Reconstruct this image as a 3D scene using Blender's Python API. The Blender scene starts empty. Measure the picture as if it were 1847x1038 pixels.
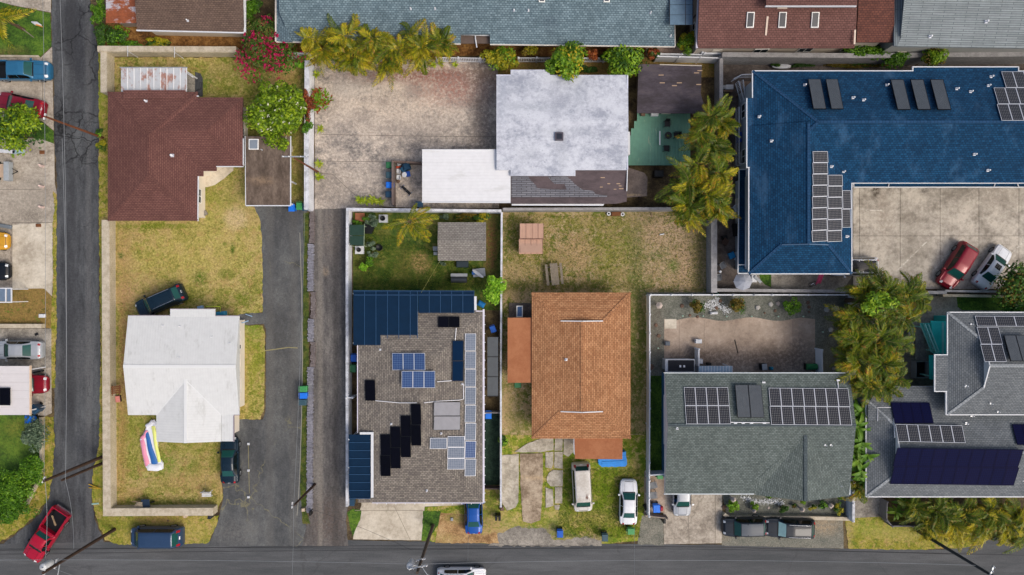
import bpy, math, random
import numpy as np
from mathutils import Vector, Matrix
random.seed(7); rng = np.random.default_rng(11)
SC = bpy.context.scene; COL = SC.collection
# ------------------------------------------------------------------ camera, light
S = 0.054            # metres of ground per photograph pixel
H = 66.0             # height of the drone
CX, CY = 923.5, 519.0
cam = bpy.data.objects.new('camera', bpy.data.cameras.new('camera')); COL.objects.link(cam)
cam.location = (0, 0, H); cam.rotation_euler = (0, 0, 0)
cam.data.sensor_width = 36; cam.data.lens = 36 * H / (1847 * S)
cam.data.clip_end = 2000; cam.data.clip_start = 1
SC.camera = cam
SUN_TRAVEL = Vector((-0.70, 0.42, -1.0)).normalized()
sd = bpy.data.lights.new('sun', 'SUN'); sd.energy = 1.0; sd.angle = math.radians(20); sd.color = (1, .95, .86)
sun = bpy.data.objects.new('sun', sd); COL.objects.link(sun)
sun.rotation_euler = SUN_TRAVEL.to_track_quat('-Z', 'Y').to_euler(); sun.location = (30, -20, 50)
w = bpy.data.worlds.new('World'); SC.world = w; w.use_nodes = True
wn = w.node_tree; bg = wn.nodes['Background']; sky = wn.nodes.new('ShaderNodeTexSky')
sky.sky_type = 'NISHITA'; sky.sun_disc = False
sky.sun_elevation = math.asin(-SUN_TRAVEL.z); sky.sun_rotation = math.atan2(-SUN_TRAVEL.x, -SUN_TRAVEL.y)
sky.air_density = 1.0; sky.dust_density = 6.0; sky.ozone_density = 1.0
wn.links.new(sky.outputs[0], bg.inputs[0]); bg.inputs[1].default_value = 0.15
SC.view_settings.view_transform = 'Standard'; SC.view_settings.look = 'None'
SC.view_settings.gamma = 1; SC.view_settings.use_curve_mapping = False
SC.view_settings.exposure = 0.10
# ------------------------------------------------------------------ geometry helpers
def W(x, y, z=0.0):
    """world point at height z seen at photograph pixel x, y"""
    k = S * (1 - z / H)
    return Vector(((x - CX) * k, -(y - CY) * k, z))
def G(x, y, z=0.0):
    return Vector(((x - CX) * S, -(y - CY) * S, z))
def hexc(h):
    h = h.lstrip('#'); o = []
    for i in (0, 2, 4):
        v = int(h[i:i + 2], 16) / 255
        o.append(v / 12.92 if v <= .04045 else ((v + .055) / 1.055) ** 2.4)
    return (o[0], o[1], o[2], 1)
def C(c, k=1.0):
    if isinstance(c, str): c = hexc(c)
    return (min(.9, c[0] * k), min(.9, c[1] * k), min(.9, c[2] * k), 1)
ORG = {}
class MB:
    def __init__(s): s.v = []; s.f = []; s.m = []; s.uv = []; s.sm = []
    def face(s, pts, mi=0, uv=None, sm=False):
        i = len(s.v); pts = [Vector(p) for p in pts]
        s.v += pts; s.f.append(tuple(range(i, i + len(pts)))); s.m.append(mi); s.sm.append(sm)
        if uv is None:
            n = Vector((0, 0, 0))
            for k in range(len(pts)):
                a, b = pts[k], pts[(k + 1) % len(pts)]; n += a.cross(b)
            if n.length < 1e-9: n = Vector((0, 0, 1))
            n.normalize()
            h = Vector((0, 0, 1)).cross(n)
            if h.length < .02: h = Vector((1, 0, 0))
            h.normalize(); v = n.cross(h)
            uv = [(p.dot(h), p.dot(v)) for p in pts]
        s.uv += list(uv)
    def grid(s, rows, mi=0, closed=False, sm=True):
        i0 = len(s.v); n = len(rows[0])
        for r in rows: s.v += [Vector(p) for p in r]
        for a in range(len(rows) - 1):
            for b in range(n if closed else n - 1):
                c = (b + 1) % n
                s.f.append((i0 + a * n + b, i0 + a * n + c, i0 + (a + 1) * n + c, i0 + (a + 1) * n + b))
                s.m.append(mi); s.sm.append(sm)
                s.uv += [(a, b), (a, b + 1), (a + 1, b + 1), (a + 1, b)]
    def box(s, a, b, mi=0):
        x0, y0, z0 = a; x1, y1, z1 = b
        if x0 > x1: x0, x1 = x1, x0
        if y0 > y1: y0, y1 = y1, y0
        if z0 > z1: z0, z1 = z1, z0
        s.hexa([(x0, y0, z0), (x1, y0, z0), (x1, y1, z0), (x0, y1, z0)], [(x0, y0, z1), (x1, y0, z1), (x1, y1, z1), (x0, y1, z1)], mi)
    def hexa(s, lo, hi, mi=0):
        n = len(lo)
        s.face(hi, mi); s.face(lo[::-1], mi)
        for k in range(n):
            j = (k + 1) % n; s.face([lo[k], lo[j], hi[j], hi[k]], mi)
    def prism(s, poly, z0, z1, mi=0):
        a = sum(poly[i][0] * poly[(i + 1) % len(poly)][1] - poly[(i + 1) % len(poly)][0] * poly[i][1] for i in range(len(poly)))
        if a < 0: poly = poly[::-1]
        s.hexa([(p[0], p[1], z0) for p in poly], [(p[0], p[1], z1) for p in poly], mi)
    def bar(s, p, q, w, h, mi=0, up=(0, 0, 1)):
        """box from p to q, w wide, h tall, p/q on its bottom centre line"""
        p = Vector(p); q = Vector(q); d = (q - p).normalized(); up = Vector(up)
        side = d.cross(up)
        if side.length < 1e-4: side = Vector((1, 0, 0))
        side.normalize(); u = side.cross(d).normalized()
        sd_ = side * w / 2; hh = u * h
        s.hexa([p - sd_, p + sd_, q + sd_, q - sd_][::-1] if False else [p + sd_, q + sd_, q - sd_, p - sd_], [p + sd_ + hh, q + sd_ + hh, q - sd_ + hh, p - sd_ + hh], mi)
    def tube(s, path, r, n=8, mi=0, cap=True):
        path = [Vector(p) for p in path]
        if not isinstance(r, (list, tuple)): r = [r] * len(path)
        rows = []
        for i, p in enumerate(path):
            d = (path[min(i + 1, len(path) - 1)] - path[max(i - 1, 0)]).normalized()
            a = d.cross(Vector((0, 0, 1)))
            if a.length < .05: a = d.cross(Vector((1, 0, 0)))
            a.normalize(); b = d.cross(a)
            rows.append([p + (a * math.cos(t) + b * math.sin(t)) * r[i] for t in [2 * math.pi * k / n for k in range(n)]])
        s.grid(rows, mi, True)
        if cap: s.face(rows[0][::-1], mi); s.face(rows[-1], mi)
    def lathe(s, c, prof, n=14, mi=0, sx=1, sy=1):
        c = Vector(c)
        rows = [[c + Vector((r * sx * math.cos(2 * math.pi * k / n), r * sy * math.sin(2 * math.pi * k / n), z)) for k in range(n)] for r, z in prof]
        s.grid(rows, mi, True); s.face(rows[-1], mi); s.face(rows[0][::-1], mi)
    def mesh(s, name, mats, off=(0, 0, 0)):
        me = bpy.data.meshes.new(name); off = Vector(off)
        me.from_pydata([tuple(p - off) for p in s.v], [], s.f)
        for m in (mats if isinstance(mats, (list, tuple)) else [mats]): me.materials.append(m)
        me.polygons.foreach_set('material_index', s.m); me.polygons.foreach_set('use_smooth', s.sm)
        uvl = me.uv_layers.new(name='UVMap')
        uvl.data.foreach_set('uv', np.array(s.uv, dtype=np.float32).ravel())
        me.update()
        return me
    def islands(s):
        """the separate pieces of this mesh"""
        par = {}
        def find(a):
            while par[a] != a: par[a] = par[par[a]]; a = par[a]
            return a
        keys = [tuple(round(c, 3) for c in p) for p in s.v]
        for k in keys: par.setdefault(k, k)
        for f in s.f:
            for a in f[1:]: par[find(keys[a])] = find(keys[f[0]])
        out = {}; u = 0
        for f, m, sm in zip(s.f, s.m, s.sm):
            g = out.setdefault(find(keys[f[0]]), MB()); g.face([s.v[a] for a in f], m, s.uv[u:u + len(f)], sm); u += len(f)
        return list(out.values())
    def build(s, name, mats, parent=None):
        if parent and name in ('post', 'gutter', 'window_hood', 'gutter_bracket', 'roof_patch', 'roof_chip', 'flashing', 'fascia', 'frame', 'verandah_gutter', 'lean_to_gutter', 'conduit', 'gable_trim'):
            for i in s.islands(): o = i._build(name, mats, parent)
            return o
        return s._build(name, mats, parent)
    def _build(s, name, mats, parent=None):
        off = ORG.get(parent.name, Vector()) if parent else Vector()
        o = bpy.data.objects.new(name, s.mesh(name, mats, off)); COL.objects.link(o)
        if parent: o.parent = parent
        ORG[o.name] = off
        return o
def tag(o, label=None, cat=None, group=None, kind=None):
    if label: o['label'] = label
    if cat: o['category'] = cat
    if group: o['group'] = group
    if kind: o['kind'] = kind
    return o
def thing(name, label, cat, loc=(0, 0, 0), group=None, rz=0):
    o = bpy.data.objects.new(name, None); COL.objects.link(o); o.location = loc
    o.rotation_euler = (0, 0, rz); o.empty_display_size = .5
    ORG[o.name] = Vector(loc) if rz == 0 else Vector()
    return tag(o, label, cat, group)
def local(name, label, cat, group=None):
    """a thing built round the origin, moved later"""
    o = bpy.data.objects.new(name, None); COL.objects.link(o); ORG[o.name] = Vector(); return tag(o, label, cat, group)
def one(mb, name, mats, label, cat, group=None, at=None):
    """single mesh thing with its origin at its own foot"""
    if at is None:
        xs = [p.x for p in mb.v]; ys = [p.y for p in mb.v]; zs = [p.z for p in mb.v]
        at = ((min(xs) + max(xs)) / 2, (min(ys) + max(ys)) / 2, min(zs))
    o = bpy.data.objects.new(name, mb.mesh(name, mats, at)); COL.objects.link(o); o.location = at
    return tag(o, label, cat, group)
KIDS = {}
def kids(o):
    return [c for c in o.children]
def copy_tree(o, parent=None):
    c = o.copy(); COL.objects.link(c); c.parent = parent
    for ch in kids(o): copy_tree(ch, c)
    return c
def place(o, loc, rz=0, sc=1, label=None, group=None):
    o.location = loc; o.rotation_euler = (0, 0, rz); o.scale = (sc, sc, sc)
    if label: o['label'] = label
    if group: o['group'] = group
    return o
# ------------------------------------------------------------------ node helpers
class NT:
    def __init__(s, name):
        s.mat = bpy.data.materials.new(name); s.mat.use_nodes = True
        s.t = s.mat.node_tree; s.b = s.t.nodes['Principled BSDF']
        s._o = None
    def n(s, typ, props=None, **inp):
        nd = s.t.nodes.new('ShaderNode' + typ)
        for k, v in (props or {}).items(): setattr(nd, k, v)
        for k, v in inp.items():
            k = int(k[1:]) if k[0] == '_' else k.replace('_', ' ')
            s.set(nd.inputs[k], v)
        return nd
    def set(s, sock, v):
        if isinstance(v, bpy.types.NodeSocket): s.t.links.new(v, sock)
        elif v is not None:
            if sock.type == 'VECTOR' and len(v) == 4: v = v[:3]
            sock.default_value = v
    def obj(s):
        if s._o is None: s._o = s.n('TexCoord').outputs['Object']
        return s._o
    def world(s): return s.n('NewGeometry').outputs['Position']
    def uv(s): return s.n('TexCoord').outputs['UV']
    def noise(s, v, sc, det=5, ro=.6, dist=0):
        return s.n('TexNoise', Vector=v, Scale=sc, Detail=det, Roughness=ro, Distortion=dist).outputs[0]
    def math(s, op, a, b=None, c=None, clamp=False):
        nd = s.n('Math', {'operation': op, 'use_clamp': clamp}); s.set(nd.inputs[0], a)
        if b is not None: s.set(nd.inputs[1], b)
        if c is not None: s.set(nd.inputs[2], c)
        return nd.outputs[0]
    def mapr(s, v, a, b, c=0., d=1., smooth=True):
        nd = s.n('MapRange', {'interpolation_type': 'SMOOTHSTEP' if smooth else 'LINEAR'})
        for i, x in enumerate((v, a, b, c, d)): s.set(nd.inputs[i], x)
        return nd.outputs[0]
    def mix(s, f, a, b, mode='MIX'):
        nd = s.n('Mix', {'data_type': 'RGBA', 'blend_type': mode})
        s.set(nd.inputs[0], f); s.set(nd.inputs[6], a); s.set(nd.inputs[7], b); return nd.outputs[2]
    def ramp(s, f, stops):
        nd = s.n('ValToRGB'); s.set(nd.inputs[0], f); e = nd.color_ramp.elements
        while len(e) < len(stops): e.new(.5)
        for el, (p, c) in zip(e, stops): el.position = p; el.color = C(c)
        return nd.outputs[0]
    def mul(s, col, val):
        """colour times value"""
        nd = s.n('VectorMath', {'operation': 'SCALE'}); s.set(nd.inputs[0], col); s.set(nd.inputs[3], val); return nd.outputs[0]
    def bump(s, h, st=.3, dist=.02):
        nd = s.n('Bump', Strength=st, Distance=dist); s.set(nd.inputs['Height'], h)
        s.t.links.new(nd.outputs[0], s.b.inputs['Normal'])
    def out(s, col=None, rough=None, metal=None, coat=None, spec=None):
        if col is not None: s.set(s.b.inputs['Base Color'], col)
        if rough is not None: s.set(s.b.inputs['Roughness'], rough)
        if metal is not None: s.set(s.b.inputs['Metallic'], metal)
        if coat is not None: s.set(s.b.inputs['Coat Weight'], coat)
        if spec is not None: s.set(s.b.inputs['Specular IOR Level'], spec)
        return s.mat
def warp(t, v, sc, amt):
    nz = t.n('TexNoise', Vector=v, Scale=sc, Detail=4.).outputs[1]
    a = t.n('VectorMath', {'operation': 'SUBTRACT'}, _0=nz, _1=(.5, .5, .5)).outputs[0]
    b = t.n('VectorMath', {'operation': 'SCALE'}); t.set(b.inputs[0], a); b.inputs[3].default_value = amt
    return t.n('VectorMath', {'operation': 'ADD'}, _0=v, _1=b.outputs[0]).outputs[0]
def gmat(name, ramp, s=.35, fine=.25, fs=7., spots=(), cracks=(), bands=(), rough=.92, bump=.35, det=9., patch=(), stretch=None, ro=.62, bd=.03):
    """ground: broad mottling + fine grain + spots of their own shape + cracks + long tracks"""
    t = NT(name); v = t.world(); vv = v
    if stretch:
        vv = t.n('VectorMath', {'operation': 'MULTIPLY'}, _0=v, _1=stretch).outputs[0]
    f = t.math('ADD', t.math('MULTIPLY', t.noise(vv, s, det, ro), .58), t.math('MULTIPLY', t.noise(vv, s * 5, det, .78), .42))
    f = t.math('ADD', t.math('MULTIPLY', t.math('SUBTRACT', f, .5), 2.1), .5); col = t.ramp(f, ramp)
    for sc_, th_, hx_, am_ in patch:
        q = t.noise(v, sc_, 7., .72); col = t.mix(t.math('MULTIPLY', t.mapr(q, th_, th_ + .05), am_), col, C(hx_))
    wob = t.noise(v, 1.3, 9., .78); frag = t.mapr(t.noise(v, 3.4, 6., .75), .4, .56, .25, 1.)
    for sp in spots:
        px, py, rx, ry, hx, soft, amt = sp
        c = G(px, py)
        d = t.n('VectorMath', {'operation': 'SUBTRACT'}, _0=v, _1=tuple(c)).outputs[0]
        d = t.n('VectorMath', {'operation': 'MULTIPLY'}, _0=d, _1=(1 / (rx * S), 1 / (ry * S), 0)).outputs[0]
        ln = t.n('VectorMath', {'operation': 'LENGTH'}, _0=d).outputs['Value']
        ln = t.math('ADD', ln, t.math('MULTIPLY', t.math('SUBTRACT', wob, .5), 1.6))
        fac = t.math('MULTIPLY', t.math('MULTIPLY', t.mapr(ln, 1 - soft, 1 + soft, 1., 0.), min(1., amt * 1.15)), frag)
        col = t.mix(fac, col, C(hx))
    for x, wd, hx, amt in bands:   # tyre tracks along y at pixel x
        sx = t.n('SeparateXYZ', Vector=v).outputs[0]
        d = t.math('ABSOLUTE', t.math('SUBTRACT', sx, (x - CX) * S))
        d = t.math('ADD', d, t.math('MULTIPLY', t.math('SUBTRACT', wob, .5), .5))
        col = t.mix(t.math('MULTIPLY', t.mapr(d, wd * S * .2, wd * S, 1., 0.), amt), col, C(hx))
    g = t.noise(v, fs, 6., .75)
    col = t.mul(col, t.mapr(g, .34, .66, 1 - fine, 1 + fine, False))
    sp2 = t.noise(v, fs * 1.7 + 3, 4., .8); col = t.mul(col, t.mapr(sp2, .54, .66, 1., 1 - min(.38, fine * 1.5)))
    h = g
    for sc, wdt, hx, amt, msk, *yy in cracks:
        wv = warp(t, v, 1.3, .9)
        vo = t.n('TexVoronoi', {'feature': 'DISTANCE_TO_EDGE'}, Vector=wv, Scale=sc).outputs['Distance']
        fac = t.mapr(vo, 0., wdt, 1., 0.)
        if msk: fac = t.math('MULTIPLY', fac, t.mapr(t.noise(v, .12, 3.), msk, msk + .1))
        if yy: fac = t.math('MULTIPLY', fac, t.mapr(t.n('SeparateXYZ', Vector=v).outputs[1], (CY - yy[0] - 40) * S, (CY - yy[0]) * S))
        col = t.mix(t.math('MULTIPLY', fac, amt), col, C(hx))
    t.bump(h, bump, bd)
    return t.out(col, rough, spec=.25)
def smat(name, col, rough=.6, metal=0., coat=0., var=.12, sc=3., bump=0., spec=.35, dirt=None, dsc=1.2, dth=.55, damt=.6):
    t = NT(name); v = t.obj(); f = t.noise(v, sc, 6., .65)
    c = t.mul(C(col), t.mapr(f, .3, .7, 1 - var, 1 + var, False))
    if dirt:
        d = t.noise(v, dsc, 8., .7); c = t.mix(t.math('MULTIPLY', t.mapr(d, dth, dth + .12), damt), c, C(dirt))
    if bump: t.bump(f, bump, .01)
    return t.out(c, rough, metal, coat, spec)
def shingle(name, c1, c2, mortar, row=.2, wid=.32, var=.2, stain=None, st=(.55, .68), samt=.5, ssc=.35, ms=.02, rough=.95, bump=.5, stretch=(1, 1, 1)):
    t = NT(name); uv = t.uv()
    br = t.n('TexBrick', {'offset': .5}, Vector=uv, Color1=C(c1), Color2=C(c2), Mortar=C(mortar), Scale=1., Bias=0.)
    br.inputs['Mortar Size'].default_value = ms; br.inputs['Mortar Smooth'].default_value = .3
    br.inputs['Brick Width'].default_value = wid; br.inputs['Row Height'].default_value = row
    col = br.outputs[0]; v = t.world()
    g = t.noise(v, 5., 5., .7); col = t.mul(col, t.mapr(g, .28, .72, 1 - var, 1 + var, False))
    big = t.noise(v, .5, 8., .7); col = t.mul(col, t.mapr(big, .36, .64, .88, 1.1, False))
    if stain:
        v2 = t.n('VectorMath', {'operation': 'MULTIPLY'}, _0=v, _1=stretch).outputs[0]
        d = t.noise(v2, ssc, 7., .65)
        col = t.mix(t.math('MULTIPLY', t.mapr(d, st[0], st[1]), samt), col, C(stain))
    hgt = t.math('ADD', t.math('MULTIPLY', br.outputs[1], -1.), t.math('MULTIPLY', g, .5))
    t.bump(hgt, bump, .02)
    return t.out(col, rough, spec=.2)
def ribbed(name, col, pitch=.3, rough=.45, metal=0., dirt=None, dth=.55, damt=.7, dsc=.8, depth=.25, axis=0, var=.06, dst=(1, 1, 1)):
    """sheet metal / boards: fine ribs along the fall of the roof (u direction period)"""
    t = NT(name); uv = t.n('SeparateXYZ', Vector=t.uv()).outputs[axis]
    fr = t.math('FRACT', t.math('DIVIDE', uv, pitch)); e = t.math('MINIMUM', fr, t.math('SUBTRACT', 1., fr))
    line = t.mapr(e, 0., .09, 1., 0.)
    v = t.world(); f = t.noise(v, 2.2, 6., .65)
    c = t.mul(C(col), t.mapr(f, .3, .7, 1 - var, 1 + var, False))
    c = t.mix(t.math('MULTIPLY', line, depth), c, C(col, .45))
    if dirt:
        vv = t.n('VectorMath', {'operation': 'MULTIPLY'}, _0=v, _1=dst).outputs[0]
        d = t.noise(vv, dsc, 9., .72); c = t.mix(t.math('MULTIPLY', t.mapr(d, dth, dth + .1), damt), c, C(dirt))
    t.bump(t.math('SUBTRACT', 1., line), .5, .02)
    return t.out(c, rough, metal)
def cells(name, c1, c2, line, lw=.07, dots=False, rough=.15, spec=.5):
    t = NT(name); sp = t.n('SeparateXYZ', Vector=t.uv())
    def edge(u):
        fr = t.math('FRACT', u); return t.math('MINIMUM', fr, t.math('SUBTRACT', 1., fr))
    ex, ey = edge(sp.outputs[0]), edge(sp.outputs[1])
    cellid = t.n('TexWhiteNoise', {'noise_dimensions': '2D'}, Vector=t.n('VectorMath', {'operation': 'FLOOR'}, _0=t.uv()).outputs[0]).outputs[0]
    oi = t.n('ObjectInfo').outputs['Random']
    base = t.mix(t.math('MULTIPLY', t.math('ADD', cellid, oi), .5), C(c1), C(c2))
    ln = t.mapr(t.math('MINIMUM', ex, ey), lw * .5, lw, 1., 0.)
    if dots:
        dd = t.mapr(t.math('ADD', ex, ey), .17, .24, 1., 0.)
        ln = t.math('MAXIMUM', t.math('MULTIPLY', ln, .35), dd)
    return t.out(t.mix(ln, base, C(line)), rough, 0., 0., spec)
def leafm(name, stops, trans=.25, rough=.5, wob=.25):
    """foliage: colour differs leaf by leaf (random per island), a little light through"""
    t = NT(name); g = t.n('NewGeometry'); r = g.outputs['Random Per Island']
    oi = t.n('ObjectInfo').outputs['Random']
    nz = t.noise(g.outputs['Position'], .9, 3.)
    f = t.math('ADD', t.math('MULTIPLY', r, 1 - wob), t.math('MULTIPLY', t.mapr(nz, .3, .7), wob))
    f = t.math('ADD', f, t.math('MULTIPLY', t.math('SUBTRACT', oi, .5), .25), clamp=True)
    col = t.ramp(f, stops)
    t.out(col, rough, spec=.3)
    tr = t.n('BsdfTranslucent', Color=col); mx = t.n('MixShader', _0=trans, _1=t.b.outputs[0], _2=tr.outputs[0])
    t.t.links.new(mx.outputs[0], t.t.nodes['Material Output'].inputs[0]); return t.mat
def paintm(name, col, metal=.3, rough=.35, coat=.4):
    t = NT(name); f = t.noise(t.obj(), 4., 5.)
    return t.out(t.mul(C(col), t.mapr(f, .3, .7, .93, 1.05, False)), rough, metal * .4, coat, .3)
# ------------------------------------------------------------------ ground
def rough_poly(poly, step=8, amp=1.5):
    out = []
    for i in range(len(poly)):
        a = poly[i]; b = poly[(i + 1) % len(poly)]
        am = amp
        L = math.hypot(b[0] - a[0], b[1] - a[1]); n = max(1, int(L / step))
        for k in range(n):
            t = k / n; j = 0 if k == 0 else am
            nx, ny = -(b[1] - a[1]) / (L + 1e-6), (b[0] - a[0]) / (L + 1e-6); r = random.uniform(-j, j)
            out.append((a[0] + (b[0] - a[0]) * t + nx * r, a[1] + (b[1] - a[1]) * t + ny * r))
    return out
LEVEL = [0]; LB = []
def level(p):
    """one step above every earlier sheet it may overlap"""
    b = (min(q[0] for q in p), min(q[1] for q in p), max(q[0] for q in p), max(q[1] for q in p)); l = 1 + max([k for k, c in LB if b[0] < c[2] and c[0] < b[2] and b[1] < c[3] and c[1] < b[3]], default=0)
    LB.append((l, b)); LEVEL[0] = max(LEVEL[0], l); return .004 * l
def sheet(name, poly, mat, amp=0, step=8, parent=None, z=None):
    """a flat sheet of ground, each 4 mm above the one before"""
    if z is None: z = level(poly)
    p = rough_poly(poly, step, amp) if amp else poly
    pts = [G(x, y) for x, y in p]
    ar = sum(pts[i].x * pts[(i + 1) % len(pts)].y - pts[(i + 1) % len(pts)].x * pts[i].y for i in range(len(pts)))
    if ar < 0: pts = pts[::-1]
    mb = MB(); mb.face([(q.x, q.y, z) for q in pts]); o = mb.build(name, mat, parent)
    if not parent: tag(o, kind='structure')
    return o
asph = [(.3, '#3d3d3f'), (.5, '#4d4d4f'), (.7, '#5e5e60')]
m_soil = gmat('soil', [(.35, '#3c3226'), (.5, '#564a35'), (.65, '#6a5c40')], s=.6, fine=.35)
m_road1 = gmat('old asphalt', [(.3, '#37393c'), (.5, '#494b4e'), (.7, '#5c5f61')], s=.5, fine=.22, fs=5, stretch=(1, .22, 1),
    cracks=((.42, .04, '#1b1c1e', .85, .40, 280), (.9, .045, '#242527', .6, .46, 280), (.3, .012, '#2c2d2f', .5, .5)), bands=((128, 12, '#3a3b3e', .5), (160, 9, '#6a6a6a', .3)),
    spots=((140, 90, 14, 60, '#35373c', .5, .7), (135, 20, 20, 14, '#37393d', .5, .6), (150, 640, 30, 60, '#5c5d5e', .9, .5)))
m_street = gmat('street asphalt', [(.3, '#474a4c'), (.5, '#515355'), (.7, '#5c5e60')], s=.5, fine=.16, fs=9, stretch=(.12, 1, 1),
    cracks=((.10, .01, '#3c3c3e', .4, .5),), spots=((60, 985, 50, 8, '#46474a', .8, .5),))
m_drive = gmat('driveway asphalt', [(.3, '#454749'), (.5, '#555758'), (.7, '#686a69')], s=.42, fine=.2, fs=6, stretch=(1, .5, 1),
    cracks=((.13, .006, '#86805e', .55, .5),), bands=((487, 12, '#63625f', .4), (530, 12, '#605e5a', .35)),
    spots=((506, 640, 26, 160, '#4a4947', .9, .5), (430, 960, 40, 20, '#6f6e6b', .9, .5), (535, 478, 5, 7, '#2a2a2a', .6, .7), (500, 400, 50, 30, '#48484a', .9, .5), (455, 880, 16, 60, '#4b4744', .9, .4)))
m_alley = gmat('dirty alley asphalt', [(.3, '#4c4a49'), (.5, '#615e5c'), (.7, '#797570')], s=.6, fine=.28, fs=5, stretch=(1, .25, 1),
    bands=((578, 7, '#868077', .45), (606, 9, '#3c3a39', .4)), spots=((600, 420, 22, 40, '#70675f', .9, .6), (590, 940, 34, 40, '#5d514a', .8, .6), (587, 490, 6, 8, '#8c7d6c', .7, .6)), ro=.7)
m_lot = gmat('weathered concrete', [(.28, '#6b6763'), (.42, '#928b84'), (.55, '#b3a89c'), (.7, '#cfc3b4')], s=.4, patch=((2.2, .57, '#8d7f74', .6), (5., .6, '#7d6e64', .5)), fine=.2, fs=4, ro=.72,
    spots=((625, 155, 28, 24, '#8b8784', .5, .75), (640, 165, 40, 10, '#bdb7ae', .6, .5), (720, 185, 110, 50, '#cabaa8', .8, .6), (745, 165, 16, 14, '#8f8982', .6, .6),
           (760, 135, 110, 14, '#876055', .9, .8), (820, 160, 60, 26, '#94665a', .95, .7), (870, 240, 22, 110, '#7c7168', .8, .7), (600, 340, 40, 40, '#8b8278', .8, .7),
           (760, 235, 80, 20, '#8b837c', .9, .5), (720, 310, 70, 20, '#9d948a', .8, .5), (610, 225, 22, 40, '#9a9189', .9, .5), (870, 130, 30, 20, '#77685d', .8, .7),
           (660, 215, 20, 12, '#8d857d', .9, .6), (690, 185, 10, 8, '#8e837a', .9, .6)))
m_park = gmat('parking concrete', [(.3, '#827b70'), (.46, '#a29b90'), (.62, '#bdb5a8')], s=.4, patch=((1.5, .58, '#8a8276', .6),), fine=.12, fs=3, ro=.68,
    spots=((1580, 345, 7, 14, '#41382f', .5, .9), (1590, 375, 8, 40, '#8a8074', .8, .6), (1600, 400, 10, 40, '#8d8478', .9, .5), (1730, 350, 60, 18, '#7c766c', .9, .55), (1800, 350, 40, 22, '#8c8378', .9, .5),
           (1667, 344, 5, 5, '#3f3a35', .6, .7), (1650, 440, 26, 40, '#958e82', .9, .5), (1560, 480, 50, 20, '#c0b9ad', .9, .5)))
m_conc = gmat('pale concrete', [(.32, '#a29888'), (.5, '#bcb3a2'), (.68, '#cdc5b5')], s=.35, fine=.08, fs=4, ro=.65)
m_conc2 = gmat('stained concrete', [(.3, '#857c70'), (.5, '#a69d90'), (.68, '#b9b0a2')], s=.4, fine=.14, fs=4, ro=.7, cracks=((.12, .01, '#6a6258', .5, .5),),
    spots=((50, 380, 40, 40, '#8d8579', .9, .7), (60, 340, 50, 30, '#9a9286', .9, .5), (60, 390, 24, 10, '#6f685e', .9, .5), (30, 150, 60, 30, '#a59a8a', .8, .5)))
m_walk = gmat('grey walk', [(.3, '#6b665f'), (.5, '#88837a'), (.7, '#a09a90')], s=.7, fine=.14)
m_paving = gmat('dark patio paving', [(.3, '#463f3b'), (.5, '#5d5550'), (.7, '#736a63')], s=.6, fine=.2)
m_gravel = gmat('grey green gravel', [(.3, '#565850'), (.5, '#6b6d64'), (.7, '#7f8077')], s=1.0, fine=.42, fs=9, bump=.8, ro=.8,
    spots=((1183, 600, 16, 60, '#5a5046', .9, .6),))
m_gravel2 = gmat('verge gravel', [(.3, '#5f6058'), (.5, '#76756b'), (.7, '#8a867a')], s=1.0, fine=.4, fs=9, bump=.8, ro=.8,
    spots=((1485, 950, 26, 14, '#a08d72', .8, .6), (1400, 975, 90, 8, '#6f736b', .9, .5), (1290, 970, 20, 10, '#94866f', .8, .5)))
m_pad = gmat('worn pad', [(.3, '#8a7a6c'), (.5, '#a39282'), (.7, '#b8a797')], s=.35, fine=.1, fs=5, ro=.66,
    spots=((1300, 650, 110, 22, '#6a5b50', .9, .7), (1420, 650, 50, 25, '#5f544b', .8, .6), (1440, 620, 12, 40, '#6d625a', .8, .6), (1235, 655, 30, 18, '#65594f', .9, .6), (1300, 595, 90, 14, '#a39485', .9, .6), (1430, 590, 40, 12, '#9c8f82', .9, .5)))
LG = [(.3, '#656c2a'), (.42, '#8a8640'), (.54, '#a39859'), (.7, '#b6a872')]
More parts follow.
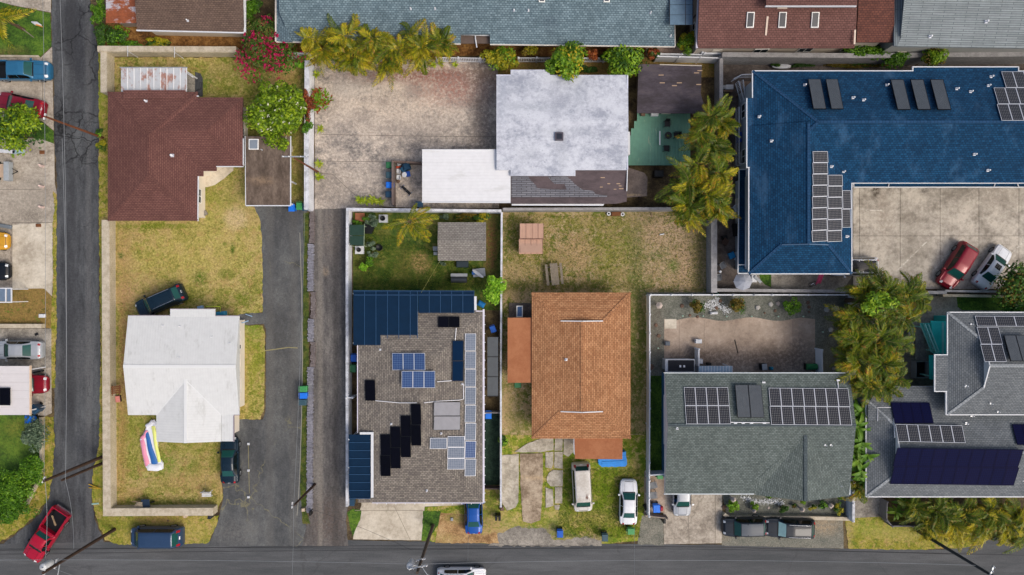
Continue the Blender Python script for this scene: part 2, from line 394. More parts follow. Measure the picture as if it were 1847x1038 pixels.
m_lawn_a = gmat('dry lawn', LG, patch=((1.6, .53, '#5f6c1a', .8), (1.2, .54, '#9d8052', .75), (4.5, .555, '#4f591a', .7), (.5, .51, '#a38a5c', .6)), s=.5, fine=.3, fs=5, ro=.72, bump=.8,
    spots=((425, 395, 20, 20, '#c0a78c', .45, .85), (420, 360, 30, 28, '#a3925c', .9, .5), (385, 360, 22, 26, '#707826', .9, .6), (222, 460, 14, 60, '#9c7f57', .9, .7), (400, 450, 70, 60, '#b5a660', .9, .6),
           (300, 470, 60, 40, '#b0a058', .9, .5), (240, 520, 40, 24, '#a3885c', .9, .5), (420, 450, 4, 9, '#4a6216', .7, .9), (405, 440, 4, 4, '#5f6d22', .7, .7), (361, 502, 12, 12, '#4f6616', .8, .85), (410, 495, 14, 8, '#5c6a1c', .8, .8), (440, 540, 16, 12, '#61701c', .8, .8), (218, 462, 6, 5, '#3f561c', .6, .8), (230, 530, 16, 20, '#a88a64', .9, .8),
           (285, 408, 70, 5, '#66741c', .6, .75), (460, 650, 18, 60, '#7c8426', .9, .6), (455, 590, 14, 20, '#5d7a1c', .9, .7), (438, 700, 8, 60, '#9a7b4a', .9, .5),
           (225, 640, 10, 90, '#93724a', .9, .9), (400, 880, 14, 20, '#a3875a', .9, .7), (262, 760, 14, 20, '#6a7426', .9, .7), (330, 870, 40, 14, '#a58a5a', .9, .7), (222, 760, 8, 60, '#93744c', .9, .8), (219, 855, 10, 50, '#96794c', .9, .6), (240, 890, 14, 9, '#a3855a', .9, .6), (300, 835, 18, 22, '#5f7a1a', .8, .75), (350, 840, 12, 14, '#6c7432', .9, .5),
           (370, 850, 14, 30, '#a68c58', .9, .5), (350, 800, 40, 20, '#7c7f34', .9, .5), (320, 905, 70, 8, '#57601f', .8, .7), (240, 780, 20, 50, '#7a7f2e', .9, .5), (400, 145, 60, 30, '#686d24', .9, .7), (370, 150, 14, 14, '#4f6a1c', .8, .6),
           (510, 140, 24, 16, '#a08254', .9, .7), (540, 310, 14, 60, '#8a7a48', .9, .6), (535, 330, 9, 20, '#626a26', .9, .6)))
m_lawn_b = gmat('back garden lawn', [(.34, '#2c4418'), (.46, '#40581e'), (.58, '#5e6a2a'), (.7, '#857c46')], patch=((1.6, .535, '#6c6a32', .75), (1.2, .55, '#2a4013', .6), (4.5, .56, '#25380f', .5)), s=.55, fine=.3, fs=6, ro=.7, bump=.8,
    spots=((758, 474, 17, 18, '#a58a5c', .5, .85), (730, 480, 12, 30, '#80753e', .9, .6), (690, 420, 12, 6, '#82783f', .9, .5), (885, 440, 12, 60, '#6f5336', .6, .85), (840, 395, 60, 8, '#6c6836', .9, .6), (760, 512, 120, 8, '#2f4216', .8, .6), (650, 470, 10, 50, '#5d5a30', .9, .6), (885, 505, 24, 14, '#3d4a1c', .8, .6)))
m_lawn_c = gmat('patchy yard', [(.34, '#45581a'), (.43, '#6f7230'), (.52, '#958554'), (.64, '#bba483')], patch=((1.9, .52, '#bfa888', .85), (1.4, .53, '#4c641a', .8), (5., .53, '#3f461a', .75), (.5, .5, '#a58c6a', .65)), s=.8, fine=.4, fs=5, ro=.78, bump=.9,
    spots=((1200, 450, 80, 70, '#a8937a', 1., .5), (1040, 455, 26, 24, '#ad8f70', .8, .8), (1220, 410, 50, 26, '#b39a80', .9, .8), (1240, 480, 30, 30, '#a98f74', .9, .8), (935, 492, 24, 14, '#ab9170', .9, .8), (1130, 440, 8, 16, '#4a6418', .8, .8), (1215, 480, 10, 10, '#4f681c', .8, .8), (1105, 455, 40, 50, '#78792e', .9, .7), (925, 430, 18, 40, '#4c5a1c', .9, .7), (935, 490, 26, 16, '#a08c64', .9, .6), (1040, 455, 22, 22, '#a58d63', .8, .7), (975, 470, 40, 30, '#7e7a36', .9, .4), (1030, 400, 90, 14, '#7d7c36', .9, .5),  # dark green spot west of the metal shed is its painted shadow
           (1148, 630, 18, 180, '#54602a', .6, .85), (1260, 450, 14, 70, '#5a5a2c', .8, .6), (930, 520, 34, 14, '#5c5a2c', .9, .7), (1050, 516, 80, 9, '#525422', .9, .7), (915, 740, 20, 40, '#9b8a60', .9, .6), (940, 765, 20, 20, '#6b6c34', .9, .6), (907, 620, 5, 60, '#5a6228', .9, .6)))  # dark spots by fence, grey wall and house north side are painted shade
m_lawn_d = gmat('front yard grass', [(.34, '#5f741c'), (.45, '#768226'), (.56, '#8f8c3c'), (.68, '#a99a5c')], patch=((1.6, .53, '#527014', .85), (1.2, .53, '#ad9a62', .8), (4.5, .55, '#4a5418', .7)), s=.6, fine=.3, fs=5, ro=.74, bump=.8,
    spots=((1090, 880, 18, 60, '#6c8418', .9, .75), (1022, 880, 8, 60, '#567018', .8, .7), (1070, 935, 50, 12, '#a89858', .9, .6), (1060, 972, 30, 7, '#8a7c68', .7, .7), (905, 950, 30, 20, '#ab9c66', .9, .6), (1000, 940, 16, 26, '#a09858', .9, .6), (1130, 960, 24, 12, '#7a8a20', .9, .6), (1135, 850, 14, 20, '#8a7a4a', .9, .6), (960, 965, 50, 12, '#837668', .8, .8),
           (885, 955, 20, 20, '#a98a62', .9, .7), (850, 972, 40, 8, '#a88462', .8, .8), (880, 900, 12, 40, '#6c6438', .9, .6)))
m_lawn_e = gmat('green lawn', [(.34, '#2c461a'), (.5, '#41601f'), (.66, '#597626')], s=.6, fine=.22, fs=6, ro=.68, bump=.7, spots=((18, 95, 26, 10, '#7a6a3c', .9, .5), (20, 790, 40, 30, '#5f6f26', .9, .6), (30, 770, 20, 12, '#7b7a34', .9, .5)))
m_verge = gmat('verge grass', [(.34, '#717624'), (.48, '#88842f'), (.6, '#9c8f4a'), (.7, '#aa9560')], patch=((1.6, .53, '#5a6c1a', .8), (1.2, .54, '#a88e58', .8), (4.5, .555, '#50501c', .65)), s=.7, fine=.28, fs=5, ro=.72, bump=.8,
    spots=((186, 520, 10, 60, '#647824', .9, .5), (185, 140, 10, 50, '#8c9a3a', .9, .5), (310, 960, 70, 20, '#b09c62', .9, .6), (220, 945, 40, 14, '#6c7426', .9, .6), (290, 938, 40, 6, '#9a7a50', .9, .6), (190, 880, 16, 50, '#7a8230', .9, .5),
           (1600, 955, 50, 14, '#8e9240', .9, .6), (1560, 950, 20, 14, '#7f8a34', .9, .6), (1640, 965, 60, 10, '#a5975a', .9, .5), (1530, 960, 8, 30, '#a18c66', .8, .5), (700, 950, 40, 20, '#8a8a3c', .9, .4)))
m_garden_dirt = gmat('brown mulch bed', [(.34, '#4d3218'), (.5, '#76522a'), (.66, '#946e3e')], s=.8, fine=.4, fs=5, ro=.75, bump=.9)
m_weeds = gmat('weedy strip', [(.34, '#5f5626'), (.45, '#8a7440'), (.56, '#7e6238'), (.68, '#5f7026')], s=1.1, fine=.35, fs=5, ro=.75, bump=.9)

g = MB(); g.face([(-400, -400, -.02), (400, -400, -.02), (400, 400, -.02), (-400, 400, -.02)]); tag(g.build('ground', m_soil), kind='structure')
sheet('side_road', [(92, -60), (160, -60), (166, 40), (172, 60), (177, 95), (179, 230), (178, 500), (181, 640), (181, 760), (178, 800), (168, 850), (165, 890), (170, 935), (186, 975), (200, 1000), (-80, 1000), (-80, 990), (0, 985), (40, 955), (70, 930), (84, 905), (92, 870), (96, 830), (97, 760), (101, 640), (100, 560), (98, 500), (100, 400), (103, 330), (98, 255), (97, 150), (94, 100)], m_road1, 1.2, 7)
sheet('street', [(-120, 984), (185, 978), (640, 975), (900, 979), (1160, 982), (1300, 983), (1520, 990), (1700, 992), (1760, 984), (1800, 965), (1990, 960), (1990, 1160), (-120, 1160)], m_street, .6, 10)
sheet('asphalt_driveway', [(441, 246), (553, 246), (555, 700), (552, 985), (376, 985), (392, 945), (403, 900), (398, 840), (396, 792), (421, 785), (421, 757), (474, 757), (479, 740), (480, 595), (476, 585), (430, 586), (430, 566), (474, 565), (472, 540), (471, 430), (466, 395), (455, 371), (441, 371)], m_drive, .9, 6)
sheet('alley', [(566, 360), (630, 360), (630, 900), (624, 940), (628, 985), (545, 985), (558, 930), (561, 700), (566, 520)], m_alley, .8, 8)
sheet('concrete_yard', [(568, 108), (900, 108), (900, 376), (763, 376), (690, 373), (627, 376), (568, 378)], m_lot, .4, 10)
sheet('lawn_west', [(207, 104), (556, 104), (556, 370), (524, 370), (524, 246), (443, 246), (443, 330), (457, 371), (470, 400), (473, 440), (474, 563), (430, 568), (430, 586), (474, 588), (478, 600), (477, 735), (470, 757), (420, 757), (420, 790), (397, 792), (398, 850), (403, 895), (390, 925), (204, 925)], m_lawn_a, 1.0, 6)
m_strip = gmat('shaded grass strip', [(.34, '#2e3c18'), (.5, '#46541f'), (.66, '#5c5a2c')], s=1.2, fine=.3)  # dull dark green to olive brown grass
sheet('driveway_grass_strip', [(548, 384), (557, 384), (557, 700), (555, 870), (553, 925), (560, 945), (546, 945), (541, 880), (546, 700)], m_strip, .8, 6)
sheet('back_garden_lawn', [(637, 380), (905, 380), (905, 560), (637, 560)], m_lawn_b)
sheet('centre_yard', [(905, 380), (1275, 380), (1275, 528), (1166, 528), (1166, 800), (905, 800)], m_lawn_c)
sheet('front_yard', [(872, 905), (872, 875), (900, 870), (900, 785), (1168, 785), (1168, 890), (1158, 975), (1100, 981), (900, 981), (780, 978), (764, 972), (766, 915), (838, 910)], m_lawn_d, .6, 7)
sheet('gravel_apron', [(880, 985), (895, 965), (930, 950), (985, 955), (1000, 975), (1060, 968), (1085, 975), (1085, 985)], m_walk, 2.5, 6)
sheet('gravel_garden', [(1166, 528), (1533, 528), (1533, 700), (1166, 700)], m_gravel)
wavy = [(1198, 576), (1220, 578)] + [(1220 + i * 12.5, 576 + 3.4 * math.sin(i * 12.5 / 100 * 2 * math.pi + 2.6)) for i in range(1, 19)] + [(1470, 576), (1470, 673), (1198, 673)]
sheet('garden_pad', wavy, m_pad)
sheet('pale_paver', [(1199, 576), (1220, 576), (1220, 593), (1199, 593)], m_conc)
sheet('side_lawn', [(1168, 678), (1198, 678), (1198, 852), (1168, 852)], m_lawn_e)
sheet('dark_patio', [(1297, 108), (1360, 108), (1847, 108), (1847, 130), (1360, 200), (1352, 500), (1360, 524), (1290, 524)], m_paving)
sheet('rear_concrete_strip', [(1350, 494), (1540, 494), (1540, 524), (1350, 524)], m_walk)
sheet('turf_scrap', [(1369, 494), (1391, 494), (1391, 519), (1380, 514), (1372, 506)], m_lawn_e)
sheet('carport_drive', [(1196, 880), (1302, 880), (1304, 980), (1198, 982)], m_conc2, .3, 9)
sheet('service_yard', [(1162, 850), (1199, 850), (1199, 925), (1162, 925)], m_pad)
sheet('verge_gravel', [(1158, 930), (1197, 930), (1197, 984), (1150, 982)], m_gravel2, .8, 6)
sheet('street_gravel', [(1302, 925), (1520, 930), (1522, 990), (1302, 984)], m_gravel2, .4, 9)
sheet('flower_bed', [(1302, 890), (1533, 890), (1533, 932), (1310, 928)], m_gravel)
sheet('verge_grass_east', [(1524, 934), (1600, 930), (1847, 935), (1980, 935), (1980, 962), (1800, 966), (1765, 984), (1720, 990), (1650, 992), (1530, 990)], m_verge, 1., 6)
sheet('side_path', [(1530, 800), (1585, 800), (1590, 932), (1530, 935)], m_walk)
sheet('east_path', [(1660, 530), (1990, 530), (1990, 700), (1600, 720), (1525, 720), (1525, 530)], m_walk)
sheet('east_lawn', [(1725, 533), (1990, 533), (1990, 562), (1735, 560), (1727, 554)], m_lawn_e)
sheet('planting_bed_north', [(498, 76), (1222, 76), (1222, 102), (498, 100)], m_garden_dirt)
sheet('planting_strip', [(898, 104), (1290, 104), (1290, 140), (898, 140)], m_weeds)
sheet('terracotta_patio', [(1165, 76), (1290, 76), (1290, 101), (1165, 101)], gmat('pink paving', [(.3, '#8f7a70'), (.6, '#b09a8d')], s=.8))
sheet('north_bed', [(1258, 80), (1990, 80), (1990, 103), (1258, 103)], m_soil)
sheet('mulch_bed', [(190, 40), (440, 55), (440, 95), (186, 92)], m_garden_dirt)
sheet('verge_west', [(178, 80), (196, 86), (198, 400), (196, 930), (395, 930), (390, 950), (375, 980), (215, 983), (190, 975), (172, 930), (166, 890), (168, 850), (179, 800), (182, 640), (179, 400)], m_verge, 1.4, 5)
sheet('lawn_northwest', [(-60, -10), (0, 3), (20, 10), (91, 24), (93, 84), (73, 103), (-60, 103)], m_lawn_e, .4, 9)
sheet('driveway_northwest', [(-60, 104), (74, 104), (94, 85), (97, 236), (75, 218), (-60, 215)], m_conc2)
sheet('front_walk_north', [(-60, -60), (92, -60), (92, 23), (20, 9), (-60, -12)], m_conc2)
sheet('lawn_triangle', [(60, 216), (76, 220), (97, 237), (97, 260), (60, 258)], m_lawn_e)
sheet('concrete_lot', [(-60, 250), (70, 250), (98, 260), (99, 330), (103, 350), (98, 392), (95, 402), (96, 500), (94, 535), (80, 521), (-60, 521)], m_conc2, .3, 8)
sheet('pale_slab', [(22, 406), (95, 402), (94, 535), (80, 521), (22, 521)], m_conc)
sheet('lot_verge', [(96, 345), (103, 352), (102, 500), (103, 590), (100, 640), (100, 700), (92, 700), (90, 560), (94, 535), (96, 500), (95, 402), (99, 380)], m_verge, 1.2, 5)
sheet('weedy_yard', [(-60, 521), (80, 521), (94, 536), (92, 592), (-60, 592)], m_weeds, .4, 8)
sheet('asphalt_pad', [(-60, 593), (93, 593), (93, 665), (-60, 665)], m_walk)
sheet('carport_apron', [(-60, 664), (93, 664), (94, 745), (84, 750), (-60, 750)], m_conc2)
sheet('lawn_southwest', [(-60, 748), (66, 748), (72, 760), (74, 830), (40, 900), (0, 960), (-60, 975)], m_lawn_e)
sheet('verge_southwest', [(74, 752), (97, 752), (99, 800), (96, 850), (88, 900), (60, 935), (30, 960), (0, 978), (-80, 985), (-80, 950), (0, 940), (30, 910), (55, 890), (70, 870), (78, 835)], m_verge, 1.6, 5)
sheet('concrete_driveway', [(637, 973), (640, 945), (652, 912), (652, 896), (640, 895), (640, 880), (870, 880), (870, 910), (766, 914), (760, 975)], m_conc, .2, 12)
sheet('driveway_grass_patch', [(626, 925), (636, 918), (652, 920), (650, 938), (636, 968)], m_lawn_e, .8, 5)
sheet('verge_patch', [(763, 922), (795, 922), (793, 945), (770, 975), (761, 976)], m_lawn_e, .8, 5)
sheet('dirt_patch', [(795, 925), (838, 928), (838, 950), (870, 966), (895, 960), (900, 980), (785, 980), (790, 950)], gmat('red dirt', [(.35, '#7b5f40'), (.5, '#a08058'), (.66, '#b79a70')], s=.8, fine=.3, spots=((822, 935, 20, 8, '#66702a', .8, .6), (790, 972, 30, 8, '#9a8f58', .9, .6))), 1., 5)
sheet('front_walk', [(360, 338), (362, 330), (370, 322), (372, 306), (422, 298), (421, 308), (405, 322), (388, 334), (374, 338)], m_conc, .2, 9)
sheet('concrete_slab_patch', [(336, 132), (352, 140), (352, 173), (336, 173)], m_walk)
sheet('asphalt_patch', [(352, 130), (362, 133), (366, 142), (366, 175), (352, 175)], m_road1)
# street wear: long seams along the kerbless edge
def line(pts, wd, mat, name, z=None):
    mb = MB(); z = z or level(pts)
    for a, b in zip(pts[:-1], pts[1:]):
        p, q = G(*a), G(*b); d = (q - p).normalized(); n = Vector((-d.y, d.x, 0)) * wd / 2
        mb.face([(v.x, v.y, z) for v in (p - n, q - n, q + n, p + n)])
    return tag(mb.build(name, mat), kind='structure')
m_seam = smat('tar seam', '#3b3b3d', .9); m_crack = smat('weed filled crack', '#8a8460', .95)
line([(-60, 994), (300, 989), (660, 985), (1000, 985), (1300, 987), (1540, 995), (1900, 1003)], .05, m_seam, 'tar_seam')
line([(-60, 1001), (300, 996), (640, 993), (1200, 987)], .035, m_seam, 'tar_seam')
line([(477, 633), (500, 630), (520, 627), (537, 628)], .09, m_crack, 'pavement_crack')
line([(371, 860), (371, 885), (372, 900)], .03, m_crack, 'pavement_crack')
line([(541, 420), (544, 520), (546, 640), (544, 760), (541, 850), (538, 905), (536, 930)], .07, smat('pale edge', '#8c8a80', .9), 'driveway_edge')
line([(448, 800), (449, 850), (450, 890)], .05, m_crack, 'pavement_crack')
for a in ([(580, 291), (762, 293)], [(580, 243), (762, 246), (893, 247)], [(568, 312), (600, 315), (640, 352)]): line(a, .05, smat('joint', '#6b635b', .9), 'concrete_joint')
for a in ([(640, 921), (764, 921)], [(712, 915), (740, 974)], [(700, 905), (700, 921)]): line(a, .05, smat('joint', '#8b8375', .9), 'concrete_joint')
for a in ([(1240, 895), (1243, 980)], [(1290, 893), (1290, 980)]): line(a, .06, smat('joint', '#7c7468', .9), 'concrete_joint')
for a in ([(0, 146), (95, 146)], [(77, 104), (77, 215)], [(0, 342), (75, 342)], [(22, 402), (95, 402)], [(22, 402), (22, 521)]): line(a, .05, smat('joint', '#6f675c', .9), 'concrete_joint')
for a in ([(1225, 578), (1225, 672)], [(1270, 577), (1270, 672)], [(1430, 578), (1430, 672)]): line(a, .03, smat('joint', '#6d6056', .9), 'concrete_joint')
for a in ([(1325, 613), (1331, 638)],): line(a, .12, smat('dark mark', '#3b3531', .9), 'dark_mark')
# parking lot of separate concrete slabs
pk = tag(sheet('parking_lot', [(1536, 328), (1990, 328), (1990, 500), (1690, 520), (1520, 524), (1536, 500)], smat('joint grit', '#57524a', .95)), kind='structure')
xs = [1538, 1550, 1623, 1695, 1765, 1837, 1910, 1980]; ys = [330, 426, 522]
m_slab = m_park; zt = .004 * LEVEL[0] + .02
for i in range(len(xs) - 1):
    for j in range(2):
        g_ = .35
        a, b = G(xs[i] + g_, ys[j] + g_), G(xs[i + 1] - g_, ys[j + 1] - g_)
        mb = MB(); mb.box((a.x, b.y, .01), (b.x, a.y, zt + random.uniform(0, .004))); mb.build('concrete_slab', m_slab, pk)
m_line = gmat('worn line paint', [(.4, '#a59e92'), (.6, '#d0cbc0')], s=3.)
for i, (a, b) in enumerate((((1618, 488), (1671, 436)), ((1681, 490), (1733, 432)), ((1560, 380), (1590, 380)), ((1790, 490), (1850, 432)), ((1826, 477), (1836, 478)), ((1826, 477), (1826, 487)))):
    p, q = G(*a), G(*b); d = (q - p).normalized(); n = Vector((-d.y, d.x, 0)) * .06
    mb = MB(); mb.face([(v.x, v.y, zt + .008 + i * .0005) for v in (p - n, q - n, q + n, p + n)]); mb.build('parking_line', m_line, pk)
# old broken slabs by the terracotta house
fs = tag(sheet('slab_path', [(936, 818), (925, 812), (950, 798), (985, 790), (1034, 790), (1034, 826), (1016, 826), (1016, 925), (984, 925), (976, 942), (944, 944), (938, 900), (905, 915), (901, 822)], m_lawn_d, .6, 6), kind='structure')
m_s1 = gmat('old grey slab', [(.35, '#8e877a'), (.5, '#a69f90'), (.65, '#b9b2a4')], s=.8, fine=.14, ro=.7)
m_s2 = gmat('brown stained slab', [(.35, '#7a6a58'), (.5, '#9c8c78'), (.65, '#b3a48f')], s=.6, fine=.14, ro=.72, spots=((960, 862, 20, 4, '#b9a384', .8, .6), (958, 825, 18, 8, '#6b5b49', .9, .6)))
zz = .004 * LEVEL[0] + .03
for poly, m_ in (([(902, 822), (936, 819), (935, 905), (930, 915), (915, 921), (904, 905)], m_s1), ([(938, 818), (979, 818), (979, 870), (975, 938), (958, 944), (943, 940), (939, 880)], m_s2),
        ([(928, 815), (950, 801), (978, 790), (998, 790), (998, 812), (975, 816), (940, 816)], m_s1), ([(1001, 790), (1015, 790), (1014, 813), (1000, 813)], m_s1), ([(1017, 790), (1034, 791), (1034, 815), (1025, 824), (1016, 819)], m_s1),
        ([(984, 816), (998, 815), (998, 838), (994, 845), (984, 843)], m_s1), ([(1000, 815), (1015, 815), (1015, 846), (1000, 844)], m_s1), ([(1015, 848), (1015, 877), (993, 877), (987, 870), (986, 862), (990, 853), (997, 848)], m_s1),
        ([(984, 879), (997, 883), (998, 912), (984, 916)], m_s1), ([(1001, 879), (1014, 879), (1014, 908), (1001, 908)], m_s1), ([(1000, 911), (1010, 911), (1008, 920), (1001, 919)], m_s1)):
    p = rough_poly(poly, 6, .5); mb = MB(); mb.prism([tuple(G(*q)[:2]) for q in p], .01, zz + random.uniform(0, .02)); mb.build('concrete_slab', m_, fs)
# ------------------------------------------------------------------ roof kit
class Plane:
    def __init__(s, p, n): s.p = Vector(p); s.n = Vector(n).normalized()
    def px(s, x, y, lift=0.):
        """where the line of sight through a photograph pixel meets this roof slope"""
        c = Vector((0, 0, H)); d = Vector(((x - CX) * S, -(y - CY) * S, -H)); p = s.p + s.n * lift
        return c + d * ((p - c).dot(s.n) / d.dot(s.n))
    def at(s, X, Y): return s.p.z - (s.n.x * (X - s.p.x) + s.n.y * (Y - s.p.y)) / s.n.z
def eplane(a, b, z, pitch):
    """slope rising to the left of eave a -> b (photograph pixels, height z)"""
    p, q = W(*a, z), W(*b, z); e = (q - p).normalized(); n2 = Vector((-e.y, e.x, 0))
    return Plane(p, -n2 * pitch + Vector((0, 0, 1)))
def flat(z): return Plane((0, 0, z), (0, 0, 1))
def slab(mb, poly, pl, th=.12, mi=0, lift=0., side=None):
    pts = [pl.px(x, y, lift) for x, y in poly]
    a = sum(pts[i].x * pts[(i + 1) % len(pts)].y - pts[(i + 1) % len(pts)].x * pts[i].y for i in range(len(pts)))
    if a < 0: pts = pts[::-1]
    lo = [p - Vector((0, 0, th)) for p in pts]
    mb.face(pts, mi); mb.face(lo[::-1], mi)
    for k in range(len(pts)):
        j = (k + 1) % len(pts); mb.face([lo[k], lo[j], pts[j], pts[k]], mi if side is None else side)
def hip(mb, rect, ze, pitch, axis='x', ends=(1, 1), th=.16, cap=None, trim=None, capw=.24, world=None):
    """roof over a rectangle; ends: 1 hip, 0 gable, between = dutch gable. returns slope planes"""
    if world: X0, Y0, X1, Y1 = world
    else:
        a, b = W(rect[0], rect[1], ze), W(rect[2], rect[3], ze); X0, X1, Y0, Y1 = a.x, b.x, b.y, a.y
    sw = axis == 'y'
    if sw: X0, Y0, X1, Y1 = Y0, X0, Y1, X1
    f = (lambda x, y, z: Vector((y, x, z))) if sw else (lambda x, y, z: Vector((x, y, z)))
    half = (Y1 - Y0) / 2; ym = (Y0 + Y1) / 2; zr = ze + half * pitch
    d0, d1 = ends[0] * half, ends[1] * half
    if d0 + d1 > X1 - X0: k = (X1 - X0) / (d0 + d1); d0 *= k; d1 *= k
    z0, z1 = ze + d0 * pitch, ze + d1 * pitch
    def add(pts, mi=0):
        q = []
        for p in pts:
            if not q or (p - q[-1]).length > 1e-3: q.append(p)
        if (q[0] - q[-1]).length < 1e-3: q.pop()
        if len(q) < 3: return
        mb.face(q[::-1] if sw else q, mi)
    add([f(X0, Y0, ze), f(X1, Y0, ze), f(X1 - d1, Y0 + d1, z1), f(X1 - d1, ym, zr), f(X0 + d0, ym, zr), f(X0 + d0, Y0 + d0, z0)])
    add([f(X1, Y1, ze), f(X0, Y1, ze), f(X0 + d0, Y1 - d0, z0), f(X0 + d0, ym, zr), f(X1 - d1, ym, zr), f(X1 - d1, Y1 - d1, z1)])
    if d0 > 0: add([f(X0, Y1, ze), f(X0, Y0, ze), f(X0 + d0, Y0 + d0, z0), f(X0 + d0, Y1 - d0, z0)])
    if d1 > 0: add([f(X1, Y0, ze), f(X1, Y1, ze), f(X1 - d1, Y1 - d1, z1), f(X1 - d1, Y0 + d1, z1)])
    if d0 < half - 1e-3: add([f(X0 + d0, Y1 - d0, z0), f(X0 + d0, Y0 + d0, z0), f(X0 + d0, ym, zr)], 1)
    if d1 < half - 1e-3: add([f(X1 - d1, Y0 + d1, z1), f(X1 - d1, Y1 - d1, z1), f(X1 - d1, ym, zr)], 1)
    c = [f(X0, Y0, ze), f(X1, Y0, ze), f(X1, Y1, ze), f(X0, Y1, ze)]; lo = [p - Vector((0, 0, th)) for p in c]
    add(lo[::-1], 1)
    for k in range(4): j = (k + 1) % 4; add([lo[k], lo[j], c[j], c[k]], 1)
    if cap is not None:
        def cl(p, q): 
            e = (q - p).normalized() * .02; cap.bar(p + e - Vector((0, 0, .03)), q - e - Vector((0, 0, .03)), capw, .055)
        cl(f(X0 + d0, ym, zr), f(X1 - d1, ym, zr))
        for (x, s_, d, z) in ((X0, 1, d0, z0), (X1, -1, d1, z1)):
            if d > 0:
                cl(f(x, Y0, ze), f(x + s_ * d, Y0 + d, z)); cl(f(x, Y1, ze), f(x + s_ * d, Y1 - d, z))
    if trim is not None:
        for (x, s_, d, z) in ((X0, 1, d0, z0), (X1, -1, d1, z1)):
            if 1e-3 < d < half - 1e-3:
                for yy in (Y0 + d, Y1 - d):
                    trim.bar(f(x + (d - .05) * s_, yy, z - .02), f(x + (d - .05) * s_, ym, zr - .02), .085, .1)
    P = {}
    up = Vector((0, 0, 1))
    P['lo'] = Plane(f(X0, Y0, ze), up - f(0, 1, 0) * pitch); P['hi'] = Plane(f(X0, Y1, ze), up + f(0, 1, 0) * pitch)
    P['e0'] = Plane(f(X0, Y0, ze), up - f(1, 0, 0) * pitch); P['e1'] = Plane(f(X1, Y0, ze), up + f(1, 0, 0) * pitch)
    if sw: P.update(W=P['lo'], E=P['hi'], S=P['e0'], N=P['e1'])
    else: P.update(S=P['lo'], N=P['hi'], W=P['e0'], E=P['e1'])
    P['zr'] = zr; P['rect'] = (Y0, X0, Y1, X1) if sw else (X0, Y0, X1, Y1)
    return P
def gutter(mb, pts, z, w=.08, h=.12):
    """white gutter along eaves, photograph pixels at height z"""
    ps = [W(x, y, z) for x, y in pts]
    for i, (a, b) in enumerate(zip(ps[:-1], ps[1:])):
        e = (b - a).normalized() * w / 2
        mb.bar(a - Vector((0, 0, h)) - e * (i % 2), b - Vector((0, 0, h + .0)) + e * (i % 2), w, h + .015 + .003 * (i % 2))
m_wall = {}
def wallm(hx):
    if hx not in m_wall: m_wall[hx] = smat('painted wall ' + hx[1:], hx, .8, var=.06, sc=.8)
    return m_wall[hx]
m_frame = smat('white window frame', '#e6e6e2', .5, var=.03); m_pane = smat('window glass', '#1c2830', .06, var=.05); m_door = smat('door paint', '#d8d0c0', .5)
WMESH = {}
def wmesh(w, h):
    k = (round(w, 2), round(h, 2))
    if k not in WMESH:
        a = MB(); t = .07
        a.box((-w / 2, 0, 0), (w / 2, .05, t)); a.box((-w / 2, 0, h - t), (w / 2, .05, h)); a.box((-w / 2, 0, t), (-w / 2 + t, .05, h - t)); a.box((w / 2 - t, 0, t), (w / 2, .05, h - t)); a.box((-.03, .003, t), (.03, .045, h - t))
        b = MB(); b.box((-w / 2 + t, -.02, t), (w / 2 - t, .02, h - t))
        WMESH[k] = (a.mesh('window', m_frame), b.mesh('pane', m_pane))
    return WMESH[k]
def walls(root, poly, z1, hx='#cfc8b8', z0=0., windows=True, sides=None, storeys=1, inset=9):
    """wall prism over a footprint given in ground pixels (or world), windows and a door set into the long sides"""
    P = [W(*p, z1) for p in poly]; n = len(P); pts = []; ins = inset * S
    if sum(P[i].x * P[(i + 1) % n].y - P[(i + 1) % n].x * P[i].y for i in range(n)) < 0: P = P[::-1]
    for i in range(n):
        a, b, c = P[i - 1], P[i], P[(i + 1) % n]; d1, d2 = (b - a).normalized(), (c - b).normalized(); n1, n2 = Vector((-d1.y, d1.x, 0)), Vector((-d2.y, d2.x, 0)); m = n1 + n2; q = b + m * (ins / max(.3, m.dot(n1))); pts.append((q.x, q.y))
    a = sum(pts[i][0] * pts[(i + 1) % len(pts)][1] - pts[(i + 1) % len(pts)][0] * pts[i][1] for i in range(len(pts)))
    if a < 0: pts = pts[::-1]
    mb = MB(); mb.prism(pts, z0, z1); wl = mb.build('wall', wallm(hx), root)
    if not windows: return wl
    first = True
    for i in range(len(pts)):
        p = Vector((*pts[i], 0)); q = Vector((*pts[(i + 1) % len(pts)], 0)); L = (q - p).length
        if L < 2.5 or (sides is not None and i not in sides): continue
        d = (q - p) / L; n = Vector((d.y, -d.x, 0)); ang = math.atan2(-n.x, n.y) 
        cnt = max(1, int(L / 3.4))
        for st in range(storeys):
            for k in range(cnt):
                c = p + d * L * (k + .5) / cnt + n * .004
                if first and st == 0 and k == 0 and L > 4:
                    dm = MB(); dm.box((-.45, -.02, 0), (.45, .04, 2.05)); dm.tube([(.34, .05, 1.), (.34, .1, 1.)], .03, 6)
                    o = bpy.data.objects.new('door', dm.mesh('door', m_door)); COL.objects.link(o); o.parent = root
                    o.location = c - ORG[root.name] + Vector((0, 0, .05)); o.rotation_euler = (0, 0, ang); first = False; continue
                fm, pm = wmesh(1.4, 1.1)
                o = bpy.data.objects.new('window', fm); COL.objects.link(o); o.parent = root
                o.location = c - ORG[root.name] + Vector((0, 0, .95 + 2.7 * st)); o.rotation_euler = (0, 0, ang)
                pn = bpy.data.objects.new('pane', pm); COL.objects.link(pn); pn.parent = o
    return wl
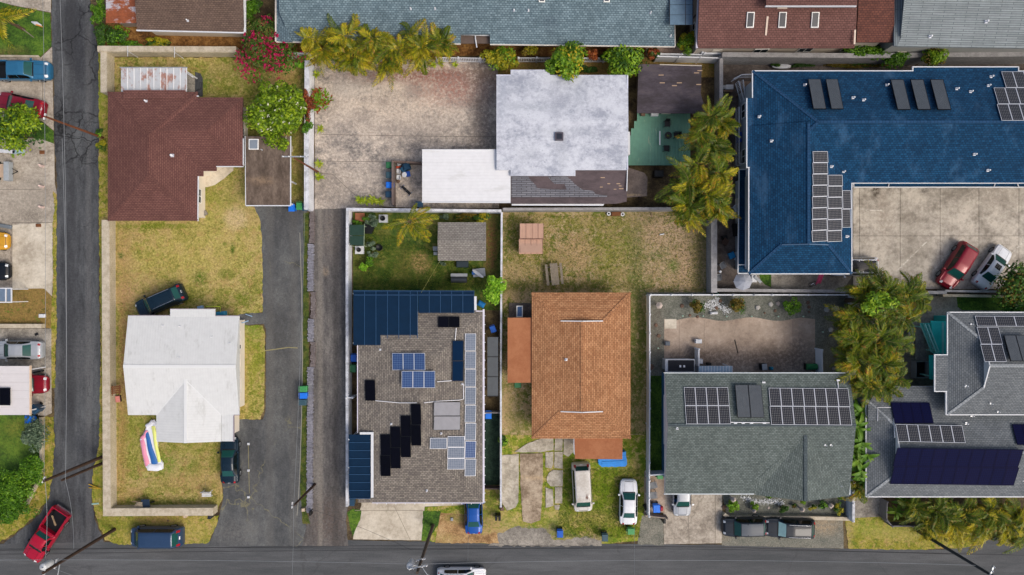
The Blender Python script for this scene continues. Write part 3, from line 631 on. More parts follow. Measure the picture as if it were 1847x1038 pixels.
# ------------------------------------------------------------------ solar panels
m_pframe = smat('aluminium frame', '#c9ccd2', .35, .3, var=.04); m_kframe = smat('black frame', '#0d0f14', .4, .3)
m_pv = cells('dark solar cells', '#10131f', '#1c1f2c', '#8d8d8a', .075, True, .35, .3)
m_pvblue = cells('blue solar cells', '#1b3868', '#2a4672', '#6f84a8', .07, False, .3, .3)
m_pvgrey = cells('grey blue solar cells', '#4d5a6d', '#667182', '#8b939e', .07, False, .3, .3)
m_pvblack = cells('black solar cells', '#04050c', '#080a16', '#0c1020', .03, False, .6, .06)
m_pvnavy = cells('navy solar cells', '#07092a', '#0f0d2c', '#10204c', .05, False, .6, .04)
m_coll = ribbed('thermal collector', '#4b5157', .12, .3, .2, depth=.2, var=.12)
m_collgrey = ribbed('pale collector', '#85868c', .12, .4, 0, depth=.12, var=.08)
m_thermblue = smat('blue collector', '#05203c', .7, spec=.05, var=.08); m_nframe = smat('navy frame', '#0d0f2c', .6, spec=.05)
PM = {}
def panels(root, pl, quad, n, m, glass, frame, cu=6, cv=10, name='solar_panel', gap=.012, th=.04, lift=.1, fw=.035):
    """n x m panels filling a quad: pixels of top-left, top-right, bottom-left corner on a slope"""
    o_, u_, v_ = [pl.px(*q, lift) for q in quad[:3]]; U = u_ - o_; V = v_ - o_
    ul, vl = U.length, V.length; ux = U.normalized(); N = pl.n; vy = N.cross(ux)   # vy points up-image
    w_, h_ = ul / n - gap, vl / m - gap
    k = (round(w_, 2), round(h_, 2), glass.name, frame.name, cu, cv)
    if k not in PM:
        a = MB(); a.box((-w_ / 2 + fw, -h_ / 2 + fw, 0), (w_ / 2 - fw, h_ / 2 - fw, th - .008))
        a.uv = []; 
        for f in a.f:
            for vi in f:
                p = a.v[vi]; a.uv.append(((p.x / (w_ - 2 * fw) + .5) * cu, (p.y / (h_ - 2 * fw) + .5) * cv))
        b = MB(); t = fw
        b.box((-w_ / 2, -h_ / 2, 0), (w_ / 2, -h_ / 2 + t, th)); b.box((-w_ / 2, h_ / 2 - t, 0), (w_ / 2, h_ / 2, th)); b.box((-w_ / 2, -h_ / 2 + t, 0), (-w_ / 2 + t, h_ / 2 - t, th)); b.box((w_ / 2 - t, -h_ / 2 + t, 0), (w_ / 2, h_ / 2 - t, th))
        b.box((-w_ / 2 + .1, -.05, -lift + .01), (-w_ / 2 + .16, .05, 0)); b.box((w_ / 2 - .16, -.05, -lift + .01), (w_ / 2 - .1, .05, 0))
        PM[k] = (a.mesh(name, glass), b.mesh('panel_frame', frame))
    am, bm = PM[k]
    R = Matrix((ux, vy, N)).transposed().to_4x4()
    for j in range(m):
        for i in range(n):
            c = o_ + U * ((i + .5) / n) + V * ((j + .5) / m) - N * th * 0
            o = bpy.data.objects.new(name, am); COL.objects.link(o); o.parent = root
            o.matrix_local = Matrix.Translation(c - ORG[root.name]) @ R
            f = bpy.data.objects.new('panel_frame', bm); COL.objects.link(f); f.parent = o
def box_on(root, pl, x, y, w, h, z, name, mat, lift=0.):
    p = pl.px(x, y, lift); mb = MB(); mb.box((p.x - w / 2, p.y - h / 2, p.z - .12), (p.x + w / 2, p.y + h / 2, p.z + z)); return mb.build(name, mat, root)
m_vent = smat('white vent pipe', '#e8e8ea', .5, var=.03); m_dark = smat('dark opening', '#15161a', .7)
def vent(root, pl, x, y, r=.1):
    r *= .58
    p = pl.px(x, y); mb = MB(); mb.tube([p - Vector((0, 0, .1)), p + Vector((0, 0, .3))], r * .6, 8, 0)
    mb.lathe(p + Vector((0, 0, .27)), [(r, 0), (r * 1.2, .04), (r * .9, .1), (.01, .13)], 10)
    mb.box(p - Vector((r * 1.6, r * 1.6, .05)), p + Vector((r * 1.6, r * 1.6, .05)), 1)
    return mb.build('vent_pipe', [m_vent, m_pframe], root)
def skylight(root, pl, x0, y0, x1, y1, glass=None, sk=0):
    q = [(x0 + sk, y0), (x1 + sk, y0), (x1, y1), (x0, y1)]; mb = MB(); slab(mb, q, pl, .12, 0, .14); f = mb.build('skylight', m_frame, root)
    q = [(x0 + 1.6 + sk, y0 + 1.6), (x1 - 1.6 + sk, y0 + 1.6), (x1 - 1.6, y1 - 1.6), (x0 + 1.6, y1 - 1.6)]; mb = MB(); slab(mb, q, pl, .02, 0, .165); mb.build('pane', glass or m_pane, f)
def sheets(root, pl, xs, ys, along, mat, rib=None, name='roof_panel', th=.04, g=.3, ribh=.05, lift=0.):
    """separate metal sheets: along='y' sheets run up-image, cut at the xs; else cut at the ys"""
    cuts = xs if along == 'y' else ys
    for a, b in zip(cuts[:-1], cuts[1:]):
        mb = MB()
        q = [(a + g, ys[0]), (b - g, ys[0]), (b - g, ys[-1]), (a + g, ys[-1])] if along == 'y' else [(xs[0], a + g), (xs[-1], a + g), (xs[-1], b - g), (xs[0], b - g)]
        slab(mb, q, pl, th, 0, lift)
        if rib:
            r0, r1 = (pl.px(b, ys[0], lift - .01), pl.px(b, ys[-1], lift - .01)) if along == 'y' else (pl.px(xs[0], b, lift - .01), pl.px(xs[-1], b, lift - .01))
            mb.bar(r0, r1, .05, ribh + .01, 1)
        mb.build(name, [mat, rib or mat], root)
def centre(x0, y0, x1, y1): return G((x0 + x1) / 2, (y0 + y1) / 2)
# ------------------------------------------------------------------ buildings
sh_maroon = shingle('maroon shingle', '#674641', '#735049', '#482e2a', .16, .3, .1)
sh_maroon_cap = shingle('maroon cap', '#6a4a44', '#61423d', '#4a2e2b', .3, .5, .1)
m_trimw = smat('white gutter', '#cfd2d6', .5, var=.04); m_trimd = smat('dark fascia', '#3a2f2e', .7); m_trimg = smat('grey fascia', '#8f9499', .6)
def root_of(name, label, cat, x0, y0, x1, y1): return thing(name, label, cat, centre(x0, y0, x1, y1))

# maroon hip roofed house
r = root_of('house', 'single storey house with a maroon shingle hip roof beside the narrow side road', 'house', 194, 164, 438, 398)
mb, cp = MB(), MB()
P1 = hip(mb, (194.5, 166, 356.5, 398.5), 2.7, .19, 'y', (1, 1), cap=cp, capw=.18)
P2 = hip(mb, (275, 176, 438, 300), 2.704, .188, 'x', (0, 1), cap=cp, capw=.18)
slab(mb, [(222, 163), (333, 163), (333, 178), (222, 178)], flat(2.9), .15); slab(mb, [(352, 300), (390, 300), (390, 308.5), (366, 308.5), (366, 318), (352, 318)], flat(2.72), .15)
mb.build('roof', [sh_maroon, m_trimd], r); cp.build('ridge_cap', sh_maroon_cap, r)
gm = MB(); gutter(gm, [(357.5, 318), (356.8, 399)], 2.7); gutter(gm, [(390, 300.8), (438.6, 300.8)], 2.7); gutter(gm, [(438.6, 299), (438.6, 250)], 2.7, .06); gutter(gm, [(333, 173.5), (358, 173.7)], 2.7, .09); gm.build('gutter', m_trimw, r)
walls(r, [(194, 166), (333, 166), (333, 176), (437, 176), (437, 300), (390, 300), (357, 318), (357, 398), (194, 398)], 2.6, '#d8cfbf')
vent(r, P1['E'], 311, 281, .16); vent(r, P1['N'], 264, 183, .12)
# rusty patio roof behind it
r = root_of('patio_cover', 'rusty white corrugated patio cover behind the maroon roofed house', 'patio roof', 217, 122, 337, 168)
m_rw = ribbed('rusty white sheet', '#c3c6c8', .15, .5, .2, dirt='#a0603f', dth=.5, dsc=.9, damt=.8, depth=.12, dst=(1, .6, 1))
m_rib = smat('pale rib', '#d9dadb', .5)
pl = eplane((337, 122), (217, 122), 2.35, .03)
sheets(r, pl, [218 + i * 11.9 for i in range(11)], [122, 167], 'y', m_rw, m_rib)
mb = MB(); gutter(mb, [(216, 122), (337, 122)], 2.4); mb.build('gutter', m_trimg, r)
mb = MB()
for x in (226, 280, 334): p = W(x, 128, 2.4); mb.box((p.x - .05, p.y - .05, 0), (p.x + .05, p.y + .05, 2.3))
mb.build('post', m_trimw, r)
# brown carport
r = root_of('carport', 'flat brown felt carport roof with white edge between driveway and flowering tree', 'carport', 443, 246, 523, 371)
m_felt = gmat('brown felt', [(.32, '#4d4239'), (.5, '#61544a'), (.68, '#74665a')], s=.5, fine=.08, fs=4, stretch=(2.5, 1, 1), ro=.68, spots=((487, 334, 22, 7, '#8a7560', .8, .7), (460, 340, 22, 6, '#554940', .8, .6), (460, 262, 20, 8, '#4a413a', .9, .6)), bump=.2)
pl = eplane((443, 371), (523, 371), 2.55, .02)
mb = MB(); slab(mb, [(443, 246.5), (523, 246.5), (523.5, 370.5), (443.5, 370.5)], pl, .14); mb.build('roof', m_felt, r)
mb = MB(); gutter(mb, [(524, 246), (524, 371.5)], 2.6); gutter(mb, [(443, 371.3), (523, 371.3)], 2.6, .09); gutter(mb, [(442.3, 246), (443, 371)], 2.6, .06); mb.build('gutter', m_trimw, r)
skylight(r, pl, 448.5, 251, 466, 270, smat('frosted pane', '#7d8791', .25)); vent(r, pl, 473, 271, .05)
walls(r, [(443, 246), (523, 246), (523, 275), (443, 275)], 2.4, '#c9c0b0', windows=False)
mb = MB()
for x, y in ((447, 366), (519, 366), (447, 325), (519, 325)): p = W(x, y, 2.5); mb.box((p.x - .06, p.y - .06, 0), (p.x + .06, p.y + .06, 2.4))
mb.build('post', m_trimw, r)

# white metal roofed house
r = root_of('house', 'small house with a plain white metal roof and a front gable behind the block wall', 'house', 221, 558, 440, 797)
m_wm = ribbed('white metal roofing', '#cdcfce', .24, .5, 0, depth=.16, var=.05, dirt='#a9aaa6', dth=.54, damt=.45, dst=(1, .3, 1))
m_wm2 = ribbed('white metal hip', '#c5c8c8', .24, .5, 0, depth=.14, var=.03)
ze, pit = 2.7, .2
hw = W(231, 570, ze), W(431, 749, ze)
mb = MB()
Pn = eplane((431, 570), (231, 570), ze, .17); Ps = eplane((231, 749), (431, 749), ze, .17)
X0, X1 = W(231, 0, ze).x, W(431.5, 0, ze).x; ym = (W(0, 570, ze).y + W(0, 749, ze).y) / 2; zr = Pn.at(0, ym)
yn, ys_ = W(0, 570, ze).y, W(0, 749, ze).y
wx0, wx1, wxm = W(282, 0, ze).x, W(399, 0, ze).x, W(340, 0, ze).x; wy = W(0, 797, ze).y
rise = (zr - ze) * .72; zg = ze + rise; yv = ym - (1 - .72) * (ym - ys_)
th = .14
mb.face([(X0, yn, ze), (X0, ym, zr), (X1, ym, zr), (X1, yn, ze)][::-1]); mb.face([(X0, ys_, ze), (wx0, ys_, ze), (wxm, yv, zg), (wx1, ys_, ze), (X1, ys_, ze), (X1, ym, zr), (X0, ym, zr)])
mb.face([(wx0, ys_, ze), (wx0, wy, ze), (wxm, wy, zg), (wxm, yv, zg)]); mb.face([(wx1, wy, ze), (wx1, ys_, ze), (wxm, yv, zg), (wxm, wy, zg)])
for a, b in (((X0, yn), (X0, ys_)), ((X0, ys_), (wx0, ys_)), ((wx0, ys_), (wx0, wy)), ((wx0, wy), (wx1, wy)), ((wx1, wy), (wx1, ys_)), ((wx1, ys_), (X1, ys_)), ((X1, ys_), (X1, yn)), ((X1, yn), (X0, yn))):
    mb.face([(*a, ze - th), (*b, ze - th), (*b, ze), (*a, ze)], 0)
mb.face([(wx0, wy, ze), (wx1, wy, ze), (wxm, wy, zg)], 0); mb.face([(X1, ys_, ze), (X1, yn, ze), (X1, ym, zr)], 0); mb.face([(X0, yn, ze), (X0, ys_, ze), (X0, ym, zr)], 0)
q = W(421, 0, ze).x
mb.box((wx1 + .02, wy + .02, ze - .1), (q, ys_ + .5, ze - .02)); p, q2 = W(307, 558, ze), W(388, 572, ze); mb.box((p.x, q2.y, ze - .1), (q2.x, p.y, ze + .02))
mb.build('roof', m_wm, r)
cp = MB(); cp.bar((X0, ym, zr - .02), (X1, ym, zr - .02), .3, .05); cp.bar((wxm, yv + .1, zg - .02), (wxm, wy, zg - .02), .28, .05)
cp.bar((wxm, yv, zg - .01), (wx0, ys_, ze - .01), .1, .03); cp.bar((wxm, yv, zg - .01), (wx1, ys_, ze - .01), .1, .03); cp.build('ridge_cap', smat('white flashing', '#d4d6d6', .45, var=.02), r)
gm = MB(); gutter(gm, [(230.5, 569.3), (306, 569.3)], 2.7, .05); gutter(gm, [(307, 557.6), (388.5, 557.6)], 2.72, .05); gutter(gm, [(389, 570), (432, 570)], 2.7, .06); gutter(gm, [(432.3, 749), (421.5, 749)], 2.7, .06); gutter(gm, [(421.5, 750), (421.5, 797.5)], 2.7, .07); gm.build('gutter', smat('mauve gutter', '#8d848c', .5), r)
walls(r, [(231, 570), (431, 570), (431, 749), (421, 749), (421, 797), (283, 797), (283, 749), (231, 749)], 2.6, '#d9d0c2')
mb = MB(); a = W(422, 590, 2.6)
for y0, y1 in ((590, 620), (636, 668), (672, 715)): mb.box((a.x - .02, G(0, y1).y, 1.5), (a.x + .22, G(0, y0).y, 1.62))
mb.build('window_hood', smat('cream hood', '#dcd2c4', .7), r)
for x, y in ((326, 589), (383, 608), (324, 645), (415, 619), (295, 588)): vent(r, Pn, x, y, .06)

# grey shingled house with solar panels and blue awnings
sh_grey = shingle('brown grey shingle', '#6b6560', '#8c857b', '#4d4946', .17, .3, .14)
r = root_of('house', 'house with grey brown shingle roof crowded with solar panels and two navy blue awnings', 'house', 637, 524, 873, 907)
Z = 3.0
mb, cp = MB(), MB()
P = hip(mb, (645.5, 562, 871, 907), Z, .16, 'y', (1, 1), cap=None)
mb.build('roof', [sh_grey, m_trimw], r)
gm = MB(); gutter(gm, [(645, 618), (645, 782)], Z); gutter(gm, [(671, 907.5), (871.5, 907.5)], Z, .08); gutter(gm, [(872.3, 558), (872.3, 907)], Z, .17); gutter(gm, [(858, 561.6), (871, 561.6)], Z)
gm.build('gutter', smat('lilac white gutter', '#cfccd8', .5), r)
br = MB()
for i in range(22): p = W(873.6, 570 + i * 16, Z); br.box((p.x - .1, p.y - .03, Z - .1), (p.x + .1, p.y + .03, Z + .03))
for i in range(12): p = W(680 + i * 17, 908.6, Z); br.box((p.x - .03, p.y - .08, Z - .1), (p.x + .03, p.y + .08, Z + .03))
br.build('gutter_bracket', m_trimw, r)
walls(r, [(645, 562), (871, 562), (871, 907), (672, 907), (645, 780)], 2.9, '#c8c4ba')
m_navy = smat('navy metal sheet', '#07243d', .7, 0., spec=.12, var=.12, sc=1.5); m_navyrib = smat('navy rib', '#24486a', .4)
pA = eplane((870, 523), (637, 523), 2.75, -.03 + .05)
sheets(r, flat(3.35), [637 + i * 20.6 for i in range(6)] + [753], [524.5, 623], 'y', m_navy, m_navyrib)
sheets(r, flat(3.36), [754 + i * 20.2 for i in range(6)], [524.5, 565], 'y', m_navy, m_navyrib)
mb = MB(); slab(mb, [(639, 531.5), (855, 531.5), (855, 533.5), (639, 533.5)], flat(3.44), .04); slab(mb, [(637, 524), (855, 524.6), (855, 526), (637, 526)], flat(3.42), .1); mb.build('ridge_cap', smat('navy cap', '#1c3c5c', .4), r)
mb = MB(); slab(mb, [(855.5, 535), (859.5, 535), (859.5, 560), (855.5, 560)], flat(3.4), .3); mb.build('fascia', m_trimw, r)
sheets(r, flat(3.3), [629, 668.5], [784 + i * 14.4 for i in range(9)], 'x', m_navy, m_navyrib)
mb = MB(); slab(mb, [(649, 780), (673.5, 780), (673.5, 898), (669, 898), (669, 784), (649, 784)], flat(3.42), .12); mb.build('fascia', m_trimw, r)
mb = MB()
for x, y in ((641, 530), (700, 530), (760, 530), (850, 530), (641, 618), (633, 790), (633, 840), (633, 892)): p = W(x, y, 2.5); mb.box((p.x - .05, p.y - .05, 0), (p.x + .05, p.y + .05, 3.3))
mb.build('post', m_trimw, r)
E, Wp, N_ = P['E'], P['W'], P['N']
panels(r, N_, [(790, 571.5), (829, 571.5), (790, 591)], 2, 1, m_pvblack, m_kframe)
panels(r, E, [(815.5, 614.5), (836, 614.5), (815.5, 688)], 1, 2, m_thermblue, m_kframe, lift=.1)
for k in range(8): panels(r, E, [(838.5 + .0 * k, 602 + 32.3 * k), (858.5, 602 + 32.3 * k), (838.5, 633 + 32.3 * k)], 1, 1, m_pvgrey if k != 6 else m_pvblue, m_pframe, 6, 9)
panels(r, Wp, [(707.5, 637), (767, 637), (707.5, 668)], 3, 1, m_pvblue, m_pframe, 6, 9)
panels(r, flat(3.98), [(724.5, 669.5), (785, 669.5), (724.5, 700)], 3, 1, m_pvblue, m_pframe, 6, 9)
panels(r, Wp, [(658.5, 686), (677, 686), (658.5, 723)], 1, 1, m_pvblack, m_kframe)
panels(r, E, [(782, 725), (830.5, 725), (782, 776.5)], 1, 2, m_collgrey, m_kframe, lift=.14)
for i, (x, y) in enumerate(((686.5, 784), (704.5, 770), (723, 750), (741.5, 729))): panels(r, Wp, [(x, y), (x + 18, y), (x, y + 75)], 1, 2, m_pvblack, m_kframe, lift=.1 if i < 3 else .16)
panels(r, E, [(775.5, 790), (806, 790), (775.5, 810)], 1, 1, m_pvgrey, m_pframe, 9, 6)
panels(r, E, [(807, 787), (838, 787), (807, 847)], 1, 2, m_pvblue, m_pframe, 6, 9) if False else panels(r, E, [(807, 787), (838, 787), (807, 847)], 1, 3, m_pvgrey, m_pframe, 9, 6)
mb = MB()
def pipe(pl, pts, rr=.035):
    mb.tube([pl.px(x, y, .07) for x, y in pts], rr, 6)
pipe(Wp, [(677, 723), (720, 727), (752, 727)]); pipe(E, [(765, 727), (790, 724), (828, 722), (836, 720), (836, 693)]); pipe(E, [(788, 689), (815, 687)]); pipe(E, [(823, 592), (821, 614)])
mb.build('conduit', m_vent, r)
for pl, x, y in ((Wp, 686, 631), (E, 834, 693), (Wp, 706, 765), (E, 796, 782), (P['S'], 770, 885)): vent(r, pl, x, y, .1)
# lean-to sheets at the east side
r = root_of('lean_to', 'narrow grey sheet lean-to roof between grey shingle house and white fence', 'lean-to', 878, 605, 900, 716)
sheets(r, flat(2.1), [879, 898.5], [608, 644, 680, 715], 'x', smat('dark grey sheet', '#4e5357', .5, var=.1), smat('black joint', '#1e2022', .6), g=.4)
mb = MB()
for y in (612, 660, 710):
    for x in (881, 897): p = W(x, y, 2.5); mb.box((p.x - .04, p.y - .04, 0), (p.x + .04, p.y + .04, 2.06))
mb.build('post', m_trimg, r)

# garden shed
r = root_of('shed', 'garden shed with a small grey shingle gable roof on the green back lawn', 'shed', 790, 401, 877, 471)
mb, cp = MB(), MB(); P = hip(mb, (790, 401.5, 876.5, 470.5), 2.2, .2, 'x', (0, 0), .1)
sh_shed = shingle('grey shed shingle', '#7a7570', '#8e8a83', '#5c5956', .17, .3, .12)
mb.build('roof', [sh_shed, m_trimg], r); cp.bar(W(791, 436, 2.55), W(876, 436, 2.55), .25, .05)
walls(r, [(790, 401), (877, 401), (877, 470), (790, 470)], 2.1, '#8c8578', inset=5)
mb = MB(); p = W(786, 449, .8); mb.box((p.x - .25, p.y - .2, .3), (p.x + .2, p.y + .2, 1.0)); mb.box((p.x - .2, p.y - .6, .3), (p.x + .15, p.y - .3, .9)); mb.build('air_conditioner', m_trimg, r)

# terracotta house
sh_terra = shingle('terracotta shingle', '#986b4a', '#b68862', '#6f4a34', .17, .34, .1)
sh_cap = shingle('terracotta cap', '#9a6d4c', '#ab7d59', '#6d4a36', .3, .35, .15)
m_terraflat = gmat('terracotta felt', [(.35, '#955f40'), (.65, '#a26c4b')], s=.6, fine=.04, fs=6, bump=.1, spots=((1048, 600, 2, 2, '#000000', .1, .0),))
r = root_of('house', 'house with a terracotta shingle roof, two white gable trims and flat terracotta side roof', 'house', 915, 527, 1138, 829)
mb, cp, tr = MB(), MB(), MB()
P = hip(mb, (959, 528, 1137.5, 791.5), 2.8, .21, 'y', (.58, .58), cap=cp, trim=tr, capw=.28)
mb.build('roof', [sh_terra, smat('terracotta fascia', '#b5764c', .7)], r); cp.build('ridge_cap', sh_cap, r); tr.build('gable_trim', m_trimw, r)
# loose bits at ridge ends
mb = MB(); slab(mb, [(915.5, 573.5), (960, 573.5), (959, 690.5), (915.5, 691)], flat(2.66), .12); mb.build('side_roof', m_terraflat, r)
mb = MB(); slab(mb, [(1036, 789), (1123, 789), (1122.5, 829), (1037, 828)], flat(2.64), .12); mb.build('porch_roof', m_terraflat, r)
mb = MB(); slab(mb, [(1034.6, 792), (1036, 792), (1037, 822), (1034.8, 818)], flat(2.6), .3); mb.build('downpipe', m_trimw, r)
walls(r, [(959, 528), (1138, 528), (1138, 791), (959, 791)], 2.6, '#cdb79a'); walls(r, [(915, 573), (965, 573), (965, 690), (915, 690)], 2.5, '#cdb79a', windows=False, inset=5)
mb = MB()
for x in (1042, 1114): p = W(x, 812, 2.4); mb.box((p.x - .06, p.y - .06, 0), (p.x + .06, p.y + .06, 2.5))
mb.build('post', m_trimw, r)
vent(r, P['W'], 1021, 649, .13)

# white flat-looking house with carport and brown lean-to
m_whiteroof = gmat('weathered white roof coating', [(.34, '#9a9fab'), (.46, '#b4b8c2'), (.6, '#c6cad2')], s=.45, fine=.07, fs=9, ro=.75, stretch=(1, 1.2, 1), bump=.15, patch=((1.6, .60, '#8a90a0', .6), (3., .62, '#9aa0ae', .5)),
    spots=((930, 170, 26, 14, '#8d93a0', .9, .6), (1000, 190, 22, 24, '#a0a4af', .9, .6), (1040, 185, 16, 20, '#9298a4', .9, .5), (960, 208, 40, 8, '#9aa0aa', .9, .6), (905, 190, 8, 50, '#9ea4b0', .9, .6), (1020, 250, 60, 6, '#9ca1ab', .9, .45), (1010, 280, 8, 30, '#a2a7b0', .9, .5), (950, 290, 20, 10, '#a8acb4', .9, .4)))
r = root_of('house', 'house under a weathered white coated roof with attached white carport and brown lean-to', 'house', 761, 126, 1133, 368)
mb = MB(); P = hip(mb, (895.5, 135.5, 1132.5, 307), 2.9, .07, 'x', (0, 0), .2)
slab(mb, [(921, 126), (992, 126), (992, 137), (921, 137)], flat(2.9), .2); slab(mb, [(921, 306), (1038, 306), (1038, 317.5), (921, 317.5)], flat(2.9), .2)
mb.build('roof', [m_whiteroof, smat('pale fascia', '#c3c8d2', .6)], r)
mb = MB(); slab(mb, [(1131, 136), (1133, 136), (1133, 306), (1131, 306)], flat(2.99), .1); slab(mb, [(895, 135), (921, 135), (921, 136.3), (895, 136.3)], flat(2.98), .1); mb.build('roof_edge', smat('pale lilac edge', '#ccd0de', .5), r)
m_white2 = ribbed('white carport sheet', '#d8d9db', .3, .5, 0, depth=.12, var=.05, axis=1, dirt='#bdbdbb', dth=.56, damt=.4, dst=(.3, 1, 1))
sheets(r, flat(2.6), [761.5, 921], [270.5, 294, 318, 342, 366], 'x', m_white2, None, g=.04)
mb = MB(); slab(mb, [(761, 269.6), (895, 269.6), (895, 271), (761, 271)], flat(2.66), .1); slab(mb, [(761, 363.5), (921, 364.5), (921, 366.5), (761, 366)], flat(2.66), .1); mb.build('gutter', m_trimw, r)
mb = MB()
for x in (766, 830, 888):
    for y in (275, 360): p = W(x, y, 2.5); mb.box((p.x - .05, p.y - .05, 0), (p.x + .05, p.y + .05, 2.5))
mb.build('post', m_trimw, r)
m_brown = gmat('brown roof base', [(.35, '#4a4244'), (.6, '#5d5254')], s=.6, fine=.08, stretch=(.4, 1, 1), bump=.2)
sh_patch = shingle('old grey shingle', '#6a6b72', '#7c7d83', '#474549', .17, .9, .1, ms=.03)
plb = eplane((921, 368), (1131, 368), 2.35, .1)
mb = MB(); slab(mb, [(921, 308), (1130.5, 306), (1130.5, 364), (1111, 368), (921, 368)], plb, .1); mb.build('lean_to_roof', m_brown, r)
mb = MB(); slab(mb, [(922.5, 318.5), (953, 318.5), (956, 324), (961, 329), (965, 333), (970, 340), (1000, 342), (1022, 342), (1018, 332), (1000, 332), (994, 326), (988, 319), (1022, 318.5), (1030, 325), (1040, 335), (1050, 342), (1070, 345), (1075, 351), (1095, 353), (1095, 356), (922.5, 356.5)], plb, .01, 0, .018); mb.build('shingle_patch', sh_patch, r)
m_chip = smat('bare wood chip', '#a89078', .9); mb = MB()
for i in range(13):
    x, y = random.choice([(1085, 320), (1074, 328), (1095, 331), (1113, 331), (1115, 335), (1124, 341), (1106, 341), (1107, 350), (1038, 310), (1118, 340), (1081, 337)]); x += random.uniform(-2, 2)
    slab(mb, [(x, y), (x + 5, y), (x + 5, y + 1.5), (x, y + 1.5)], plb, .01, 0, .014 + .001 * i)
mb.build('roof_chip', m_chip, r)
mb = MB(); slab(mb, [(923, 368.2), (1090, 368.2), (1088, 371.5), (923, 371)], flat(2.25), .06); mb.build('gutter', m_trimw, r)
mb = MB(); slab(mb, [(1131, 306), (1132.6, 306), (1131.4, 345), (1129.8, 345)], flat(2.75), .1); mb.build('downpipe', m_trimw, r)
walls(r, [(895, 136), (1133, 136), (1133, 307), (1115, 364), (921, 364), (895, 306)], 2.2, '#bfbab0')
p = P['S'].px(1008.5, 247); mb = MB(); mb.box((p.x - .38, p.y - .38, p.z - .1), (p.x + .38, p.y + .38, p.z + .22)); mb.box((p.x - .25, p.y - .25, p.z + .22), (p.x + .25, p.y + .25, p.z + .235), 1); mb.build('roof_hatch', [smat('hatch rim', '#4a4650', .6), smat('hatch glass', '#2b2e38', .15)], r)
for x, y in ((1102, 160), (987, 290), (1117, 226), (1026, 290), (960, 302)): vent(r, P['N'] if y < 217 else P['S'], x, y, .03)
# small brown porch roof east of it
r = root_of('porch', 'sagging brown board porch roof beside the green deck', 'porch', 1115, 300, 1168, 358)
mb = MB(); slab(mb, [(1131, 302), (1162, 312), (1168, 320), (1167, 354), (1113, 358), (1113, 345), (1130, 340)], eplane((1113, 358), (1167, 354), 2.05, .04), .08); mb.build('roof', gmat('porch felt', [(.35, '#4d4542'), (.6, '#645a54')], s=.8, fine=.1, spots=((1145, 306, 14, 5, '#8d735e', .9, .8), (1135, 357, 12, 2, '#8a7a62', .5, .5)), bump=.2), r)
mb = MB()
for x, y in ((1120, 352), (1162, 350), (1160, 318)): p = W(x, y, 2.5); mb.box((p.x - .05, p.y - .05, 0), (p.x + .05, p.y + .05, 1.98))
mb.build('post', m_trimd, r)
# dark flat shed
r = root_of('shed', 'low shed with a dark patched felt roof beside the green deck', 'shed', 1149, 116, 1275, 207)
m_dfelt = gmat('dark felt', [(.35, '#3b3639'), (.55, '#49434a'), (.7, '#544d50')], s=.6, fine=.07, stretch=(.5, 1.4, 1), bump=.2)
mb = MB(); pl = eplane((1149, 206), (1265, 206), 2.3, .02); slab(mb, [(1152, 116), (1266, 117), (1264, 170), (1275, 205), (1149, 204)], pl, .1)
mb.build('roof', m_dfelt, r); mb = MB()
for i, (x, y) in enumerate(((1188, 135), (1190, 149), (1252, 131), (1221, 149), (1256, 152), (1258, 127), (1212, 154))): slab(mb, [(x, y), (x + 9, y), (x + 9, y + 1.6), (x, y + 1.6)], pl, .01, 0, .02 + .001 * i)
mb.build('roof_patch', m_chip, r)
mb = MB(); slab(mb, [(1190, 116), (1266, 118), (1266, 119.6), (1190, 117.6)], flat(2.42), .05); mb.build('roof_edge', smat('pale batten', '#b5aea2', .8), r)
walls(r, [(1151, 117), (1264, 117), (1264, 203), (1151, 203)], 2.15, '#6f6660', inset=5)
# green deck
m_deckg = ribbed('green painted boards', '#5c8c78', .14, .6, 0, dirt='#a9b096', dth=.6, damt=.6, dsc=2., depth=.5, dst=(1, .25, 1), var=.1)
r = root_of('deck', 'raised deck of green painted boards with black furniture on it', 'deck', 1134, 203, 1240, 300)
pts = [(1150, 203), (1240, 203), (1240, 299), (1133, 298), (1137, 240)]
k = 0
for x in [1133 + 5.35 * i for i in range(21)]:
    top = 204 if x > 1149 else 204 + (1150 - x) * 2.4
    a, b = W(x + .15, top, .6), W(x + 5.2, 298.5, .6); mb = MB(); mb.box((a.x, b.y, .54), (b.x, a.y, .6 + .004 * (k % 3))); mb.build('deck_board', m_deckg, r); k += 1
mb = MB(); a, b = G(1138, 250), G(1238, 297); mb.box((a.x, b.y, 0), (b.x, a.y, .53)); mb.build('deck_base', smat('deck underside', '#2e3a34', .9), r)
mb = MB()
for x, y0, y1 in ((1190, 237, 262),): mb.bar(W(x, y0, 1.0), W(x, y1, 1.0), .1, .05)
mb.build('rail', m_trimw, r)
r2 = root_of('screen', 'pale narrow gate panel standing between white roof and green deck', 'screen', 1132, 238, 1137, 279)
mb = MB(); a = W(1134.5, 238, 1.8); b = W(1134.5, 279, 1.8); mb.bar((a.x, a.y, .05), (b.x, b.y, .05), .2, 1.75); mb.build('panel', m_trimw, r2)

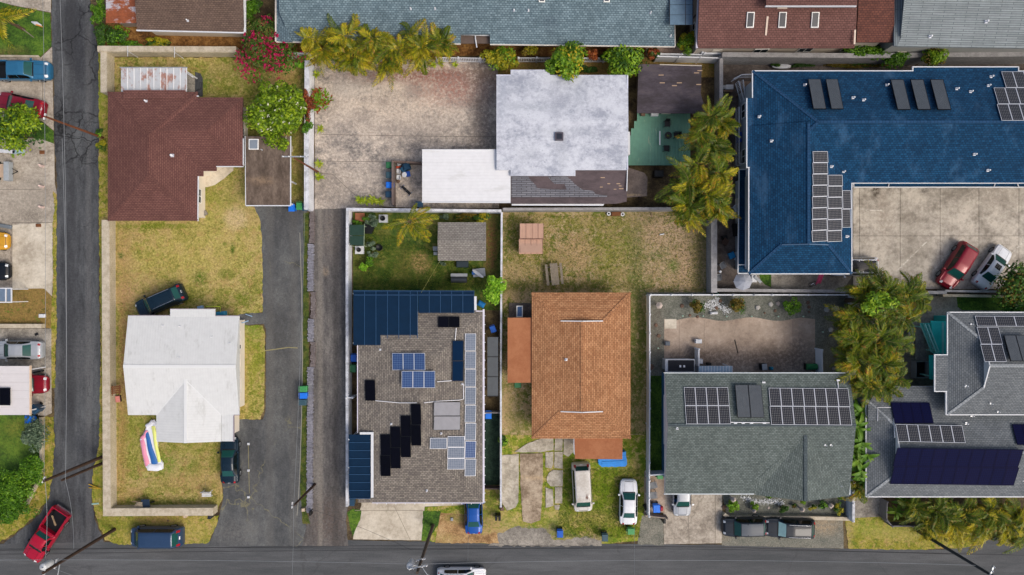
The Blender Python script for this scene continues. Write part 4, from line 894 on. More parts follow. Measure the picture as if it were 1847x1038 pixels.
# ---- north row
sh_slate = shingle('blue grey shingle', '#5d7078', '#788c94', '#3e4c54', .19, .3, .1, ms=.022, stain='#3f4c58', st=(.56, .7), samt=.35)
r = root_of('house', 'long house with a blue grey shingle roof behind the palm hedge', 'house', 498, 0, 1218, 84)
pl = eplane((498, 75), (1217, 84.5), 3., .25)
mb = MB(); slab(mb, [(505, -95), (1208, -85), (1208, 40), (1216.5, 44), (1217, 84), (884, 79.7), (884, 62), (831, 62), (831, 79), (526, 75.5), (503, 20)], pl, .2)
pw = eplane((498, -90), (498, 75), 3., .25)
slab(mb, [(498, 75), (498, -90), (508, -90), (508, 20), (527, 75.3)], pw, .2)
slab(mb, [(505, -95), (1208, -85), (1208, -180), (505, -180)], eplane((1208, -190), (505, -195), 3., .25), .2)
mb.build('roof', sh_slate, r)
mb = MB(); gutter(mb, [(498, 75.8), (831, 79.8)], 3.); gutter(mb, [(884, 80.5), (1217.5, 84.8)], 3.); gutter(mb, [(1217.8, 84), (1217.3, 45)], 3.); gutter(mb, [(497.5, -10), (497.3, 75)], 3., .14); mb.build('gutter', smat('cream gutter', '#cfc8bd', .5), r)
for x in (978, 1095): skylight(r, pl, x - 6, -8, x + 5, 4, m_coll)
for x, y in ((741, 17), (785, 17), (927, 20), (953, 20), (1173, 24), (1209, 66), (652, 58)): vent(r, pl, x, y, .09)
walls(r, [(498, -170), (1217, -170), (1217, 62), (498, 60)], 2.75, '#b9b2a6')
mb = MB(); p, q = W(831, 64, 2.7), W(884, 78, 2.7); mb.box((p.x, q.y, 2.5), (q.x, p.y, 2.6)); mb.tube([W(857, 64, 2.75), W(858, 74, 2.75), W(860, 86, 2.7)], .06, 6, 1); mb.bar(W(831, 63, 2.75), W(884, 65, 2.75), .08, .1, 1); mb.build('side_canopy', [smat('brown felt edge', '#5c4f48', .8), m_trimw], r)
r = root_of('skylight_canopy', 'blue glass canopy of framed panes at the end of the long blue grey roof', 'canopy', 1208, 0, 1250, 46)
sheetm = smat('blue grey glass', '#5f7688', .15, var=.1)
for j in range(4):
    for i, (x0, x1) in enumerate(((1208.5, 1236), (1237, 1249))):
        y1 = 45 - j * 18.3; mb = MB(); slab(mb, [(x0, y1 - 17.6), (x1, y1 - 17.6), (x1, y1), (x0, y1)], flat(4.2), .03); mb.build('pane', sheetm, r)
mb = MB()
for x in (1208, 1236.5, 1249.5): mb.bar(W(x, -30, 4.1), W(x, 46, 4.1), .07, .06)
mb.build('frame', m_trimd, r)
mb = MB()
for x in (1212, 1246):
    for y in (-20, 40): p = W(x, y, 2.5); mb.box((p.x - .05, p.y - .05, 0), (p.x + .05, p.y + .05, 4.1))
mb.build('post', m_trimd, r)
sh_brown = shingle('brown shingle', '#5f4f47', '#6e5c51', '#463a34', .17, .3, .12)
r = root_of('house', 'house corner with a brown shingle roof above the mulch bed', 'house', 240, 0, 440, 58)
pl = eplane((246, 54), (440, 59), 2.8, .3); mb = MB(); slab(mb, [(239, -60), (436, -60), (439.5, 58.5), (247, 54)], pl, .16); mb.build('roof', sh_brown, r)
mb = MB(); gutter(mb, [(246, 55), (440, 59.5)], 2.8, .1); gutter(mb, [(441, -60), (441, 59)], 2.8, .22); mb.build('gutter', m_trimw, r)
vent(r, pl, 339, 38, .1); walls(r, [(246, -60), (440, -60), (440, 58), (246, 54)], 2.7, '#c4b8a4', windows=False)
r = root_of('shed', 'lean-to shed with rust red and white sheet roof by the side road', 'shed', 190, 0, 246, 42)
m_rust = ribbed('rusted sheet', '#8f4d2c', .18, .7, .1, dirt='#b9bcc4', dth=.5, damt=.85, dsc=.55, depth=.2, dst=(1, 1.6, 1), var=.3)
pl = flat(2.3); sheets(r, pl, [191, 246], [-30, -12, 6, 18, 30, 42], 'x', m_rust, None, g=.1)
walls(r, [(191, -30), (246, -30), (246, 42), (191, 42)], 2.2, '#8d8276', windows=False)
sh_mauve = shingle('mauve brown shingle', '#664843', '#74534d', '#45312d', .19, .32, .13)
sh_rust = shingle('rust brown shingle', '#5c3d35', '#71493e', '#40292a', .19, .32, .13)
r = root_of('house', 'mauve brown shingle roofed house with three skylights at the north edge', 'house', 1258, 0, 1613, 90)
pl = eplane((1258, 86), (1545, 86), 5., .3); mb = MB(); slab(mb, [(1266, -120), (1552, -120), (1543, 76), (1541, 86.5), (1258, 86.5)], pl, .2); mb.build('roof', sh_mauve, r)
pl2 = eplane((1545, 76), (1613, 76), 4.6, .3); mb = MB(); slab(mb, [(1552, -60), (1614, -60), (1613, 76), (1545, 76)], pl2, .2); mb.build('side_roof', sh_rust, r)
pl3 = flat(7.0); mb = MB(); slab(mb, [(1382, -60), (1545, -60), (1545, 10.5), (1382, 10.5)], pl3, .25); mb.build('upper_roof', sh_mauve, r); mb = MB(); slab(mb, [(1381, 10.5), (1545, 10.5), (1545, 12), (1381, 12)], flat(7.02), .2); mb.build('gutter', m_trimw, r)
for x in (1347, 1405, 1464): skylight(r, pl, x - 1, 22, x + 12.5, 50, smat('dark skylight', '#2d3038', .2), 2)
mb = MB(); slab(mb, [(1383, 30), (1386.5, 30), (1383, 64), (1380, 64)], pl, .05, 0, .06); slab(mb, [(1403, 12), (1420, 12), (1420, 16), (1402, 16)], pl, .05, 0, .07); slab(mb, [(1541, 54), (1544, 54), (1543, 80), (1540, 80)], pl, .05, 0, .3); mb.build('flashing', smat('cream flashing', '#cbb9a8', .6), r)
walls(r, [(1258, -100), (1613, -100), (1613, 76), (1258, 84)], 4.5, '#b8ada0', storeys=1)
mb = MB(); gutter(mb, [(1262, -60), (1257, 87)], 5., .2); mb.build('side_gutter', smat('lavender gutter', '#b8b2bd', .5), r)
sh_pale = shingle('pale grey shingle', '#7d8587', '#8a9294', '#5f676a', .19, 2., .08, ms=.03)
r = root_of('house', 'house with a pale grey roof in the northeast corner behind the grey wall', 'house', 1613, 0, 1847, 88)
pl = eplane((1613, 84), (1990, 90), 5., .28); mb = MB(); slab(mb, [(1640, -80), (1990, -80), (1990, 89), (1618, 84), (1626, 66)], pl, .2); pw = eplane((1613, -80), (1613, 84), 5., .28)
slab(mb, [(1613, 83), (1612, -80), (1640, -80), (1626, 66), (1618, 83)], pw, .2); mb.build('roof', sh_pale, r)
for x, y in ((1677, 67), (1778, 40)): vent(r, pl, x, y, .14)
mb = MB(); mb.bar(pl.px(1640, -80), pl.px(1626, 66), .2, .06); mb.build('ridge_cap', sh_pale, r)
walls(r, [(1613, -80), (1990, -80), (1990, 88), (1613, 84)], 4.8, '#a7a9a6')
# ---- blue roofed apartment building
sh_blue = shingle('blue shingle', '#0e3452', '#174669', '#0a2238', .19, .3, .1, ms=.02, stain='#44688a', st=(.52, .72), samt=.45, ssc=.5, stretch=(1, .35, 1))
sh_bcap = shingle('blue cap', '#27486a', '#1f4262', '#12304a', .25, .3, .1)
r = root_of('apartment_building', 'large L shaped apartment building with a deep blue shingle roof', 'building', 1350, 121, 1847, 494)
mb, cp, tr = MB(), MB(), MB(); Z = 5.4
PH = hip(mb, (1357.5, 128.5, 1990, 331), Z, .37, 'x', (1, 0), .2, cap=cp)
PV = hip(mb, (1351, 228, 1536, 494), Z - .004, .372, 'y', (.56, 0), .2, cap=None, trim=tr)
slab(mb, [(1347.5, 177), (1359, 177), (1359, 302), (1347.5, 302)], flat(Z - .02), .2); slab(mb, [(1646.5, 121.3), (1837, 121.3), (1837, 130), (1646.5, 130)], flat(Z - .02), .2)
y0 = PV['rect'][1]; xm = (PV['rect'][0] + PV['rect'][2]) / 2
half = (PV['rect'][2] - PV['rect'][0]) / 2; d = .56 * half
cp.bar((xm, y0 + d, PV['zr'] - .03), (xm, PH['rect'][1] + 5, PV['zr'] - .03), .24, .07)
for s_ in (-1, 1): cp.bar((xm + s_ * half, y0, Z - .03), (xm + s_ * (half - d), y0 + d, Z + d * .372 - .03), .24, .07)
mb.build('roof', [sh_blue, m_trimw], r); cp.build('ridge_cap', sh_bcap, r); tr.build('gable_trim', smat('pale blue trim', '#4a6480', .5), r)
gm = MB(); gutter(gm, [(1357.5, 128.2), (1646.5, 128.2), (1646.5, 121)], Z); gutter(gm, [(1647, 121), (1837.3, 121)], Z); gutter(gm, [(1837.3, 121), (1837.3, 128.4), (1990, 128.4)], Z); gutter(gm, [(1357.2, 128), (1357.2, 177)], Z)
gutter(gm, [(1347, 177), (1347, 302.5), (1351.5, 302.5)], Z); gutter(gm, [(1350.6, 303), (1350.6, 494.4)], Z); gutter(gm, [(1350.6, 494.4), (1536.3, 494.4)], Z); gutter(gm, [(1536.5, 494), (1536.5, 330)], Z)
gutter(gm, [(1537, 330.5), (1990, 330.5)], Z); gm.build('gutter', m_trimw, r)
walls(r, [(1357, 128), (1990, 128), (1990, 331), (1536, 331), (1536, 494), (1351, 494), (1351, 302), (1357, 302)], 5.2, '#9ea4a8', storeys=2)
for x0, x1, x2, x3 in ((1457, 1480, 1466, 1488), (1489, 1511, 1498, 1520)): panels(r, PH['N'], [(x0, 144), (x1, 144), (x2, 198)], 1, 1, m_coll, m_kframe, lift=.3, th=.1, name='solar_collector')
for k in range(3): panels(r, PH['N'], [(1607.5 + 36 * k, 145), (1631 + 36 * k, 145), (1616 + 36 * k, 199)], 1, 1, m_coll, m_kframe, lift=.3, th=.1, name='solar_collector')
panels(r, PH['N'], [(1808, 130), (1868, 130), (1812, 158.5)], 3, 1, m_pv, m_pframe); panels(r, PH['N'], [(1794, 159), (1874, 159), (1798, 188)], 4, 1, m_pv, m_pframe); panels(r, PH['N'], [(1800, 188.5), (1880, 188.5), (1804, 218)], 4, 1, m_pv, m_pframe)
E = PV['E']
panels(r, E, [(1466, 273.5), (1493, 273.5), (1464, 437)], 1, 8, m_pv, m_pframe, 10, 6); panels(r, E, [(1493.5, 316), (1519.5, 316), (1491.5, 437)], 1, 6, m_pv, m_pframe, 10, 6); panels(r, E, [(1519.8, 344), (1535, 344), (1518, 411)], 1, 2, m_pv, m_pframe, 6, 10)
for pl, x, y in ((PH['N'], 1451, 154), (PV['W'], 1369, 211), (PV['W'], 1391, 255), (PH['N'], 1538, 177), (PH['N'], 1557, 181), (PH['N'], 1599, 154), (PH['N'], 1725, 161), (PH['N'], 1750, 166), (PH['N'], 1782, 155), (PH['N'], 1787, 139), (PH['S'], 1757, 279), (PH['S'], 1781, 308), (E, 1499, 301), (E, 1521, 310), (E, 1527, 427)): vent(r, pl, x, y, .12)
mb = MB(); mb.tube([PH['S'].px(1838, 330, .02) + Vector((0, 0, -.2)), W(1838, 339, 2.4)], .04, 6); mb.build('downpipe', m_trimw, r)
# verandah roof strip over the doors along the car park
pl = flat(2.9); mb = MB()
m_vs = shingle('blue lower shingle', '#0e3350', '#174060', '#0a2238', .19, .3, .1)
slab(mb, [(1541, 331), (1990, 331), (1990, 337.5), (1541, 337.5)], pl, .1); mb.build('verandah_roof', m_vs, r)
gm = MB(); gutter(gm, [(1540, 338), (1990, 338)], 2.95); gutter(gm, [(1540, 330), (1540, 338)], 2.95)
for x in (1602, 1793): gm.tube([W(x, 338, 2.95), W(x + 2, 330, 2.95)], .05, 6)
gm.build('verandah_gutter', m_trimw, r)
# lean-to strip at the west side
mb = MB(); slab(mb, [(1334, 306.5), (1350, 306), (1349, 492), (1332, 493)], flat(2.7), .1); mb.build('lean_to_roof', m_vs, r)
gm = MB(); gutter(gm, [(1334, 306), (1350, 306)], 2.75); gutter(gm, [(1333.4, 306), (1331.2, 493.5)], 2.75); gutter(gm, [(1331.5, 493.5), (1350, 493.5)], 2.75); gutter(gm, [(1331.5, 478), (1348, 478)], 2.76, .08); gutter(gm, [(1349.2, 306), (1347.4, 482)], 3.0, .28, .2); gm.build('lean_to_gutter', m_trimw, r)
# stairs with white railing at north west corner
r = root_of('staircase', 'wooden outdoor landing and steps with white railings beside the blue roof', 'stairs', 1318, 137, 1358, 196)
m_tread = smat('weathered board', '#8a7360', .8, var=.2); m_rail = smat('white railing', '#d5d7da', .5)
for i in range(7):
    a, b = W(1335, 147 + i * 3, 1.6), W(1357, 149.6 + i * 3, 1.6); mb = MB(); mb.box((a.x, b.y, 1.5), (b.x, a.y, 1.6)); mb.build('tread', m_tread, r)
for i in range(7):
    z = 1.35 - i * .19; a, b = W(1338, 168 + i * 4, z), W(1349, 171.8 + i * 4, z); mb = MB(); mb.box((a.x, b.y, z - .05), (b.x, a.y, z)); mb.build('tread', m_tread, r)
def railing(root, path, hgt=1., step=.14, mat=None, thick=.05, name='railing'):
    """path world points at walking level; handrail, bottom rail and balusters"""
    mb = MB(); up = Vector((0, 0, hgt))
    for a, b in zip(path[:-1], path[1:]):
        a, b = Vector(a), Vector(b); mb.bar(a + up - Vector((0, 0, .03)), b + up - Vector((0, 0, .03)), thick * 1.6, .05); mb.bar(a + Vector((0, 0, .1)), b + Vector((0, 0, .1)), thick, .04)
        n = max(1, int((b - a).length / step))
        for k in range(n + 1): p = a.lerp(b, k / n); mb.box((p.x - .015, p.y - .015, p.z + .1), (p.x + .015, p.y + .015, p.z + hgt - .03))
    return mb.build(name, mat or m_rail, root)
railing(r, [W(1357, 140, 1.6), W(1332, 141, 1.6), W(1318, 148, 1.2)]); railing(r, [W(1326, 152, 1.6), W(1331, 170, 1.3), W(1338, 194, .2)]); railing(r, [W(1334, 150, 1.6), W(1339, 194, .2)])
mb = MB()
for x, y in ((1337, 148), (1355, 148), (1337, 166), (1355, 166)): p = W(x, y, 1.5); mb.box((p.x - .06, p.y - .06, 0), (p.x + .06, p.y + .06, 1.5))
mb.build('post', m_tread, r)
# balcony along the west side
r = root_of('balcony', 'narrow grey side balcony with white rails at the blue roofed building', 'balcony', 1325, 195, 1347, 300)
mb = MB(); a, b = W(1326, 197, .5), W(1348, 300, .5); mb.box((a.x, b.y, 0), (b.x, a.y, .5)); mb.build('floor', m_walk, r)
railing(r, [W(1327, 198, .5), W(1327, 299, .5), W(1346, 299, .5)])
for nm, x, y, w_, h_, z, mt, lb in (('storage_box', 1341, 285, .5, 1.2, .75, smat('cream box', '#d9d6cf', .6), 'tall cream storage box at the south end of the side balcony'), ('board', 1332, 249, .3, .9, .8, smat('blue white board', '#26469a', .5), 'blue board leaning on the side balcony rail')):
    p = W(x, y, z); mb = MB(); mb.box((p.x - w_ / 2, p.y - h_ / 2, .5), (p.x + w_ / 2, p.y + h_ / 2, z + .4)); mb.box((p.x - w_ / 2 - .02, p.y - h_ / 2 - .02, z + .4), (p.x + w_ / 2 + .02, p.y + h_ / 2 + .02, z + .44)); one(mb, nm, mt, lb, 'storage')

# ---- green grey roofed house in the gravel garden
sh_green = shingle('grey green shingle', '#57605d', '#6e7774', '#414a49', .16, .28, .12, ms=.02)
r = root_of('house', 'house with a grey green shingle roof and two solar arrays below the gravel garden', 'house', 1197, 672, 1534, 893)
Z = 4.6
mb, cp = MB(), MB()
a, b = W(1199, 673.5, Z), W(1532, 891, Z); yr = -13.2 * 1 * (1) 
xr0, xr1, yt, yb = a.x, b.x, a.y, b.y
pt = .3; ym = (yt + yb) / 2 + 1.0
zr = Z + .27 * (yt - ym)
zs = zr
mb.face([(xr0, yt, Z), (xr0, ym, zr), (xr1, ym, zr), (xr1, yt, Z)]); mb.face([(xr0, ym, zr), (xr0, yb, Z), (xr1, yb, Z), (xr1, ym, zr)])
pN = Plane((xr0, yt, Z), (0, .27, 1)); kS = (zr - Z) / (ym - yb); pS = Plane((xr0, yb, Z), (0, -kS, 1))
for p, q in (((xr0, yt), (xr0, yb)), ((xr0, yb), (xr1, yb)), ((xr1, yb), (xr1, yt)), ((xr1, yt), (xr0, yt))): mb.face([(*p, Z - .2), (*q, Z - .2), (*q, Z), (*p, Z)], 1)
mb.face([(xr0, yt, Z), (xr0, yb, Z), (xr0, ym, zr)], 1); mb.face([(xr1, yt, Z), (xr1, yb, Z), (xr1, ym, zr)], 1); mb.face([(xr0, yt, Z - .2), (xr0, yb, Z - .2), (xr1, yb, Z - .2), (xr1, yt, Z - .2)], 1)
# cross gable facing the street
pk_ = pS.px(1453, 785); foot = Vector((pk_.x, yb - .35, pk_.z)); vl = pS.px(1362, 868); vr = Vector((xr1 - .03, yb - .0, Z + .01))
wl_ = Vector((W(1362, 0, Z).x, yb - .1, Z - .02))
mb.face([pk_ + Vector((0, 0, .02)), vl + Vector((0, 0, .02)), wl_ + Vector((0, 0, .03)), foot]); mb.face([pk_ + Vector((0, 0, .02)), foot, vr + Vector((0, -.2, 0)), vr + Vector((0, .3, .12))])
mb.face([wl_, foot, vr + Vector((0, -.2, 0))], 1)
cp.bar(pk_, foot, .3, .05); cp.bar((xr0, ym, zr - .02), (xr1, ym, zr - .02), .26, .06)
mb.build('roof', [sh_green, m_trimw], r); cp.build('ridge_cap', shingle('dark green cap', '#4b5558', '#525c60', '#3a4247', .25, .3, .1), r)
gm = MB(); gutter(gm, [(1197.5, 673), (1532, 673)], Z, .08); gutter(gm, [(1197.5, 891.5), (1360, 891.5)], Z, .09); gutter(gm, [(1532.8, 673), (1532.8, 893)], Z, .1); gm.build('gutter', smat('light gutter', '#b9c2c6', .5), r)
m_clap = ribbed('blue clapboard', '#3f7098', .15, .6, 0, depth=.5, axis=1, var=.06)
pts = [tuple(p[:2]) for p in (G(1195.5, 672), W(1522, 683, 4.45), W(1522, 880, 4.45), W(1213, 880, 4.45))]; pts[0] = (pts[3][0], pts[1][1]); wx = pts[0][0]
mb = MB(); mb.prism(pts, 0, 4.45); mb.build('wall', m_clap, r)
mb = MB(); mb.bar((wx - .2, G(0, 705).y, 2.6), (wx - .2, G(0, 790).y, 2.6), .4, .08); mb.build('window_hood', m_trimw, r)
mb = MB(); mb.box((wx - .12, pts[2][1], 3.0), (wx - .005, pts[0][1], 3.12)); mb.build('trim', m_trimw, r)
panels(r, pN, [(1233.5, 699), (1313, 699), (1237.5, 765.5)], 4, 2, m_pv, m_pframe); panels(r, pN, [(1386.5, 700), (1530, 701), (1390.5, 766.5)], 7, 2, m_pv, m_pframe)
panels(r, pN, [(1325.5, 694.5), (1373, 694.5), (1329.5, 754)], 2, 1, m_coll, m_kframe, lift=.25, th=.1, name='solar_collector')
for x, y in ((1377, 690), (1511, 686), (1326, 763), (1340, 763), (1355, 763), (1378, 763)): box_on(r, pN, x, y, .28, .14, .12, 'junction_box', m_trimw)
mb = MB(); mb.tube([pN.px(1318, 762, .08), pN.px(1388, 763, .08)], .04, 6); mb.tube([pN.px(1511, 687, .08), pN.px(1512, 700, .08)], .04, 6); mb.build('conduit', m_vent, r)
for x, y in ((1488, 803), (1498, 803), (1515, 876)): vent(r, pS, x, y, .07)
vent(r, pS, 1221, 773, .1)
# shed roofs and small store behind it
r = root_of('shed', 'tiny black roofed storage shed with grey trim beside garden pad', 'shed', 1201, 648, 1254, 672)
mb = MB(); slab(mb, [(1200, 648), (1253, 648), (1253, 671), (1200, 671)], flat(2.0), .1, 0); mb.build('roof', [smat('white edge', '#b5b8bd', .6)], r)
mb = MB(); slab(mb, [(1205, 650), (1252, 650), (1252, 670), (1205, 670)], flat(2.03), .02); mb.build('roof_top', smat('black felt', '#23242a', .8), r)
walls(r, [(1200, 648), (1253, 648), (1253, 671), (1200, 671)], 1.89, '#8b8d90', windows=False, inset=2)
for x in (1227, 1234): box_on(r, flat(2.05), x, 661, .16, .2, .06, 'roof_vent', m_vent)
r = root_of('awning', 'short ribbed pale blue awning over the back step by the garden pad', 'awning', 1261, 660, 1320, 672)
sheets(r, eplane((1320, 660), (1261, 660), 2.3, .1), [1261 + 5.4 * i for i in range(12)], [660.5, 672], 'y', smat('pale blue sheet', '#93aabb', .4), m_trimw, g=.2)
mb = MB()
for x in (1263, 1318): p = W(x, 662, 2.4); mb.box((p.x - .04, p.y - .04, 0), (p.x + .04, p.y + .04, 2.25))
mb.build('post', m_trimw, r)

# ---- two storey grey house, east
sh_g2 = shingle('slate grey shingle', '#64696d', '#767b7e', '#4c5155', .16, .3, .1, ms=.022, stain='#4a525b', st=(.6, .75), samt=.4)
sh_g2c = shingle('light grey cap', '#8d9295', '#9a9fa2', '#6c7276', .25, .3, .08)
r = root_of('house', 'two storey grey shingle roofed house with teal stairs at the east edge', 'house', 1686, 563, 1847, 748)
Z = 5.6
mb, cp, tr = MB(), MB(), MB()
P = hip(mb, (1709.5, 564, 1990, 748), Z, .38, 'x', (.56, 0), .2, cap=cp, trim=tr)
slab(mb, [(1686.5, 641), (1712, 641), (1712, 706), (1686.5, 706)], flat(Z - .01), .2)
mb.build('roof', [sh_g2, m_trimw], r); cp.build('ridge_cap', sh_g2c, r); tr.build('gable_trim', m_trimw, r)
gm = MB(); gutter(gm, [(1709, 563.6), (1990, 563.6)], Z); gutter(gm, [(1709, 563.6), (1709, 640.4), (1686, 640.4)], Z); gutter(gm, [(1686, 641), (1686, 706.4), (1707.5, 706.4)], Z); gutter(gm, [(1706.5, 707), (1706.5, 748.6)], Z); gutter(gm, [(1707, 748.6), (1990, 748.6)], Z); gm.build('gutter', m_trimw, r)
panels(r, P['N'], [(1758.5, 570.5), (1864, 571), (1762, 589)], 3, 1, m_pv, m_pframe, 10, 6); panels(r, P['N'], [(1762, 590.5), (1801, 590.5), (1775, 653)], 2, 2, m_pv, m_pframe)
panels(r, P['N'], [(1812.5, 605.5), (1855, 605.5), (1819, 652)], 2, 1, m_coll, m_kframe, lift=.25, th=.1, name='solar_collector')
for x, y, p_ in ((1751, 585, P['N']), (1742, 696, P['S']), (1786, 728, P['S']), (1799, 743, P['S']), (1741, 697, P['S'])): vent(r, p_, x, y, .07)
walls(r, [(1742, 564), (1990, 564), (1990, 748), (1742, 748)], 5.4, '#3fc4bd', windows=False)
# teal stair
r = root_of('staircase', 'teal painted outside stairs and landing beside the grey two storey house', 'stairs', 1650, 578, 1708, 690)
m_teal = smat('teal paint', '#35cbc2', .6, var=.1); m_tealr = smat('pale teal railing', '#8fd0cb', .5)
mb = MB(); zz = 2.8
slab(mb, [(1679, 579), (1708, 580), (1708, 639), (1688, 639)], flat(zz), .12); mb.build('landing', m_teal, r)
for i in range(6):
    x0 = 1668 + i * 4; x1 = x0 + 14; z = 1.4 + .2 * i
    mb = MB(); slab(mb, [(1660 + i * 3.6, 583), (1664.4 + i * 3.6, 583), (1684 + i * 3, 636), (1679.6 + i * 3, 636)], flat(z + .3), .06); mb.build('tread', m_teal, r)
railing(r, [W(1658, 584, 2.4), W(1678, 634, 2.4), W(1686, 640, 2.4), W(1686, 686, 2.4)], .9, .14, m_tealr); railing(r, [W(1664, 584, 2.4), W(1683, 634, 2.4)], .9, .14, m_tealr)
mb = MB(); slab(mb, [(1676, 641), (1685, 641), (1685, 686), (1677, 684)], flat(2.3), .08); mb.build('walkway', m_teal, r)
mb = MB(); slab(mb, [(1699, 582), (1703, 582), (1703, 639), (1699, 639)], flat(2.83), .04); mb.build('stripe', m_tealr, r)
mb = MB()
for x, y in ((1662, 590), (1690, 634), (1704, 590), (1704, 634), (1684, 680)): p = W(x, y, 2.4); mb.box((p.x - .06, p.y - .06, 0), (p.x + .06, p.y + .06, 2.3))
mb.build('post', m_tealr, r)
# bench-like white rails west of the stairs
r = root_of('lattice_rack', 'white slatted rack standing beside the large palm clump', 'rack', 1638, 592, 1650, 622)
for i in range(4): mb = MB(); mb.bar(W(1639.5 + i * 2.6, 592, 1.2), W(1639.5 + i * 2.6, 622, 1.2), .07, .04); mb.build('slat', m_trimw, r)
mb = MB(); mb.bar(W(1637, 622, 1.1), W(1650, 622, 1.1), .06, .06)
for x, y in ((1638, 594), (1649, 594), (1638, 621), (1649, 621)): p = W(x, y, 1.); mb.box((p.x - .03, p.y - .03, 0), (p.x + .03, p.y + .03, 1.15))
mb.build('frame', m_trimw, r)
mb = MB(); slab(mb, [(1652, 590), (1664, 600), (1674, 652), (1651, 649)], flat(1.9), .08); 
for x, y in ((1655, 600), (1668, 645)): p = W(x, y, 1.8); mb.box((p.x - .05, p.y - .05, 0), (p.x + .05, p.y + .05, 1.8))
one(mb, 'shelter', gmat('grey sheet', [(.4, '#5d5e5c'), (.6, '#77776f')], s=1.), 'small grey lean-to sheet under the teal stairs', 'shelter')
r = root_of('crate_bin', 'open dark planter crate below the teal railing', 'crate', 1652, 652, 1676, 684)
mb = MB(); a, b = W(1652, 652, .8), W(1675, 683, .8); t = .08
mb.box((a.x, b.y, 0), (a.x + t, a.y, .8)); mb.box((b.x - t, b.y, 0), (b.x, a.y, .8)); mb.box((a.x + t, a.y - t, 0), (b.x - t, a.y, .79)); mb.box((a.x + t, b.y, 0), (b.x - t, b.y + t, .79)); mb.box((a.x + t, b.y + t, .0), (b.x - t, a.y - t, .3), 1); mb.build('side', [m_trimg, m_dark], r)

# ---- lower grey house south east
r = root_of('house', 'grey shingle roofed house with a long navy solar array at the southeast corner', 'house', 1560, 698, 1847, 900)
Z = 4.4
mb, cp, tr = MB(), MB(), MB()
P = hip(mb, (1563, 722, 1990, 896), Z, .36, 'x', (.5, 0), .2, cap=cp, trim=tr)
slab(mb, [(1584, 698), (1720, 698), (1720, 750), (1566, 760), (1566, 730)], Plane(P['N'].p, P['N'].n), .2, 0, .02)
mb.build('roof', [sh_g2, m_trimw], r); cp.build('ridge_cap', sh_g2c, r); tr.build('gable_trim', m_trimw, r)
gm = MB(); gutter(gm, [(1562.5, 896.6), (1990, 896.6)], Z); gutter(gm, [(1562, 730), (1562, 896)], Z, .06); gutter(gm, [(1560, 697.6), (1686, 697.6)], Z - .5, .07); gm.build('gutter', m_trimw, r)
panels(r, P['N'], [(1608.5, 726.5), (1678, 726.5), (1612, 764)], 4, 1, m_pvnavy, m_nframe, lift=.12); panels(r, P['N'], [(1615, 765.5), (1735.5, 768), (1619.5, 797)], 6, 1, m_pv, m_pframe, lift=.2)
panels(r, P['S'], [(1617, 808), (1845, 811), (1606, 873)], 10, 2, m_pvnavy, m_nframe, lift=.12); panels(r, P['N'], [(1828, 766), (1880, 766), (1832, 803)], 3, 1, m_pvnavy, m_nframe, lift=.12)
mb = MB()
def pipe(pl, pts, rr=.03): mb.tube([pl.px(x, y, .06) for x, y in pts], rr, 6)
pipe(P['N'], [(1583, 760), (1583, 735), (1607, 735)]); pipe(P['N'], [(1612, 755), (1614, 790)]); pipe(P['S'], [(1845, 868), (1870, 870)]); mb.build('conduit', m_vent, r)
for x, y, p_ in ((1742, 764, P['N']), (1752, 750, P['N'])): vent(r, p_, x, y, .1)
walls(r, [(1563, 722), (1990, 722), (1990, 896), (1563, 896)], 4.2, '#8d9496')

# ---- west edge buildings
r = root_of('carport', 'white ribbed metal carport roof at the left edge covering a red car', 'carport', 0, 660, 54, 749)
sheets(r, flat(2.6), [-60, 54], [660.5, 675, 690, 705, 720, 735, 749], 'x', ribbed('white sheet', '#cfcbcb', .2, .5, 0, depth=.08, axis=1, var=.03), None, g=.12)
mb = MB(); slab(mb, [(53, 660), (54.6, 660), (54.6, 749.5), (53, 749.5)], flat(2.66), .2); mb.build('fascia', smat('peach edge', '#d8bfa4', .6), r)
panels(r, flat(2.65), [(-18, 700), (19, 700), (-18, 731.5)], 2, 1, m_pvblack, m_kframe)
mb = MB()
for x in (-50, 5, 49):
    for y in (668, 742): p = W(x, y, 2.5); mb.box((p.x - .05, p.y - .05, 0), (p.x + .05, p.y + .05, 2.5))
mb.build('post', m_trimw, r)
r = root_of('sunroom', 'small glass topped porch with white frame at the left edge', 'porch', -10, 520, 23, 547)
for x0, x1 in ((-14, 10), (12.5, 20)):
    mb = MB(); slab(mb, [(x0, 521.5), (x1, 521.5), (x1, 544), (x0, 544)], flat(2.2), .03); mb.build('pane', smat('grey glass', '#67788c', .2), r)
mb = MB()
for x in (11.2, 21.4): mb.bar(W(x, 520, 2.15), W(x, 546, 2.15), .1, .08)
for y in (520.4, 545.6): mb.bar(W(-16, y, 2.14), W(22.5, y, 2.14), .1, .08)
for x, y in ((-14, 522), (22, 522), (22, 545)): p = W(x, y, 2.1); mb.box((p.x - .04, p.y - .04, 0), (p.x + .04, p.y + .04, 2.14))
mb.build('frame', m_trimw, r)
